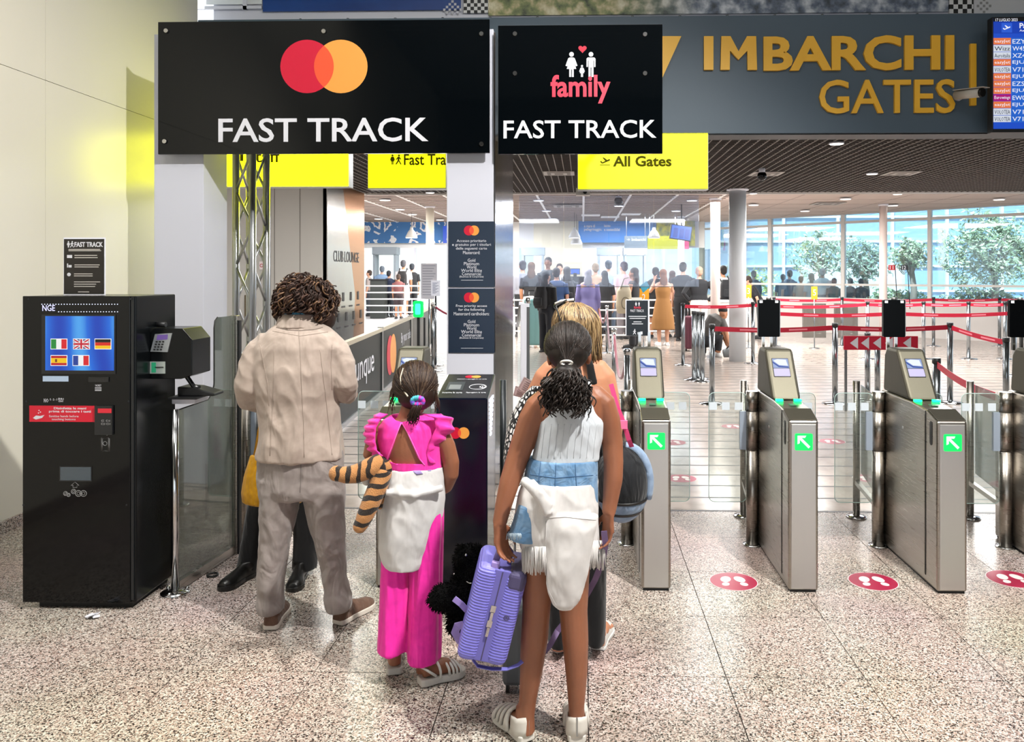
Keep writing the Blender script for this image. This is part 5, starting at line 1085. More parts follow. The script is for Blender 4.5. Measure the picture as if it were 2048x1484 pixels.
def hand(m, wrist, d, side, n, L=.16, curl=.35, w=.0185, thumb=.5, spread=.0, r=.0074):
    'five separate fingers: d along the fingers, side towards the thumb, n out of the back of the hand'
    wrist, d, side, n = Vector(wrist), Vector(d).normalized(), Vector(side).normalized(), Vector(n).normalized()
    lens = (.92, 1.0, .95, .78); k0 = L*.48
    for i in range(4):
        o = side*(w*(1.5-i)); kn = wrist+d*k0*(.98 if i in (0,3) else 1.02)+o
        m.tube([wrist+o*.62, wrist.lerp(kn,.5)+o*.12, kn], [.0135*L/.16, .0135*L/.16, .0105*L/.16], 8)
        p = kn; a = .15+curl*.5; pts = [kn-d*.008]; rr = [r*1.05]
        for s, q in enumerate((.24,.17,.13)):
            dd = (d*math.cos(a)-n*math.sin(a)+side*spread*(1.5-i)).normalized(); p = p+dd*q*L*lens[i]; pts.append(p); rr.append(r*(1-.09*s)); a += curl
        m.tube(pts, rr, 8); m.ell(pts[-1], rr[-1]*1.02, 8)
    b = wrist+d*L*.1+side*w*1.2; t1 = b+(side*.75+d*.65-n*.3*thumb).normalized()*L*.22; t2 = t1+(side*.25+d*.9-n*.5*thumb).normalized()*L*.2; t3 = t2+(d*.95-n*.6*thumb-side*.1).normalized()*L*.15
    m.tube([b,t1,t2,t3], [r*1.5,r*1.35,r*1.1,r*.9], 8); m.ell(t3, r*.92, 8)
    m.ell(wrist+d*.01, (.02*L/.16,)*3, 10)
def head_shape(m, c, s=1, yaw=0, pitch=0):
    'cranium, jaw, nose, lips, brow and ears; faces +Y before yaw (away from the camera)'
    M = Matrix.Rotation(yaw, 4, 'Z') @ Matrix.Rotation(-pitch, 4, 'X'); c = Vector(c); f = lambda x, y, z: c + M @ Vector((x*s, y*s, z*s)); m3 = M.to_3x3()
    m.ell(f(0,-.012,.02), (.074*s,.094*s,.088*s), 20, rot=m3); m.ell(f(0,.03,-.03), (.058*s,.062*s,.085*s), 18, rot=m3); m.ell(f(0,.068,-.095), (.024*s,.022*s,.02*s), 10, rot=m3)
    m.tube([f(0,.088,.015), f(0,.103,-.02), f(0,.112,-.035)], [.008*s,.011*s,.014*s], 8); m.ell(f(0,.098,-.036), (.018*s,.012*s,.009*s), 8, rot=m3)
    m.ell(f(0,.084,-.066), (.024*s,.012*s,.007*s), 8, rot=m3); m.ell(f(0,.083,-.076), (.02*s,.012*s,.008*s), 8, rot=m3); m.ell(f(0,.074,.022), (.05*s,.02*s,.012*s), 10, rot=m3)
    for sx in (-1, 1): m.ell(f(sx*.076,-.006,-.018), (.011*s,.02*s,.031*s), 10, rot=m3 @ Matrix.Rotation(sx*.35, 3, 'Z')); m.ell(f(sx*.04,.05,-.03), (.026*s,.03*s,.03*s), 10, rot=m3)
    return f
def eyes(f, parent, s=1):
    for sx in (-1, 1):
        e = MB().ell(f(sx*.031,.078,.004), .0125*s, 10).build('eye', mat('eye_white','#e8e4de',.2), parent); MB().ell(f(sx*.031,.0885,.004), .0055*s, 8).build('iris', mat('iris_brown','#3a2417',.2), e)
def strands(m, spots, n_pts, r, mis=(0,), rnd=random):
    for pts in spots: m.tube(pts, [r*(1-.5*k/len(pts)) for k in range(len(pts))], 4, mi=rnd.choice(mis))
def curl_strand(p, out, length, coil, turns, rnd, n=11, fall=Vector((0,0,-1))):
    'a hanging curl starting at p'
    fall = fall-out*fall.dot(out)
    if fall.length < .35: fall = fall+Vector((rnd.uniform(-1,1), -rnd.random(), 0))*.6; fall = fall-out*fall.dot(out)
    ax = (fall.normalized()+out*.12).normalized(); a = ax.orthogonal().normalized(); b = ax.cross(a); ph = rnd.uniform(0, 6.28); pts = []
    for k in range(n):
        t = k/(n-1); c = coil*(.35+.65*t); pts.append(p + ax*length*t + out*.012*math.sin(t*3) + a*c*math.cos(ph+turns*6.28*t) + b*c*math.sin(ph+turns*6.28*t))
    return pts
def drape(ob, pts, off=.002):
    'pixel polyline projected onto the surface of a mesh'
    bv = BVHTree.FromPolygons([v.co for v in ob.data.vertices], [p.vertices[:] for p in ob.data.polygons]); o = Vector((0,0,H)); out = []
    for u, v in pts:
        d = (P(u, v, 1)-o).normalized(); h = bv.ray_cast(o, d)
        if h[0] is not None: out.append(h[0]-d*off)
    return out
def interp(pts, n):
    pts = [Vector((*p, 0)) for p in pts]; seg = [(b-a).length for a, b in zip(pts, pts[1:])]; tot = sum(seg); out = []
    for k in range(n+1):
        s = tot*k/n
        for i, L_ in enumerate(seg):
            if s <= L_ or i == len(seg)-1: q = pts[i].lerp(pts[i+1], min(1, s/L_ if L_ else 0)); out.append((q.x, q.y)); break
            s -= L_
    return out
def seam(ob, pts, mt, parent, name='seam', r=.0016, n=24, off=.0005):
    q = drape(ob, interp(pts, n), off)
    if len(q) > 2: return MB().tube(q, r, 5).build(name, mt, parent)
def patch(ob, poly, mt, parent, name, off=.0015, grid=6):
    'flat print laid onto a curved surface: quad given by 4 pixel corners'
    a, b, c, d = [Vector((*p,0)) for p in poly]; g = []
    for j in range(grid+1):
        for i in range(grid+1):
            q = a.lerp(b, i/grid).lerp(d.lerp(c, i/grid), j/grid); g.append((q.x, q.y))
    q = drape(ob, g, off)
    if len(q) < len(g): return None
    n = grid+1; m = MB(); m.add(q, [(j*n+i, j*n+i+1, j*n+n+i+1, j*n+n+i) for j in range(grid) for i in range(grid)], 0, True)
    o = m.build(name, mt, parent); s_ = o.modifiers.new('t', 'SOLIDIFY'); s_.thickness = .002; s_.offset = 0; return o
def shoe(parent, heel, yaw, L, W, upper, sole, shaft=.0, th=.026, name='shoe', heel_label=None, open_=False):
    'sole plus upper; heel = ground point under the heel, yaw turns from +Y towards -X'
    heel = Vector(heel); f = Vector((-math.sin(yaw), math.cos(yaw), 0)); r = Vector((f.y, -f.x, 0))
    def pt(t, x, z): return heel + f*(t*L) + r*(x*W) + Vector((0,0,z))
    prof = [(0,.30),(.06,.37),(.2,.38),(.4,.36),(.6,.46),(.78,.5),(.9,.42),(.97,.26),(1.0,.08)]
    ol = [pt(t, w, 0) for t, w in prof] + [pt(t, -w, 0) for t, w in reversed(prof)]
    so = MB().prism([p+Vector((0,0,.002)) for p in ol], (0,0,th)).build('sole' if name != 'shoe' else 'shoe_sole', sole, parent, bevel=.005)
    if open_: return so, pt
    m = MB(); hs = [(.0,.30,.07),(.06,.36,.085),(.2,.36,.09),(.35,.34,.082),(.5,.38,.066),(.7,.46,.05),(.86,.43,.042),(.96,.28,.03)]
    for (t0,w0,h0),(t1,w1,h1) in zip(hs, hs[1:]):
        n = 12; rings = []
        for t, w, h in ((t0,w0,h0),(t1,w1,h1)):
            rings.append([pt(t, w*math.cos(a)*.98, th*.6 + h*max(0,math.sin(a))**.8) for a in [math.pi*k/(n-1) for k in range(n)]])
        vs = rings[0]+rings[1]; m.add(vs, [(k, k+1, n+k+1, n+k) for k in range(n-1)] + [tuple(range(n-1,-1,-1)), tuple(range(n, 2*n)), (0, n, 2*n-1, n-1)], 0, True)
    if shaft: m.tube([pt(.17,0,.06), pt(.17,0,shaft)], [(.055,.04),(.05,.042)] if False else [.044,.043], 14)
    u = m.organic(name, upper, parent, voxel=.006, smooth=5)
    return u, pt
def person_root(name_label, p, cat='person'): return empty('person', (p.x, p.y, 0), name_label, cat)
SK = skin('skin_tan', '#935d42', '#88543b'); SK2 = skin('skin_light', '#c98d6c', '#bd8062')
# ------------------------------------------------------------------ man in the beige jacket
Z = 3.85; e = person_root('person in beige jacket and grey trousers with curly brown hair, seen from behind', G(607, 1256))
m = MB(); hc_ = P(612, 606, Z+.05); f = head_shape(m, hc_, 1.06, -.15, .5)
m.tube([P(603,665,Z), P(606,640,Z+.01), P(610,618,Z+.03)], [.062,.058,.058], 14)
m.loft(rings_px(Z, [(560,640,665,.06,0),(520,668,690,.085,0),(520,668,760,.1,0),(530,662,850,.1,0),(530,672,930,.1,0),(530,676,965,.1,0)]))
for rows in ([(524,698,0,22),(507,745,0,22),(500,792,.02,19),(520,806,.12,16),(556,792,.27,13)], [(666,698,0,22),(683,740,0,22),(689,775,.02,19),(697,788,.09,16),(703,789,.16,13)]): m.tube(*path_px(Z, rows), 12)
hand(m, P(556,792,Z+.27), (.6,.6,.2), (0,0,1), (.5,-.7,.2), .18, .5); hand(m, P(703,789,Z+.155), (-.2,.9,.1), (0,0,1), (.9,.2,.1), .18, .5)
for rows in ([(559,960,0,34),(556,1060,0,28),(545,1130,0,23),(541,1190,0,13),(540,1225,.0,9)], [(646,960,0,34),(655,1060,0,28),(668,1130,0,23),(678,1185,0,13),(678,1220,.0,9)]): m.tube(*path_px(Z, rows), 12)
bd = m.organic('body', SK2, e, voxel=.007, smooth=4); eyes(f, bd, 1.06)
M_jack = cloth('beige_jacket', '#a99a8f', '#a19287', .55, 7, .7, (1,1,.5)); M_jseam = mat('beige_seam', '#94867b', .8)
m = MB(); m.loft(rings_px(Z, [(572,628,636,.05,0),(548,650,654,.078,0),(518,674,672,.098,-.005),(503,684,695,.115,-.01),(503,684,740,.128,-.01),(515,674,800,.13,0),(514,680,860,.135,0),(511,687,900,.142,0),(510,688,917,.142,0)]), 32)
m.tube(*path_px(Z, [(556,676,0,18),(536,684,0,24),(519,704,0,28),(508,735,-.005,30),(500,775,-.005,30),(500,798,.02,26),(520,806,.13,21),(548,795,.24,17)]), 16); m.tube(*path_px(Z, [(634,674,0,18),(652,684,0,24),(671,704,0,27),(684,730,-.005,29),(690,765,-.005,27),(692,783,.04,23),(696,789,.11,19)]), 16)
jk = m.organic('jacket', M_jack, e, voxel=.007, smooth=5, wrinkle=(.013,7,4.5))
MB().loft(rings_px(Z, [(561,632,627,.074,.012),(558,634,632,.078,.01),(555,637,642,.083,.006),(550,646,656,.09,0)]), 28).organic('collar', M_jack, e, voxel=.006, smooth=2)
MB().loft(rings_px(Z, [(572,624,610,.068,.015),(566,628,620,.075,.012),(567,628,630,.072,.012)]), 24).organic('scarf', cloth('blue_scarf','#4b8fae','#2f6c8c',.8,40), e, voxel=.005, smooth=1)
seam(jk, [(553,655),(575,660),(600,661),(628,659),(645,655)], mat('collar_seam','#7d7067',.8), jk, 'collar_seam', .002)
for pts in ([(596,642),(600,700),(603,780),(607,850),(608,915)], [(520,690),(528,730),(536,770),(538,812)], [(664,690),(662,730),(664,780)], [(545,662),(600,672),(655,664)], [(548,700),(546,800),(540,912)], [(640,700),(652,800),(664,910)]): seam(jk, pts, M_jseam, jk, 'jacket_seam', .0014)
M_trou = cloth('grey_trousers', '#8f8682', '#877e7a', .6, 9, .8, (1,1,.6))
m = MB(); m.loft(rings_px(Z, [(514,686,900,.12,0),(515,688,940,.128,0),(516,690,975,.125,0),(520,688,992,.11,0)]), 28)
m.loft(rings_px(Z, [(516,598,955,.1,0),(519,598,1000,.098,0),(521,588,1050,.09,0),(519,577,1100,.084,0),(515,569,1150,.08,0),(517,565,1190,.077,0),(514,567,1206,.082,0),(517,565,1222,.082,0)]), 20); m.loft(rings_px(Z, [(600,690,955,.1,0),(607,690,1000,.098,0),(619,690,1050,.09,0),(634,690,1100,.084,0),(645,693,1150,.08,0),(651,699,1180,.077,0),(649,704,1198,.084,0),(652,703,1217,.084,0)]), 20)
tr = m.organic('trousers', M_trou, e, voxel=.007, smooth=4, wrinkle=(.006,9,9))
seam(tr, [(602,922),(601,965),(600,985)], mat('grey_seam','#6b6460',.8), tr, 'trouser_seam'); seam(tr, [(650,922),(672,930),(686,950)], mat('grey_seam'), tr, 'pocket_seam')
M_sue = cloth('brown_suede', '#6e5446', '#5f4639', .3, 30); M_sole = mat('sole_white', '#d8d0c4', .6)
for hu, hv, yw in ((540,1262,.12), (674,1251,-.42)):
    shoe(e, G(hu, hv), yw, .265, .10, M_sue, M_sole, .14, name='ankle_boot')
rnd = random.Random(3); m = MB()
m.ell(P(611,598,Z+.045), (.128,.125,.105), 20); m.ell(P(572,626,Z+.04), (.055,.07,.07), 14); m.ell(P(652,628,Z+.05), (.05,.07,.085), 14); m.ell(P(612,604,Z+.03), (.1,.09,.05), 16)
hb = m.organic('hair', mat('hair_dark_brown','#2a1a13',.6,spec=.3), e, voxel=.008, smooth=3)
m = MB(); c = P(611,604,Z+.045); sp = []
for k in range(520):
    a, t = rnd.uniform(0, 6.283), math.acos(rnd.uniform(-.45, 1)); o = Vector((math.sin(t)*math.cos(a), math.sin(t)*math.sin(a), math.cos(t)))
    if o.y > .6: continue
    p = c+Vector((o.x*.128, o.y*.118, o.z*.11+.005)); L_ = rnd.uniform(.045,.085)
    vb_ = 624 if abs(o.x) < .55 else 662
    if p.z < P(0,vb_-4,Z).z: continue
    if p.z-L_ < P(0,vb_,Z).z: L_ = max(.015, p.z-P(0,vb_,Z).z)
    sp.append(curl_strand(p, o, L_, rnd.uniform(.009,.018), rnd.uniform(.8,1.5), rnd))
strands(m, sp, 11, .0056, (0,0,0,1,1,2), rnd); m.build('curls', [mat('hair_dark_brown'), mat('hair_chestnut','#42291c',.55), mat('hair_highlight','#664930',.55)], hb)
# mobile phone in his hands
p = P(572, 782, Z+.42); MB().prism(rquad(p, .075, .15, .01, (1,0,.1), (0,-.5,.85)), (0,.007,.004)).build('mobile_phone', M_black, label='dark phone held in front of the man in beige jacket', cat='phone')
# ------------------------------------------------------------------ person hidden in front of the man: black clothes, yellow bag
Z = 4.52; e = person_root('person in black clothes standing in front of the man, mostly hidden', G(560, 1146))
m = MB(); f = head_shape(m, P(600,600,Z), .95, .1); m.tube([P(598,660,Z), P(600,630,Z)], .05, 12)
m.loft(rings_px(Z, [(575,622,660,.05,0),(555,648,685,.08,0),(550,650,800,.09,0),(540,650,930,.1,0)])); 
for s in (-1, 1): m.tube(*path_px(Z, [(600+s*44,692,0,15),(600+s*50,760,0,14),(600+s*46,830,.05,11),(600+s*25,850,.15,9)]), 10)
hand(m, P(574,850,Z+.15), (.5,.8,0), (0,0,1), (-.6,.3,0), .16, .5); hand(m, P(626,850,Z+.15), (-.5,.8,0), (0,0,1), (.6,.3,0), .16, .5)
m.tube(*path_px(Z, [(560,930,0,28),(520,1060,0,18),(490,1130,0,15)]), 10); m.tube(*path_px(Z, [(620,930,0,28),(612,1060,0,18),(607,1130,0,15)]), 10)
bd = m.organic('body', SK2, e, voxel=.012, smooth=4); eyes(f, bd, .95)
M_blk = cloth('black_cloth', '#0b0b0d', None, .4, 9)
m = MB(); m.loft(rings_px(Z, [(572,625,655,.06,0),(548,654,685,.09,0),(545,655,800,.1,0),(535,655,935,.11,0)]), 20)
for s in (-1, 1): m.tube(*path_px(Z, [(600+s*44,692,0,19),(600+s*50,760,0,18),(600+s*46,822,.04,15)]), 10)
m.organic('black_top', M_blk, e, voxel=.01, smooth=4)
m = MB(); m.loft(rings_px(Z, [(530,655,915,.11,0),(525,655,960,.115,0),(522,650,985,.11,0)]), 20); m.loft(rings_px(Z, [(505,585,970,.095,0),(494,550,1020,.085,0),(486,534,1070,.08,0),(478,526,1115,.078,0),(474,522,1136,.075,0)]), 16); m.loft(rings_px(Z, [(585,652,970,.095,0),(586,640,1030,.085,0),(588,636,1080,.08,0),(585,634,1136,.078,0)]), 16)
m.organic('black_trousers', M_blk, e, voxel=.01, smooth=4)
M_blsh = mat('black_leather', '#0c0b0b', .35)
shoe(e, P(506,1136,Z+.0)*Vector((1,1,0)), 2.85, .26, .1, M_blsh, M_blsh, .1, name='black_shoe'); shoe(e, P(604,1140,Z+.0)*Vector((1,1,0)), 3.3, .26, .1, M_blsh, M_blsh, .1, name='black_shoe')
m = MB(); m.ell(P(600,592,Z), (.085,.1,.1), 16); m.ell(P(600,625,Z-.02), (.085,.08,.09), 14); m.organic('hair', mat('hair_dark_brown'), e, voxel=.01, smooth=3)
Zb = 4.32; m = MB(); m.loft(rings_px(Zb, [(500,600,910,.05,0),(488,608,950,.08,0),(482,610,985,.085,0),(484,606,1004,.075,0),(500,590,1010,.05,0)]), 24)
e = empty('shoulder_bag', P(546,1010,Zb), 'mustard yellow soft bag showing behind the man in beige jacket', 'bag'); m.organic('pouch', cloth('yellow_bag','#c9930f','#b5820a',.6,12), e, voxel=.008, smooth=4); MB().tube([P(510,915,Zb), P(530,800,Zb+.1), P(560,690,Zb+.12)], .012, 8).build('strap', mat('yellow_strap','#b5820a',.7), e)
# ------------------------------------------------------------------ girl in pink
Z = 3.36; e = person_root('child in bright pink ruffled top and pink trousers with a low ponytail', G(830, 1350))
m = MB(); f = head_shape(m, P(832,772,Z+.03), .98, -.12, .25)
m.tube([P(815,845,Z), P(820,825,Z), P(828,800,Z+.02)], [.05,.043,.045], 14)
m.loft(rings_px(Z, [(800,842,834,.05,0),(768,876,848,.068,0),(757,884,866,.08,0),(766,878,895,.082,0),(772,880,925,.078,0),(770,884,950,.082,0),(766,888,1000,.092,0),(768,886,1030,.09,0)]), 28)
m.tube(*path_px(Z, [(848,846,0,12),(864,850,0,15),(880,864,0,18),(893,892,0,18),(902,925,0,17),(902,948,.0,15.5),(892,972,.05,14),(872,985,.14,12),(850,985,.22,10)]), 14)
m.tube(*path_px(Z, [(790,846,0,12),(776,850,0,15),(760,864,0,17),(748,885,0,17),(742,908,.0,16),(748,920,.06,14),(770,925,.15,12),(785,925,.2,10)]), 14)
hand(m, P(850,985,Z+.22), (-1,.1,.1), (0,.2,1), (0,1,.1), .135, .4, .0155, r=.0062); hand(m, P(785,925,Z+.2), (1,-.1,-.1), (0,.2,1), (0,1,0), .135, .4, .0155, r=.0062)
for rows in ([(797,1020,0,30),(795,1120,0,25),(792,1220,0,21),(790,1300,0,14),(789,1328,0,13)], [(857,1020,0,30),(852,1120,0,25),(848,1220,0,21),(845,1315,0,14),(845,1345,0,13)]): m.tube(*path_px(Z, rows), 12)
def foot(m, heel, yaw, L, W, zb):
    heel = Vector(heel); fw = Vector((-math.sin(yaw), math.cos(yaw), 0)); rt = Vector((fw.y,-fw.x,0)); q = lambda t, x, z: heel+fw*t*L+rt*x*W+Vector((0,0,zb+z))
    m.tube([q(.08,0,.03), q(.25,0,.032), q(.5,0,.03), q(.72,0,.022)], [.03,.03,.034,.03], 12); m.tube([q(.17,0,.03), q(.15,0,.1)], [.032,.028], 10)
    for i in range(5):
        x = (.32-.16*i); t = .93-.04*abs(i-.6)*1.2; m.tube([q(.66,x*.8,.018), q(t,x,.012)], [.014,.0095 if i else .013], 8); m.ell(q(t,x,.012), .0095 if i else .013, 8)
FT = [(G(789,1352), .25), (G(838,1372), -1.0)]
for h_, yw in FT: foot(m, h_, yw, .185, .085, .03)
bd = m.organic('body', SK, e, voxel=.0055, smooth=4); eyes(f, bd, .98)
M_pk = cloth('hot_pink', '#ff3fae', '#f634a3', .5, 9, .75, (1,1,.35)); M_pke = mat('hot_pink_edge', '#ff6fc4', .7)
key = MB().prism([P(u,v,Z-.35) for u,v in ((802,845),(794,862),(787,885),(777,912),(773,925),(790,931),(849,932),(838,918),(826,890),(815,865),(806,846))], (P(810,890,Z)-P(810,890,Z-.35))*1.0)
m = MB(); m.loft(rings_px(Z, [(783,858,829,.05,0),(768,874,838,.07,0),(755,884,852,.084,0),(752,886,870,.09,0),(760,884,900,.092,0),(767,884,925,.09,0),(769,886,936,.09,0)]), 32)
neck = MB().prism([P(u,v,Z-.35) for u,v in ((778,815),(782,828),(790,836),(803,840),(818,837),(828,828),(836,815))], P(810,890,Z)-P(810,890,Z-.35))
tp = m.organic('ruffled_top', M_pk, e, voxel=.005, smooth=4, cut=[key, neck])
def ruffle(inner, outer, wob=.012, n=40, waves=7, name='ruffle'):
    a, b = interp(inner, n), interp(outer, n); m = MB(); vs = []; K = 5
    for k in range(n+1):
        for j in range(K):
            t = j/(K-1); u = a[k][0]*(1-t)+b[k][0]*t; v = a[k][1]*(1-t)+b[k][1]*t; w = math.sin(waves*6.283*k/n)*wob*t
            vs.append(P(u+t*3.0*math.cos(waves*6.283*k/n), v, Z-.075+.05*t*t+w))
    m.add(vs, [(k*K+j, k*K+j+1, (k+1)*K+j+1, (k+1)*K+j) for k in range(n) for j in range(K-1)], 0, True); o = m.build(name, M_pk, tp); s_ = o.modifiers.new('t','SOLIDIFY'); s_.thickness = .004; s_.offset = 0
    MB().tube(vs[K-1::K], .0022, 5).build('ruffle_edge', M_pke, o)
ruffle([(776,828),(762,838),(752,855),(750,880),(754,902),(766,912)], [(757,826),(738,842),(728,860),(732,884),(738,902),(752,914)]); ruffle([(845,828),(868,836),(872,856),(860,880),(852,905),(858,926)], [(878,828),(903,836),(908,858),(885,884),(868,902),(872,928)], waves=5)
seam(tp, [(802,846),(787,885),(775,915),(772,926)], M_pke, tp, 'keyhole_edge', .0025); seam(tp, [(804,846),(815,865),(828,893),(840,919),(850,931)], M_pke, tp, 'keyhole_edge', .0025)
M_wsw = cloth('white_fleece', '#d0cecd', '#c8c6c5', .35, 8, .9)
m = MB(); m.loft(rings_px(Z, [(770,888,932,.094,-.003),(766,890,955,.1,-.005),(764,890,985,.104,-.008),(762,886,1030,.105,-.012),(760,877,1060,.104,-.014),(759,866,1090,.102,-.016),(762,858,1112,.1,-.016)]), 30)
m.loft(rings_px(Z, [(761,860,1104,.1,-.018),(764,854,1120,.1,-.018),(770,850,1131,.097,-.018)]), 26); m.tube(*path_px(Z, [(772,985,-.1,7),(830,990,-.115,6),(886,975,-.09,7)]), 8); m.ell(P(800,982,Z-.1), (.03,.015,.02), 10)
sw = m.organic('tied_sweater', M_wsw, e, voxel=.006, smooth=4, wrinkle=(.006,8,7))
for q in ([(819,937),(838,937),(846,948),(834,950)], [(852,936),(866,936),(862,942),(856,942)]): patch(sw, q, mat('lilac_print','#8f7fb0',.7), sw, 'printed_patch')
M_pkt = cloth('pink_trousers', '#fb2fae', '#ee2aa4', .5, 14, .75, (1,1,.12))
m = MB(); m.loft(rings_px(Z, [(768,888,960,.088,0),(766,889,1010,.095,0),(768,887,1040,.09,0)]), 26); m.loft(rings_px(Z, [(767,832,1020,.085,0),(765,824,1120,.08,0),(762,820,1200,.085,0),(758,817,1280,.092,0),(757,817,1297,.092,0)]), 22); m.loft(rings_px(Z, [(824,889,1020,.085,0),(822,885,1120,.08,0),(820,883,1200,.085,0),(817,881,1290,.092,0),(816,880,1317,.092,0)]), 22)
m.organic('wide_trousers', M_pkt, e, voxel=.006, smooth=3, wrinkle=(.008,14,1.5))
M_sand = mat('sandal_white', '#d9d6d0', .5)
for h_, yw in FT:
    so, pt = shoe(e, h_, yw, .205, .088, M_sand, mat('sandal_sole','#d3cec6',.6), th=.03, name='sandal', open_=True)
    for t0, hh in ((.55,.05),(.64,.045),(.72,.04),(.8,.035),(.36,.065)):
        MB().tube([pt(t0+.03*math.cos(a*2), .47*math.cos(a), .03+hh*math.sin(a)**.7 if 0 < a < math.pi else .03) for a in [math.pi*k/10 for k in range(11)]], .0055, 6).build('sandal_strap', M_sand, e)
    MB().tube([pt(.3,-.42,.04), pt(.1,-.4,.075), pt(-.01,0,.085), pt(.1,.4,.075), pt(.3,.42,.04)], .0055, 6).build('heel_strap', M_sand, e)
rnd = random.Random(5); m = MB(); M_hb = mat('hair_brown_dark','#20130d',.5,spec=.3,noise=(60,2),col2='#2c1b12')
m.ell(P(832,765,Z+.02), (.094,.1,.096), 20); m.ell(P(834,788,Z-.0), (.085,.085,.07), 16); m.ell(P(836,800,Z-.05), (.04,.04,.035), 12)
hb = m.organic('hair', M_hb, e, voxel=.007, smooth=4)
m = MB(); tie = P(836,804,Z-.095); c = P(832,768,Z+.02); sp = []
for k in range(330):
    a, t = rnd.uniform(math.pi, 2*math.pi), math.acos(rnd.uniform(-.35, 1)); o = Vector((math.sin(t)*math.cos(a), math.sin(t)*math.sin(a)*rnd.uniform(.2,1), math.cos(t))).normalized(); p0 = c+Vector((o.x*.094,o.y*.1,o.z*.097+.006)); pts = []
    for q in range(9):
        s_ = q/8; w = p0.lerp(tie, s_); d_ = w-c; rr = 1/math.sqrt((d_.x/.097)**2+(d_.y/.103)**2+(d_.z/.1)**2+1e-9); pts.append(c+d_*max(1, rr) if s_ < .85 else w.lerp(tie, .5))
    sp.append(pts)
strands(m, sp, 9, .0022, (0,0,1), rnd)
for k in range(60):
    p = tie+Vector((rnd.uniform(-.02,.02), rnd.uniform(-.01,.01), -.01)); L_ = rnd.uniform(.05,.09); m.tube([p+Vector((-.02*t*rnd.random()-.012*t, -.01*math.sin(3*t), -L_*t)) for t in [q/6 for q in range(7)]], [.004*(1-.7*q/6) for q in range(7)], 4)
for k in range(40):
    s_ = rnd.choice((-1,1)); p = c+Vector((s_*rnd.uniform(.07,.095), -.02, rnd.uniform(-.06,.0))); m.tube([p, p+Vector((s_*.012,-.01,-.03)), p+Vector((s_*rnd.uniform(0,.02),-.015,-rnd.uniform(.05,.08)))], [.002,.0016,.0008], 4, mi=1)
m.build('hair_strands', [M_hb, mat('hair_lit_brown','#44301f',.5)], hb)  # second, lighter brown for random strands and the side wisps
sc_ = [mat('scrunchie_teal','#3f9fb0',.6), mat('scrunchie_magenta','#c02aa0',.6), mat('scrunchie_violet','#6a5ac8',.6)]
m = MB()
for k in range(16):
    a = 2*math.pi*k/16; m.ell(tie+Vector((.022*math.cos(a), -.002, .013*math.sin(a)+.004)), (.0095+.003*rnd.random(),.013,.009+.004*rnd.random()), 8, mi=rnd.choice((0,1,1,2)))
m.ell(tie+Vector((0,.004,.004)), (.017,.012,.012), 10, mi=1)
m.build('scrunchie', sc_, hb); q = drape(hb, interp([(806,738),(801,755),(803,775),(815,792)], 26), .004)
if q:
    m = MB()
    for k, p in enumerate(q): m.ell(p, (.0035,.0035,.0045), 6)
    m.build('braided_band', mat('band_cream','#d9cdb8',.6), hb)
# tiger plush under her arm
Zt = 3.27; e = empty('plush_tiger', P(750,1000,Zt), 'striped tiger plush toy held under the arm of the child in pink', 'plush toy')
m = MB(); m.tube(*path_px(Zt, [(673,947,-.02,14),(690,950,-.02,17),(712,948,-.01,19),(738,937,0,21),(764,925,.03,21)]), 14); m.ell(P(673,947,Zt-.02), .033, 12); m.organic('arm', bands('tiger_stripe_x','#b27c48','#20150d',6.5,'X',5,thr=.66), e, voxel=.006, smooth=3)
m = MB(); m.tube(*path_px(Zt, [(766,940,.02,20),(757,970,0,20),(742,1005,-.02,19),(729,1035,-.03,17),(721,1052,-.03,14)]), 14); m.ell(P(720,1052,Zt-.03), .03, 12); m.organic('leg', bands('tiger_stripe_z','#b27c48','#20150d',6.5,'Z',4.5,thr=.66), e, voxel=.006, smooth=3)
m = MB(); m.tube(*path_px(Zt, [(772,950,.06,18),(762,985,.05,17),(750,1015,.04,14)]), 12); m.organic('leg', MATS['tiger_stripe_z'], e, voxel=.007, smooth=3); m = MB(); m.ell(P(768,935,Zt+.05), (.055,.05,.05), 14); m.organic('trunk', MATS['tiger_stripe_z'], e, voxel=.008, smooth=3); MB().ell(P(733,962,Zt+.02), (.02,.015,.02), 10).build('belly_patch', mat('plush_white','#d9d4cc',.9), e)
# ------------------------------------------------------------------ girl in white top
Z = 2.93; e = person_root('child in white sleeveless top and denim shorts with curly dark ponytail', G(1100, 1478))
m = MB(); f = head_shape(m, P(1137,706,Z+.03), .96, .25, .1)
m.tube([P(1140,785,Z), P(1138,755,Z), P(1138,720,Z+.02)], [.052,.043,.045], 14)
m.loft(rings_px(Z, [(1116,1162,760,.05,0),(1092,1188,774,.062,0),(1068,1212,792,.074,0),(1068,1212,820,.08,0),(1080,1205,860,.08,0),(1066,1194,918,.08,0),(1056,1192,970,.09,0),(1046,1192,1030,.1,0),(1050,1190,1060,.09,0)]), 28)
m.tube(*path_px(Z, [(1110,790,0,17),(1092,796,0,22),(1076,812,0,25),(1062,840,0,26),(1046,885,-.01,24),(1032,925,-.02,22),(1019,965,-.03,20.5),(1007,1010,-.04,17),(999,1048,-.05,14)]), 16); m.tube(*path_px(Z, [(1172,784,0,17),(1190,790,0,21),(1207,806,0,24),(1218,840,0,23),(1225,885,0,21),(1227,925,-.01,20),(1226,960,-.02,19.5),(1221,1000,-.03,16),(1217,1028,-.04,13.5)]), 16)
hand(m, P(999,1046,Z-.05), (.08,.0,-1), (.6,.75,.05), (-.75,.55,0), .15, .42, .0168, r=.0066); hand(m, P(1217,1026,Z-.04), (-.02,.05,-1), (-.55,.8,0), (.8,.5,0), .14, .4, .0165, r=.0064)
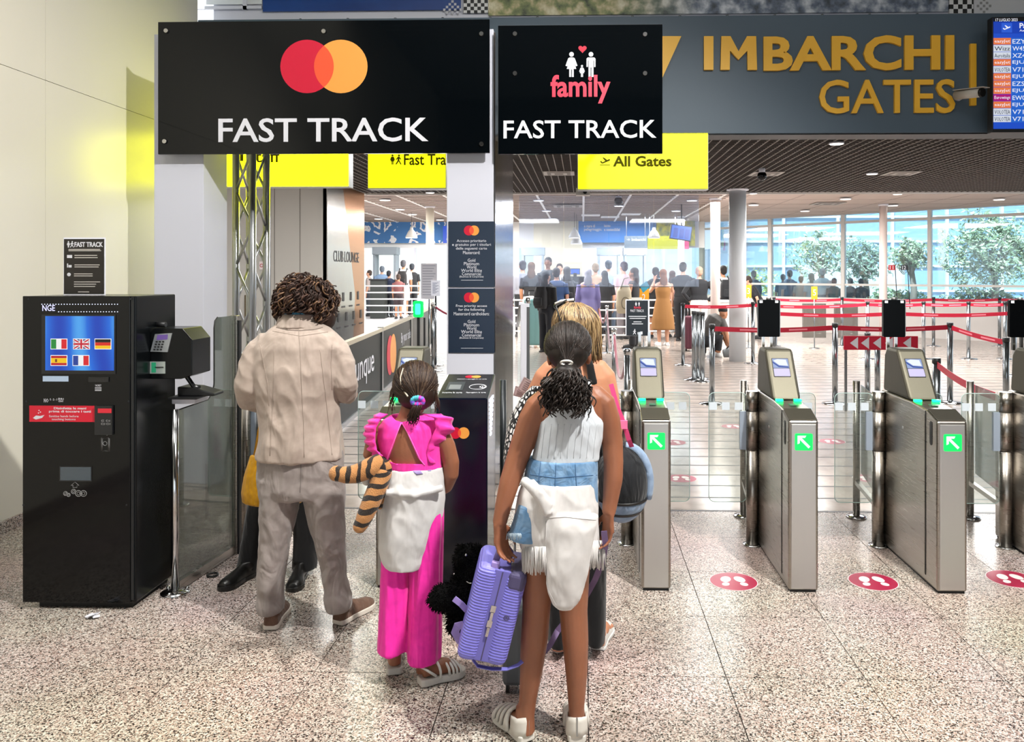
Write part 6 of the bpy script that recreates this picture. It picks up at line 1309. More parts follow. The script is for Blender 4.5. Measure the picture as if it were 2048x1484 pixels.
m.loft(rings_px(Z, [(1046,1112,1060,.085,0),(1043,1108,1150,.072,0),(1045,1101,1220,.064,0),(1041,1096,1280,.062,-.005),(1040,1085,1345,.055,-.005),(1038,1073,1400,.044,0),(1037,1069,1432,.038,0),(1034,1070,1462,.04,0)]), 20)
m.loft(rings_px(Z, [(1114,1190,1060,.085,0),(1114,1179,1150,.072,0),(1118,1175,1220,.064,0),(1124,1177,1280,.062,-.005),(1131,1175,1345,.055,-.005),(1136,1170,1400,.044,0),(1138,1167,1432,.038,0),(1134,1170,1462,.04,0)]), 20)
FT = [(G(1056,1486), .62), (G(1154,1488), .04)]
for h_, yw in FT: foot(m, h_, yw, .2, .088, .022)
bd = m.organic('body', SK, e, voxel=.0046, smooth=3); eyes(f, bd, .98)
M_wt = cloth('white_rib_top', '#cdd3d9', '#c6ccd2', .35, 9, .7, (1,1,.5))
m = MB(); m.loft(rings_px(Z, [(1112,1180,762,.068,0),(1103,1188,780,.078,0),(1090,1198,805,.09,0),(1078,1211,843,.097,0),(1071,1206,875,.096,0),(1066,1200,900,.095,0),(1062,1197,920,.096,0)]), 32)
tp = m.organic('white_top', M_wt, e, voxel=.0055, smooth=3, wrinkle=(.003,9,9))
for k in range(9): u = 1086+k*13; seam(tp, [(u+4,848),(u,880),(u-4,917)], mat('rib_white','#c9ced3',.8), tp, 'rib', .0009, 12)
M_dn = cloth('denim', '#5b82a8', '#7c9dbd', .3, 18, .9, (1,1,1), 26); M_dns = mat('denim_seam', '#3f638a', .9)
m = MB(); m.loft(rings_px(Z, [(1058,1196,914,.102,0),(1052,1196,930,.107,0),(1047,1196,960,.113,0),(1040,1197,1000,.118,0),(1036,1196,1030,.118,0)]), 30); m.loft(rings_px(Z, [(1036,1116,1000,.105,0),(1026,1114,1040,.108,-.005),(1014,1112,1070,.11,-.008)]), 22); m.loft(rings_px(Z, [(1114,1196,1000,.105,0),(1112,1197,1040,.108,0),(1112,1197,1068,.108,0)]), 22)
dn = m.organic('denim_shorts', M_dn, e, voxel=.0065, smooth=3)
for pts in ([(1082,920),(1076,972)], [(1112,922),(1110,974)], [(1150,922),(1153,974)], [(1052,948),(1110,956),(1194,950)]): seam(dn, pts, M_dns, dn, 'denim_seam', .0014, 14)
m = MB(); rnd = random.Random(9)
for k in range(30): u = 1013+k*1.0; p = P(u, 1066+ (k % 3), Z-.012-.112*math.sqrt(max(.02, 1-((u-1062)/50)**2))); m.tube([p, p+Vector((rnd.uniform(-.004,.004),0,-.014-rnd.random()*.01))], .0013, 4)
m.build('frayed_hem', mat('fray_pale','#b9cbd9',.9), dn)
M_ws = cloth('white_knit', '#d3d0ce', '#cbc8c6', .45, 8, .9)
m = MB(); m.loft(rings_px(Z, [(1047,1196,957,.118,-.003),(1038,1197,985,.127,-.006),(1032,1198,1020,.133,-.01),(1033,1199,1060,.136,-.012),(1043,1200,1098,.134,-.012)]), 32)
m.tube(*path_px(Z, [(1046,960,-.11,9),(1066,975,-.135,12),(1084,1000,-.15,12),(1096,1030,-.155,10)]), 10); m.tube(*path_px(Z, [(1062,962,-.125,8),(1082,985,-.15,10),(1100,1015,-.155,9)]), 10)
m.loft(rings_px(Z, [(1094,1196,1028,.03,-.12),(1092,1192,1060,.034,-.13),(1090,1184,1110,.036,-.135),(1092,1176,1150,.036,-.135),(1096,1166,1185,.034,-.135),(1104,1154,1208,.03,-.135),(1118,1142,1219,.02,-.135)]), 26)
ks = m.organic('tied_cardigan', M_ws, e, voxel=.0065, smooth=3, wrinkle=(.007,9,6))
seam(ks, [(1093,1036),(1130,1034),(1168,1038),(1192,1040)], mat('knit_seam','#bdbab8',.9), ks, 'knit_seam', .0016); seam(ks, [(1092,1042),(1091,1110),(1096,1180),(1115,1216)], mat('knit_seam'), ks, 'knit_seam', .0014)
m = MB()
for u0, u1, v0, v1 in ((1044,1091,1096,1148),(1180,1210,1084,1138)):
    n = int((u1-u0)/1.7)
    for k in range(n+1):
        u = u0+(u1-u0)*k/n; zz = Z-.016-.134*math.sqrt(max(.04, 1-((u-1121)/80)**2))+rnd.uniform(-.004,.003); vv = v1+rnd.uniform(-5,3); vm = (v0+vv)/2; m.tube([P(u,v0-3,zz), P(u+rnd.uniform(-1.5,1.5),vm,zz-.004), P(u+rnd.uniform(-2,2),vv,zz)], [.0026,.0028,.0018], 5)
o = m.build('fringe', M_ws, ks); o['kind'] = 'stuff'
M_ws2 = mat('shoe_cream_white', '#d9d4cb', .5)
for (h_, yw) in FT:
    so, pt = shoe(e, h_, yw, .225, .092, M_ws2, M_ws2, th=.026, name='sandal', open_=True)
    m = MB()
    for a in range(13):
        t = R(180+15*a-0); 
    back = [(.26,.45),(.1,.42),(.0,.2),(-.01,0),(.0,-.2),(.1,-.42),(.26,-.45)]
    vs = []; K = len(back)
    for zt in (.024,.05,.078,.098): vs += [pt(t+.0, x*(1-.12*(zt/.1)), zt-.06*x*x*(zt/.1)) for t, x in back]
    m.add(vs, [(j*K+i, j*K+i+1, (j+1)*K+i+1, (j+1)*K+i) for j in range(3) for i in range(K-1)], 0, True); hb_ = m.build('heel_cup', M_ws2, e); s_ = hb_.modifiers.new('t','SOLIDIFY'); s_.thickness = .005; s_.offset = 0
    MB().beam(pt(-.02,0,.03), pt(-.015,0,.098), .006, .003, up=(0,1,0)).build('zip', M_alu, hb_)
    for t0, t1, hh in ((.3,.42,.072),(.42,.55,.062),(.56,.66,.052),(.68,.78,.042),(.5,.34,.066)):
        MB().tube([pt(t0+(t1-t0)*k/10, .47*math.cos(math.pi*k/10), .024+hh*math.sin(math.pi*k/10)**.7) for k in range(11)], .0075, 6).build('sandal_strap', M_ws2, e)
rnd = random.Random(11); M_hk = mat('hair_black_brown','#15100e',.5,spec=.3,noise=(70,2),col2='#211813')
m = MB(); m.ell(P(1136,688,Z+.02), (.085,.098,.086), 20); m.ell(P(1136,705,Z-.01), (.078,.08,.066), 16); m.ell(P(1134,722,Z-.06), (.035,.035,.03), 12)
m.ell(P(1132,775,Z-.085), (.084,.052,.062), 16); m.ell(P(1134,800,Z-.085), (.07,.042,.036), 12); m.ell(P(1133,745,Z-.085), (.05,.045,.035), 12)
hb = m.organic('hair', M_hk, e, voxel=.007, smooth=3)
m = MB(); tie = P(1133,728,Z-.105); c = P(1136,690,Z+.02); sp = []
for k in range(420):
    a, t = rnd.uniform(math.pi, 2*math.pi), math.acos(rnd.uniform(-.35, 1)); o = Vector((math.sin(t)*math.cos(a), math.sin(t)*math.sin(a)*rnd.uniform(.2,1), math.cos(t))).normalized(); p0 = c+Vector((o.x*.085,o.y*.098,o.z*.087+.004)); pts = []
    for q in range(9):
        s_ = q/8; w = p0.lerp(tie, s_); d_ = w-c; rr = 1/math.sqrt((d_.x/.088)**2+(d_.y/.101)**2+(d_.z/.09)**2+1e-9); pts.append(c+d_*max(1, rr) if s_ < .85 else w.lerp(tie, .5))
    sp.append(pts)
strands(m, sp, 9, .0019, (0,0,1), rnd)
sp = []
for k in range(420):
    a = rnd.uniform(0, 6.283); o = Vector((math.cos(a), -abs(math.sin(a))*.8-.2, rnd.uniform(-.3,.3))).normalized(); vv = rnd.uniform(735,800); wd_ = (.05 if vv < 750 else .082)*rnd.uniform(.4,1.02)
    p = P(1132,vv,Z-.085)+Vector((o.x*wd_, o.y*.05, 0)); L_ = min(rnd.uniform(.03,.07), max(.012, p.z-P(0,824,Z).z)); sp.append(curl_strand(p, o, L_, rnd.uniform(.006,.012), rnd.uniform(.7,1.5), rnd))
strands(m, sp, 11, .0036, (0,0,0,1), rnd)
m.build('hair_strands', [M_hk, mat('hair_soft_brown','#2c201a',.5)], hb)
MB().tube([tie+Vector((.02*math.cos(t), .004-.016*max(0,math.sin(t)), .004+.009*math.sin(t))) for t in [k*math.pi/8 for k in range(16)]], .0038, 8, closed=True).build('hair_tie', mat('tie_pearl','#e9e4da',.3), hb)
# ------------------------------------------------------------------ lilac hard-shell backpack in her hand
Zc = 2.86; ang = R(13.5); ax = Vector((math.cos(ang), .08, -math.sin(ang)*.9)).normalized(); az = Vector((math.sin(ang)*1.05, 0, math.cos(ang))).normalized(); ay = az.cross(ax).normalized(); c0 = P(985,1228,Zc)
e = empty('hard_shell_backpack', P(985,1330,Zc), 'lilac ribbed hard-shell backpack carried by the child in white top', 'backpack')
def ribbed(name, c1, axis):
    m = mat(name, c1, .38); N, L, b = nodes(m); tc = N.new('ShaderNodeTexCoord'); d_ = N.new('ShaderNodeVectorMath'); d_.operation = 'DOT_PRODUCT'; d_.inputs[1].default_value = axis; L.new(tc.outputs['Object'], d_.inputs[0]); k = N.new('ShaderNodeMath'); k.operation = 'MULTIPLY'; k.inputs[1].default_value = 620; L.new(d_.outputs['Value'], k.inputs[0]); s = N.new('ShaderNodeMath'); s.operation = 'SINE'; L.new(k.outputs[0], s.inputs[0]); q = N.new('ShaderNodeBump'); q.inputs['Strength'].default_value = .5; q.inputs['Distance'].default_value = .002; L.new(s.outputs[0], q.inputs['Height']); L.new(q.outputs[0], b.inputs['Normal']); return m
M_lil = ribbed('lilac_shell', '#7a76d2', az); M_lild = mat('lilac_dark', '#4a4468', .6); M_lils = mat('lilac_strap', '#9a86c8', .7)
def cb(x0, x1, y0, y1, z0, z1, nm, mt, par=None, bev=0):
    m = MB(); vs = [c0+ax*x+ay*y+az*z for z in (z0,z1) for y in (y0,y1) for x in (x0,x1)]; m.add(vs, [(0,2,3,1),(4,5,7,6),(0,1,5,4),(2,6,7,3),(0,4,6,2),(1,3,7,5)]); return m.build(nm, mt, par or e, bevel=bev, seg=4)
cb(-.09, -.014, -.02, .22, -.178, .17, 'shell_half', M_lil, bev=.028); cb(.012, .09, -.02, .22, -.178, .165, 'shell_half', M_lil, bev=.028); cb(-.03, .03, -.012, .215, -.17, .165, 'zip_gusset', mat('lilac_fabric','#6f6ab8',.8), bev=.004)
zp = cb(-.003, .001, -.0135, -.012, -.165, .16, 'zip', M_lild); cb(.02, .088, -.0215, .2, .095, .17, 'dark_corner', M_lild, bev=.02)
for z in (.025, -.03): cb(-.012, .006, -.018, -.013, z-.012, z+.012, 'zip_slider', M_chrome); cb(-.008, .002, -.02, -.016, z-.045, z-.012, 'zip_puller', M_chrome)
q = c0+ax*.05+az*.005-ay*.021; MB().tube([q+ax*.009*math.cos(t)+az*.009*math.sin(t) for t in [k*math.pi/8 for k in range(16)]], .0016, 5, closed=True).build('emblem_ring', M_lild, e); MB().disc(q-ay*.0005, .004, .004, ax, az, 12).build('emblem_dot', M_lild, e)
MB().tube([c0+ax*-.035+az*.165+ay*.02, c0+ax*-.03+az*.215+ay*.02, c0+ax*.0+az*.235+ay*.04, c0+ax*.015+az*.215+ay*.06, c0+ax*.018+az*.165+ay*.06], [(.012,.006)]*5, 8).build('carry_handle', mat('handle_purple','#5d5080',.7), e); cb(-.047, -.018, -.005, .02, .15, .185, 'handle_mount', M_lils, bev=.004)
def ribbon(pts, w, mt, par, nm='strap', th=.003, flat=(0,-1,0)):
    m = MB(); pts = [Vector(p) for p in pts]; vs = []; n = len(pts)
    for i, p in enumerate(pts):
        t = (pts[min(i+1,n-1)]-pts[max(i-1,0)]).normalized(); s = t.cross(Vector(flat)).normalized(); q = s.cross(t).normalized(); vs += [p+s*w/2+q*th/2, p-s*w/2+q*th/2, p-s*w/2-q*th/2, p+s*w/2-q*th/2]
    fs = [(3,2,1,0), ((n-1)*4,(n-1)*4+1,(n-1)*4+2,(n-1)*4+3)]
    for k in range(n-1): fs += [(k*4+i, k*4+(i+1) % 4, k*4+4+(i+1) % 4, k*4+4+i) for i in range(4)]
    return m.add(vs, fs).build(nm, mt, par)
ribbon([P(935,1222,Zc+.06), P(922,1208,Zc+.05), P(908,1197,Zc+.05)], .022, M_lils, e); ribbon([P(922,1285,Zc+.1), P(910,1265,Zc+.08), P(915,1252,Zc+.06), P(928,1250,Zc+.05)], .03, M_lils, e)
ribbon([P(945,1318,Zc+.03), P(955,1332,Zc+.03), P(985,1338,Zc+.03), P(1015,1338,Zc+.03), P(1036,1330,Zc+.02), P(1050,1318,Zc+.04)], .022, mat('strap_violet','#7a78c8',.7), e, flat=(0,0,1))
ribbon([P(1208,1062,Z-.07), P(1211,1090,Z-.06), P(1204,1125,Z+.0), P(1190,1160,Z+.08), P(1172,1192,Z+.14), P(1145,1225,Z+.16), P(1115,1262,Z+.16), P(1100,1290,Z+.12), P(1085,1310,Z+.06), P(1050,1322,Z-.02)], .022, mat('strap_mauve','#6f5a80',.7), e)
# black plush bag behind the lilac backpack
Zd = 3.1; e = empty('plush_bag', P(945,1290,Zd), 'black furry plush animal bag hanging beside the lilac backpack', 'plush toy'); M_fur = mat('black_fur', '#050505', .95, bump=(160,.9), spec=.1)
m = MB(); m.ell(P(955,1165,Zd), (.1,.07,.12), 18); m.ell(P(935,1118,Zd), (.055,.05,.055), 14); m.ell(P(921,1098,Zd), (.018,.015,.022), 10); m.ell(P(955,1098,Zd), (.018,.015,.022), 10); m.tube(*path_px(Zd, [(940,1190,-.02,34),(905,1195,-.04,30),(872,1196,-.05,24),(862,1190,-.05,14)]), 14); m.tube(*path_px(Zd, [(945,1200,0,46),(925,1240,0,34),(912,1268,0,20)]), 14); m.tube(*path_px(Zd, [(960,1200,.03,46),(955,1260,.03,30)]), 12)
fb = m.organic('fur_body', M_fur, e, voxel=.007, smooth=2)
rnd = random.Random(21); m = MB()
for k in rnd.sample(range(len(fb.data.vertices)), min(2600, len(fb.data.vertices))):
    v = fb.data.vertices[k]; n_ = v.normal; d_ = (n_+Vector((rnd.uniform(-.5,.5),rnd.uniform(-.5,.5),rnd.uniform(-.9,.2)))).normalized(); m.tube([v.co, v.co+d_*.012], [.0022,.0006], 3)
m.build('fur_tufts', M_fur, fb)['kind'] = 'stuff'
for u, v in ((909,1149),(932,1110)): p = drape(fb, [(u,v)], .002); p and MB().ell(p[0], .006, 8).build('bead_eye', M_chrome, fb)
p = drape(fb, interp([(933,1163),(940,1167),(950,1164)], 6), .004); p and MB().tube(p, .0025, 5).build('zip_glint', M_chrome, fb)
# trolley handle rods behind her
Zr = 3.25; e = empty('trolley_case', P(1023,1180,Zr)*Vector((1,1,0)), 'chrome telescopic rods of a small trolley case behind the lilac backpack', 'suitcase')
for u in (1014, 1029): MB().cyl(P(u,1062,Zr), P(u,1215,Zr), .006, n=8).build('rod', M_chrome, e)
MB().beam(P(1011,1062,Zr), P(1032,1062,Zr), .02, .02).build('grip', M_blackm, e); a = P(1022,1215,Zr); MB().box(a.x-.035,a.x+.05,a.y-.02,a.y+.14,.03,a.z).build('case_body', mat('case_grey','#5c6064',.5), e, bevel=.02)
for s in (-.02,.035): MB().cyl((a.x+s,a.y+.0,.02),(a.x+s+.012,a.y+.0,.02),.02,n=12).build('wheel', M_blackm, e)
# ------------------------------------------------------------------ blonde woman ahead
Z = 3.57; e = person_root('person with blonde hair and sunglasses on head, bare shoulder and black trousers', G(1150, 1305))
m = MB(); f = head_shape(m, P(1143,662,Z+.03), .97, .45, .15)
m.tube([P(1150,735,Z), P(1150,705,Z), P(1147,670,Z+.02)], [.05,.046,.048], 14)
m.loft(rings_px(Z, [(1120,1180,708,.055,0),(1092,1208,728,.07,0),(1082,1220,755,.085,0),(1082,1218,820,.095,0),(1085,1208,880,.095,0),(1075,1210,960,.1,0),(1070,1212,1030,.105,0)]), 26)
m.tube(*path_px(Z, [(1182,728,0,13),(1198,734,0,17),(1211,752,0,20),(1222,800,0,18),(1230,860,0,16),(1226,900,.04,14),(1200,915,.14,12)]), 14); m.tube(*path_px(Z, [(1115,728,0,13),(1102,735,0,17),(1088,752,0,19),(1068,790,.02,17),(1052,830,.06,15),(1056,815,.18,13),(1064,798,.25,11)]), 14)
hand(m, P(1200,915,Z+.14), (-.7,.6,0), (0,.2,1), (.6,.6,0), .165, .4); hand(m, P(1064,796,Z+.26), (.1,.3,.8), (-.3,-.8,0), (-.6,.5,0), .14, .75)
for rows in ([(1110,1040,0,36),(1112,1150,0,26),(1116,1230,0,20),(1118,1300,0,15)], [(1175,1040,0,36),(1185,1150,0,26),(1192,1220,0,20),(1196,1290,0,15)]): m.tube(*path_px(Z, rows), 12)
FT = [(G(1126,1306), .5), (G(1196,1302), -.2)]
for h_, yw in FT: foot(m, h_, yw, .215, .09, .022)
bd = m.organic('body', SK2, e, voxel=.007, smooth=4); eyes(f, bd, 1)
m = MB(); m.loft(rings_px(Z, [(1100,1172,742,.075,0),(1088,1180,770,.098,0),(1080,1200,830,.105,0),(1082,1210,890,.105,0),(1075,1212,930,.11,0)]), 26); m.tube(*path_px(Z, [(1168,700,-.055,6),(1180,730,-.085,8),(1186,770,-.095,10)]), 8); m.organic('black_top', M_blk, e, voxel=.007, smooth=3)
m = MB(); m.loft(rings_px(Z, [(1072,1212,915,.115,0),(1068,1215,990,.12,0),(1070,1212,1050,.115,0)]), 24); m.loft(rings_px(Z, [(1070,1145,1030,.105,0),(1085,1145,1150,.09,0),(1094,1142,1250,.085,0),(1096,1140,1285,.085,0)]), 18); m.loft(rings_px(Z, [(1140,1214,1030,.105,0),(1158,1213,1150,.09,0),(1170,1212,1250,.085,0),(1172,1210,1282,.085,0)]), 18); m.organic('black_trousers', M_blk, e, voxel=.008, smooth=3)
for h_, yw in FT: shoe(e, h_, yw, .24, .095, mat('shoe_white','#dcdad6',.5), mat('shoe_white'), 0, th=.018, name='white_shoe')
# patterned sleeve
def dots():
    m = cloth('dalmatian_print', '#0d0d10', None, .3, 10); N, L, b = nodes(m); tc = N.new('ShaderNodeTexCoord'); v = N.new('ShaderNodeTexVoronoi'); v.inputs['Scale'].default_value = 48; v.feature = 'DISTANCE_TO_EDGE'; mp = N.new('ShaderNodeMapping'); mp.inputs['Scale'].default_value = (1.2,1,.8); L.new(tc.outputs['Object'], mp.inputs[0]); L.new(mp.outputs[0], v.inputs[0]); r = ramp(N, [(0,'#0d0d10'),(.16,'#e6e4e2')], 'CONSTANT'); L.new(v.outputs[0], r.inputs[0]); L.new(r.outputs[0], b.inputs['Base Color']); return m
m = MB(); m.loft(rings_px(Z, [(1064,1092,770,.05,0),(1042,1085,795,.065,.02),(1024,1078,825,.075,.03),(1012,1068,865,.08,.03),(1007,1058,905,.08,.03),(1006,1050,945,.078,.03),(1010,1044,968,.07,.03)]), 22); m.organic('patterned_shirt', dots(), e, voxel=.007, smooth=3)
rnd = random.Random(15); M_bl = [mat('hair_blonde','#7a6142',.4), mat('hair_blonde_light','#ab9068',.38), mat('hair_ash','#46372a',.42)]
m = MB(); m.ell(P(1147,648,Z+.02), (.096,.1,.098), 20); m.ell(P(1158,690,Z-.0), (.072,.075,.1), 16); m.ell(P(1178,690,Z+.0), (.03,.045,.08), 12); hb = m.organic('hair', M_bl[2], e, voxel=.008, smooth=3)
m = MB(); c = P(1147,650,Z+.02); top = P(1142,606,Z+.0); sp = []
for k in range(560):
    a = rnd.uniform(math.pi*.95, 2.05*math.pi); endx = c.x+math.cos(a)*.1+.012; pts = []
    r0 = rnd.uniform(.97,1.04); zb = P(0,rnd.uniform(690,725) if math.cos(a) > -.3 else rnd.uniform(640,680),Z).z
    for q in range(10):
        t = q/9; z = top.z+(zb-top.z)*t; dz = (z-c.z)/.1; rad = math.sqrt(max(.03, 1-dz*dz)) if dz > 0 else 1.0-.08*min(1,-dz/2)
        pts.append(Vector((c.x+.004+.016*t+math.cos(a)*.1*rad*r0+ (.01*math.sin(t*5+k)), c.y+math.sin(a)*.104*rad*r0, z)))
    sp.append(pts)
strands(m, sp, 10, .0032, (0,0,1,1,2), rnd); m.build('hair_strands', M_bl, hb)
g = empty('sunglasses', P(1125,618,Z-.03), 'dark sunglasses pushed up on the blonde hair', 'sunglasses')
MB().tube([P(1133,600,Z+.0), P(1112,612,Z-.06), P(1120,640,Z-.08), P(1128,672,Z-.075)], .004, 6).build('temple', M_blackm, g); MB().tube([P(1110,608,Z+.02), P(1122,602,Z+.02), P(1148,599,Z+.02)], .006, 6).build('frame', mat('frame_white','#dddad5',.4), g); MB().ell(P(1122,612,Z+.03), (.035,.02,.02), 10).build('lens', M_black, g)
# boarding passes in her hand
e = empty('boarding_pass', P(1058,795,Z+.2), 'upper pale pink boarding paper held up by the blonde person', 'paper', 'boarding papers'); Zp = Z+.22
M_bp = mat('paper_pink', '#e6cfcf', .6); M_bpl = mat('paper_ink', '#6a4a4a', .7)
def sheet(cu, cv, w, h, rot, Zq, par):
    c, s = math.cos(rot), math.sin(rot); q = lambda x, y: P(cu+x*c-y*s, cv+x*s+y*c, Zq); MB().prism([q(-w,-h), q(w,-h), q(w,h), q(-w,h)], (0,.0015,0)).build('sheet', M_bp, par)
    MB().tube([q(-w*.9,-h*.85), q(w*.9,-h*.85), q(w*.9,h*.85), q(-w*.9,h*.85)], .0008, 4, closed=True).build('printed_frame', M_bpl, par)
    for k in range(5): MB().tube([q(-w*.7,-h*.55+k*h*.27)-Vector((0,.001,0)), q(w*(.2+.1*(k % 3)),-h*.55+k*h*.27)-Vector((0,.001,0))], .0008, 4).build('printed_line', M_bpl, par)
    MB().prism([q(w*.5,h*.35)-Vector((0,.0005,0)), q(w*.75,h*.35)-Vector((0,.0005,0)), q(w*.75,h*.7)-Vector((0,.0005,0)), q(w*.5,h*.7)-Vector((0,.0005,0))], (0,-.0008,0)).build('printed_logo', M_bpl, par)
sheet(1062, 778, 24, 15, .5, Zp, e)
e = empty('boarding_pass', P(1050,795,Z+.22), 'lower pale pink boarding paper peeking out under the other', 'paper', 'boarding papers'); sheet(1046, 786, 18, 10, .25, Zp+.02, e)
# duffel bag
Zg = 3.52; e = empty('duffel_bag', P(1245,1045,Zg), 'black and grey-blue duffel bag on a pink strap beside the blonde person', 'bag')
c = P(1243,962,Zg); m = MB(); m.ell(c, (.118,.15,.178), 26); bg = m.organic('bag_body', cloth('bag_black','#14161a',None,.5,14), e, voxel=.009, smooth=3)
def shell(z0, z1, mt, nm, k=1.02, x0=None):
    m = MB(); rows = []
    for q in range(7):
        z = z0+(z1-z0)*q/6; t = max(.02, 1-(z/.178)**2)**.5; rows.append((c.x, c.y, c.z+z, .118*k*t+.002, .15*k*t+.002))
    return m.loft(rows, 28).build(nm, mt, e)
M_bgb = cloth('bag_blue_grey','#8fa3bd','#8298b4',.4,16); shell(-.172,-.128,M_bgb,'bottom_panel'); shell(-.115,-.07,M_bgb,'side_panel',1.025); shell(-.128,-.115,M_blackm,'piping',1.04); shell(-.07,-.06,M_blackm,'piping',1.04)
MB().tube([c+Vector((.1*math.cos(t)+.02, -.02-.1*max(0,math.sin(t+.6))*.2, .16*math.sin(t))) for t in [R(-25+k*9) for k in range(14)]], [.02]*14, 8).build('edge_panel', M_bgb, e)
ribbon([P(1222,768,Zg-.09), P(1235,815,Zg-.1), P(1247,845,Zg-.1), P(1258,880,Zg-.08), P(1265,897,Zg-.05)], .02, mat('strap_pink','#e0457f',.6), e); MB().box(P(1243,0,Zg).x-.012, P(1243,0,Zg).x+.02, P(1243,842,Zg-.1).y-.012, P(1243,842,Zg-.1).y, P(0,848,Zg).z, P(0,832,Zg).z).build('strap_slider', mat('slider_pink','#f0709c',.5), e)
# ------------------------------------------------------------------ travellers in the security queue
SKN = [mat('crowd_skin_fair','#cf9c80',.5), mat('crowd_skin_tan','#b07a5a',.5), mat('crowd_skin_deep','#7a4e38',.5)]
def cl(c): return mat('wear_'+c, c, .8, sheen=.1)
def traveller(u, vt, Z, yaw, label, hair, top, bottom, sk=0, sleeve=1, kind='trousers', shoes='#2a2a2c', long=0, pose='down', base=0, wide=1.0, bend=0):
    p = P(u, 548, Z); h = H-(vt-HY)/F*Z-base; s = h/1.71; e = empty('person', (p.x, p.y, base), label, 'person')
    M = Matrix.Translation((p.x, p.y, base)) @ Matrix.Rotation(R(yaw), 4, 'Z') @ Matrix.Scale(s, 4)
    MT = M
    if bend: MT = M @ Matrix.Translation((0,0,.9)) @ Matrix.Rotation(-R(bend), 4, 'X') @ Matrix.Translation((0,0,-.9))
    def fin(m, k0=0, upper=True):
        T = MT if upper else M; m.v[k0:] = [tuple(T @ Vector(v)) for v in m.v[k0:]]
    up, lo = MB(), MB(); f = head_shape(up, (0,0,1.59), 1.0, 0, .05)
    w = wide; up.tube([(0,-.01,1.40),(0,0,1.47),(0,.01,1.54)], [.06,.05,.05], 10)
    up.loft([(0,0,1.43,.07,.06),(0,-.005,1.40,.15*w,.08),(0,-.005,1.34,.185*w,.1),(0,0,1.2,.165*w,.105),(0,0,1.08,.14*w,.095),(0,0,.96,.16*w,.105),(0,0,.88,.165*w,.105)], 18)
    arms = {}
    for sx in (-1, 1):
        sh = Vector((sx*.18*w,0,1.36))
        if pose == 'down' or (pose == 'phone1' and sx < 0): pts = [sh, sh+Vector((sx*.045,-.01,-.28)), sh+Vector((sx*.04,.05,-.52))]; d = (0,.15,-1)
        elif pose in ('phone','phone1'): pts = [sh, sh+Vector((sx*.05,.03,-.27)), sh+Vector((-sx*.06,.25,-.2))]; d = (-sx*.5,.5,.5)
        elif pose == 'hips': pts = [sh, sh+Vector((sx*.16,-.06,-.25)), sh+Vector((sx*.0,.02,-.44))]; d = (-sx*.6,.5,-.5)
        elif pose == 'up': pts = [sh, sh+Vector((sx*.08,.16,-.16)), sh+Vector((-sx*.04,.28,.06))]; d = (-sx*.2,.1,1)
        arms[sx] = pts; up.tube([pts[0], pts[0].lerp(pts[1],.5), pts[1], pts[1].lerp(pts[2],.4), pts[2]], [.05,.045,.04,.038,.027], 10); hand(up, pts[2], d, (-sx*.4,.8,.1), (sx,0,0), .18, .3, .02, r=.011)
    for sx in (-1, 1): lo.tube([(sx*.085*w,0,.9),(sx*.09*w,.01,.5),(sx*.09*w,-.01,.28),(sx*.09*w,-.02,.07)], [.085,.055,.05,.035], 10); lo.tube([(sx*.09*w,-.03,.045),(sx*.1*w,.08,.04),(sx*.105*w,.16,.03)], [.034,.034,.026], 8)
    fin(up); fin(lo, 0, False); up.add(lo.v, lo.f, 0, True)
    up.organic('body', SKN[sk], e, voxel=.014*s, smooth=2)
    m = MB(); g = 1.1
    if kind == 'dress': m.loft([(0,0,1.42,.1,.075),(0,0,1.37,.17*w,.1),(0,0,1.22,.18*w,.118),(0,0,1.06,.155*w,.11),(0,0,.92,.19*w,.13),(0,0,.6,.25*w,.18),(0,0,.36,.27*w,.2)], 22)
    else: m.loft([(0,0,1.43,.1,.075),(0,0,1.39,.165*w,.095),(0,0,1.33,.198*w,.115),(0,0,1.2,.185*w,.122),(0,0,1.06,.165*w,.115),(0,0,.95 if kind != 'crop' else 1.06,.185*w,.125)], 20)
    if sleeve:
        for sx in (-1, 1):
            a, b, c = arms[sx]; pts = [a, a.lerp(b,.5), a.lerp(b,.85)] if sleeve == 1 else [a, a.lerp(b,.5), b, b.lerp(c,.5), b.lerp(c,.9)]
            m.tube(pts, [.064,.06,.062] if sleeve == 1 else [.064,.058,.053,.048,.042], 10)
    fin(m); m.organic('dress' if kind == 'dress' else 'top', cl(top), e, voxel=.016*s, smooth=2)
    if kind in ('trousers', 'shorts', 'crop'):
        m = MB(); m.loft([(0,0,1.0,.165*w,.115),(0,0,.9,.185*w,.128),(0,0,.82,.18*w,.12)], 18); zb = .08 if kind != 'shorts' else .55
        for sx in (-1, 1): m.loft([(sx*.09*w,0,.86,.098*w,.11),(sx*.092*w,.0,.52,.078,.085),(sx*.092*w,-.01,zb,.07,.075)] if kind != 'shorts' else [(sx*.09*w,0,.86,.098*w,.11),(sx*.1*w,.0,.5,.095,.1)], 14)
        fin(m, 0, False); m.organic('trousers' if kind != 'shorts' else 'shorts', cl(bottom), e, voxel=.016*s, smooth=2)
    elif kind == 'skirt': m = MB(); m.loft([(0,0,1.04,.155*w,.11),(0,0,.9,.19*w,.135),(0,0,.6,.25*w,.19),(0,0,.3,.29*w,.22)], 22); fin(m, 0, False); m.organic('skirt', cl(bottom), e, voxel=.016*s, smooth=2)
    for sx in (-1, 1):
        m = MB(); m.tube([(sx*.09*w,-.05,.05),(sx*.1*w,.07,.048),(sx*.106*w,.19,.034)], [.045,.045,.034], 10); m.box(sx*.1*w-.042,sx*.1*w+.042,-.09,.22,.0,.025); fin(m, 0, False); m.organic('shoe', cl(shoes), e, voxel=.012*s, smooth=1)
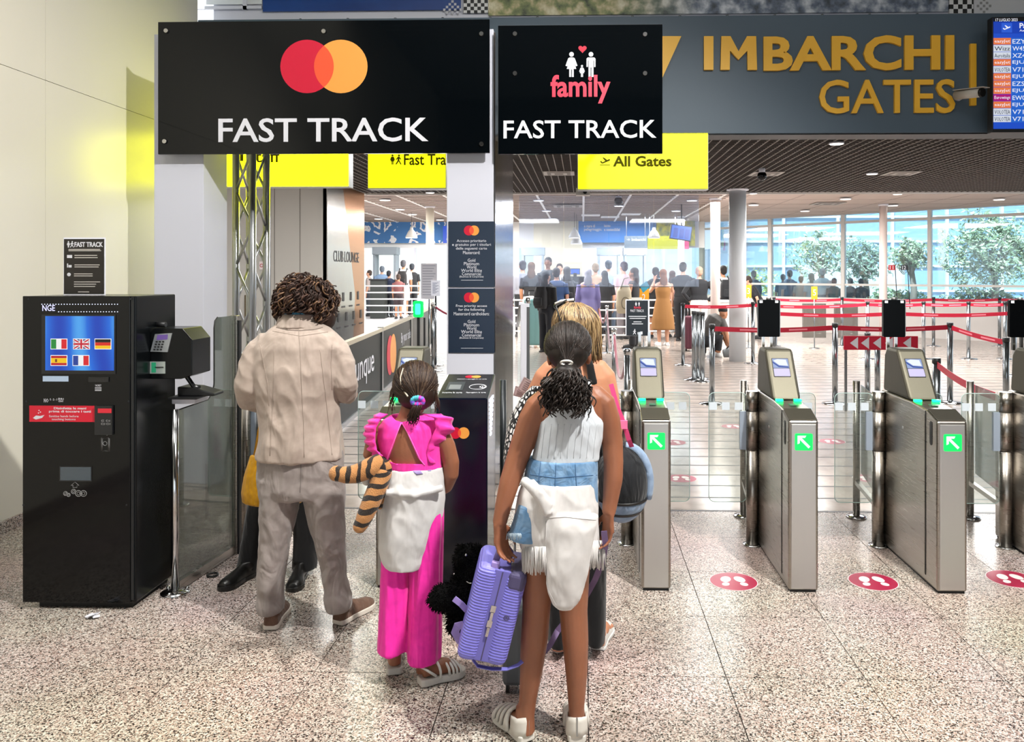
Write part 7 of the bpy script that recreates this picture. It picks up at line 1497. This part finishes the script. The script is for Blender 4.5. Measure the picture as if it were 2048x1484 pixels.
    m = MB(); m.ell((0,-.022,1.625), (.087,.1,.092), 14); m.ell((0,-.05,1.57), (.08,.065,.08), 12)
    if long: m.ell((0,-.075,1.45), (.095,.05,.13), 14); m.ell((0,-.085,1.5-long), (.08,.04,.14), 12)
    fin(m); m.organic('hair', cl(hair), e, voxel=.014*s, smooth=2)
    return e, MT
def backpack(MT, label, c, z=1.16, w=.15):
    b = MT @ Vector((0,-.2,z)); e = empty('backpack', b, label, 'backpack'); m = MB(); m.loft([(0,-.2,z-.24,w*.9,.07),(0,-.21,z-.15,w,.1),(0,-.2,z+.1,w*.95,.09),(0,-.19,z+.22,w*.7,.06)], 18, ex=3); m.v = [tuple(MT @ Vector(v)) for v in m.v]; m.organic('pack', cl(c), e, voxel=.014, smooth=2)
    m = MB(); m.loft([(0,-.3,z-.18,w*.7,.03),(0,-.31,z-.1,w*.75,.035),(0,-.3,z-.01,w*.7,.03)], 14, ex=3); m.v = [tuple(MT @ Vector(v)) for v in m.v]; m.organic('pocket', cl('#17181b'), e, voxel=.014, smooth=1)
    for sx in (-1, 1): MB().tube([MT @ Vector(q) for q in ((sx*.1,-.12,z+.18),(sx*.11,-.02,z+.3),(sx*.12,.1,z+.2),(sx*.13,.12,z),(sx*.14,-.1,z-.18))], .016, 6).build('strap', cl('#17181b'), e)
T = traveller
T(1063,524,20.5,0,'person with brown hair in black crop top and long cream skirt','#4a3324','#17171a','#d9cfc2',1,1,'skirt',long=.05)
T(1045,521,21.6,15,'person in grey top left of the long cream skirt','#3a3a40','#8d8f98','#1d1e22',0,2)
T(1096,514,22.2,170,'tall dark-haired person in black and grey shirt before the cream wall','#1a1614','#3a3f42','#1d1e22',2,1)
_, MT = T(1093,541,17.4,-35,'person with long black hair all in black, nearest of the queue','#0e0c0c','#131316','#10131c',0,2,long=.1); backpack(MT,'black backpack worn by the long-haired person in black','#16161a')
T(1113,535,18.9,0,'person with short black hair in navy blue shirt','#100e0e','#1f3a5f','#16181d',0,1,wide=1.05)
_, MT = T(1134,533,19.3,0,'person with dark hair in charcoal top and white trousers','#1b1614','#2a2d33','#d5d3d3',0,1,long=.06); backpack(MT,'bulky black backpack beside the lilac dress','#0f1013',1.16,.18)
T(1119,527,22.9,180,'fair person facing the camera behind the navy shirt','#2a211c','#cfd3d6','#5b6068',0,1)
T(1176,537,18.2,0,'person in long lilac dress','#a9a3a8','#7f78a8','#7f78a8',0,2,'dress',long=.03)
T(1191,526,22.0,0,'person in sand-coloured dress behind the lilac dress','#8d7a63','#c3a88c','#c3a88c',0,1,'dress')
T(1209,541,20.0,10,'person in black with a white collar right of the lilac dress','#1a1615','#15161a','#15161a',0,1,long=.02)
T(1217,520,22.8,0,'person in pale blue shirt under the left metal detector','#3d4650','#a9bdd4','#46566a',0,2)
T(1247,523,20.9,30,'tall person in pale pink shirt','#4a4048','#d3b3b6','#6a6468',0,2)
_, MT = T(1267,535,18.3,70,'person in black sleeveless top facing left, looking at a phone','#3a2a22','#17181c','#1b1b20',1,0,pose='phone',long=.04,wide=1.15)
b = MT @ Vector((-.1,.42,.95)); e = empty('tote_bag', b, 'large beige tote bag carried before the black sleeveless top', 'bag'); m = MB(); c = P(1248,595,18.0); m.loft([(c.x,c.y,c.z-.36,.15,.08),(c.x,c.y,c.z-.2,.19,.1),(c.x,c.y,c.z+.15,.16,.09),(c.x+.02,c.y,c.z+.28,.09,.05)], 20, ex=2.6); m.organic('pouch', cl('#b3a68c'), e, voxel=.015, smooth=3); MB().tube([(c.x-.08,c.y-.08,c.z+.2),(c.x,c.y-.05,c.z+.42),(c.x+.1,c.y,c.z+.45)], .014, 6).build('strap', cl('#8d8068'), e); MB().tube([(c.x+.03+.09*math.cos(t), c.y-.11, c.z-.12+.13*math.sin(t)) for t in [k*math.pi/8 for k in range(16)]], .012, 6, closed=True).build('ring_ornament', cl('#6f6552'), e)
_, MT = T(1326,538,19.0,8,'person in mustard brown sleeveless dress holding up a phone','#7a4a28','#8a5f2e','#8a5f2e',0,0,'dress',shoes='#e6e4e0',pose='up',long=.03)
q = MT @ Vector((-.02,.36,1.58)); MB().prism(rquad(q,.09,.16,.01,(1,0,0),(0,0,1)), (0,.008,0)).build('mobile_phone', cl('#20242c'), label='dark phone held up by the person in the brown dress', cat='phone')
e = empty('number_stand', PY(1287,612,18.7), 'orange number 2 stand left of the brown dress', 'sign'); rect(1277,577,1298,606,18.7,.02).build('board', mat('stand_orange'), e); text('2', (1284,588,1291,602), M_txtw, e, Y=18.7); q = PY(1287,606,18.7); MB().cyl((q.x,18.71,.02),(q.x,18.71,q.z+.02),.015,n=8).build('pole', M_post, e); MB().lathe((q.x,18.71,0),[(.12,0),(.11,.015),(.02,.02)]).build('base', M_post, e)
poly = [P(u,v,18.5) for u,v in ((1280,572),(1293,562),(1300,574),(1286,586))]; MB().prism(poly, (0,.02,0)).build('paper_folder', cl('#3f97ad'), label='teal folder above the orange number 2 stand', cat='folder')
T(1311,534,21.3,0,'person in black top and black shorts left behind the brown dress','#241c1a','#15161a','#17181c',1,1,'shorts')
T(1345,541,21.5,-20,'person in dusty rose top and black skirt behind the brown dress','#4a2f24','#b08078','#1a1719',0,0,'skirt',long=.04)
T(1366,524,20.4,-15,'officer-like person in black polo with a pale back patch','#2a2420','#16181c','#16181c',0,1,wide=1.1)
T(1398,533,19.8,0,'person in black sweater and white trousers with hands on hips','#a5806c','#111319','#d9d3cf',0,2,pose='hips',wide=1.1)
_, MT = T(1446,531,21.2,15,'person in white tee between the two round columns','#171311','#cfd0d2','#2a2c33',1,1); backpack(MT,'black backpack of the person in white tee','#15161a')
T(1521,546,21.0,75,'guard in black polo leaning forward right of the round column','#33261f','#14161c','#14161c',0,1,bend=28,wide=1.05)
T(1507,541,26.6,10,'person in dark blue beside the round column, behind the guard','#22262c','#37485c','#262b33',0,2); T(1566,548,26.2,-10,'person in slate shirt left of the tall bluish person','#3a3a3c','#5a6876','#3a424c',0,1); T(1579,540,25.8,10,'tall person in steel blue shirt outside the window','#2f3438','#3f586e','#2b333c',0,1); T(1602,552,25.6,-20,'short person in beige outside the window','#6b5b4c','#a89c8e','#7a7268',0,1)
T(1622,546,25.0,20,'person with ash blonde hair in pale shirt outside the window','#a08c72','#c3bdb3','#6a6f74',0,1,long=.04); T(1645,536,24.8,-15,'grey-haired person in white shirt outside the window','#b5aea6','#d3d1cb','#5c6470',0,1); T(1668,556,24.6,0,'short person in dark green top right of the grey-haired person','#33302c','#4b5a50','#2c3234',0,1)
T(1700,556,24.2,10,'person in dark clothes low outside the second window','#1c1b1b','#20262a','#22262a',0,1); T(1722,557,24.0,-10,'dark-haired person in black right beside the slim white column','#191717','#1b1f22','#1b1f22',1,1)
T(738,540,24.2,90,'person at the far left edge of the platform','#3a2c24','#9a8f8a','#3a3f46',0,1,base=.42); T(764,532,24.3,20,'broad person in blue-grey shirt on the platform','#5a6470','#6c86a4','#39434f',0,2,base=.42,wide=1.2); T(778,541,23.6,-10,'person in navy top on the platform beside the blue-grey shirt','#20222a','#2f3b55','#22262e',0,1,base=.42)
_, MT = T(807,520,23.6,0,'person in white shirt and shorts on the platform','#4a4a4e','#d9d9dc','#cfc8c2',1,1,'shorts',base=.42,shoes='#dcdcdc'); backpack(MT,'dark backpack on the white-shirted person on the platform','#1c1a1c')
T(824,527,24.4,10,'person in black top beside the white shirt on the platform','#2e343c','#15171b','#14161a',0,1,base=.42); T(797,548,23.0,0,'child in maroon top behind the platform railing','#3a2b22','#7a4a48','#33262a',1,1,'shorts',base=.42)
# crouching traveller with luggage
Zc = 16.6; e = empty('person', P(1430,705,Zc)*Vector((1,1,0)), 'person crouching over luggage beside the round white column', 'person')
m = MB(); head_shape(m, P(1447,628,Zc-.05), 1.0, -1.2, .6); m.tube(*path_px(Zc, [(1415,682,0,15),(1424,660,0,16),(1436,640,0,17),(1442,634,-.02,9)]), 12); m.tube(*path_px(Zc, [(1443,642,-.1,6),(1452,665,-.2,5),(1457,686,-.25,4)]), 10); m.tube(*path_px(Zc, [(1436,646,.1,6),(1448,672,.0,5),(1455,690,-.1,4)]), 10)
hand(m, P(1457,686,Zc-.25), (.1,-.2,-1), (0,1,0), (1,0,0), .18, .4, .02, r=.011); hand(m, P(1455,690,Zc-.1), (.1,-.2,-1), (0,1,0), (1,0,0), .18, .4, .02, r=.011)
m.tube(*path_px(Zc, [(1414,684,-.1,9),(1440,678,-.2,8),(1436,705,-.15,5)]), 10); m.tube(*path_px(Zc, [(1414,684,.1,9),(1436,682,.1,8),(1428,706,.12,5)]), 10); m.organic('body', SKN[1], e, voxel=.014, smooth=2)
m = MB(); m.tube(*path_px(Zc, [(1414,680,0,18),(1422,660,0,20),(1434,640,0,20),(1440,633,0,11)]), 14); m.tube(*path_px(Zc, [(1443,640,-.1,8),(1450,658,-.18,8)]), 10); m.tube(*path_px(Zc, [(1436,644,.1,8),(1446,664,.03,8)]), 10); m.organic('grey_top', cl('#4a4744'), e, voxel=.014, smooth=3)
m = MB(); m.tube(*path_px(Zc, [(1412,682,-.1,13),(1441,677,-.2,10),(1436,700,-.15,7)]), 12); m.tube(*path_px(Zc, [(1412,682,.1,13),(1437,681,.1,10),(1428,701,.12,7)]), 12); m.ell(P(1413,683,Zc), (.16,.16,.13), 12); m.organic('trousers', cl('#1b1d22'), e, voxel=.014, smooth=2)
for u, d in ((1438,-.15),(1430,.12)): q = P(u,706,Zc+d); MB().loft([(q.x,q.y,0,.06,.12),(q.x,q.y,.05,.055,.11),(q.x,q.y+.03,.09,.045,.06)], 14).build('shoe', cl('#dcd8d4'), e)
m = MB(); m.ell(P(1446,620,Zc-.03), (.1,.105,.085), 14); m.organic('hair', cl('#171514'), e, voxel=.012, smooth=2)
def case(u, vt, vb, w, c, label, d=.25):
    p = G(u, vb); zt = P(u, vt, H*F/(vb-HY)).z; e = empty('suitcase', (p.x,p.y,0), label, 'suitcase'); MB().box(p.x-w/2,p.x+w/2,p.y-d/2,p.y+d/2,.05,zt).build('shell', cl(c), e, bevel=.04)
    for k in range(4): MB().box(p.x-w*.42+k*w*.26, p.x-w*.38+k*w*.26, p.y-d/2-.006, p.y-d/2+.01, .1, zt-.06).build('rib', cl(c), e)
    for sx in (-1,1): MB().cyl((p.x+sx*w*.4-.015,p.y,.03),(p.x+sx*w*.4+.015,p.y,.03),.03,n=12).build('wheel', M_blackm, e); MB().cyl((p.x+sx*w*.25,p.y+.05,zt),(p.x+sx*w*.25,p.y+.05,zt+.18),.008,n=6).build('rod', M_chrome, e)
    MB().box(p.x-w*.28,p.x+w*.28,p.y+.035,p.y+.065,zt+.17,zt+.2).build('grip', M_blackm, e)
case(1383,632,702,.3,'#5a2a38','glossy maroon suitcase behind the parked stanchions'); case(1398,660,712,.28,'#20262a','dark suitcase in front of the crouching person'); 
e = empty('duffel_bag', P(1460,705,16.2)*Vector((1,1,0)), 'grey sports bag on the floor under the crouching person', 'bag'); q = P(1462,700,16.1); m = MB(); m.tube([(q.x-.16,q.y,.1),(q.x,q.y,.13),(q.x+.16,q.y,.1)], [.08,.11,.08], 14); m.organic('bag_body', cl('#7b7e80'), e, voxel=.014, smooth=3); MB().tube([(q.x-.1,q.y-.05,.2),(q.x,q.y-.05,.3),(q.x+.1,q.y-.05,.2)], .012, 6).build('handle', M_blackm, e)
case(1067,597,694,.42,'#6f9a98','teal glass-fronted trolley bin left of the black-haired queue person', .3)
bpy.data.scenes.remove(TMP)
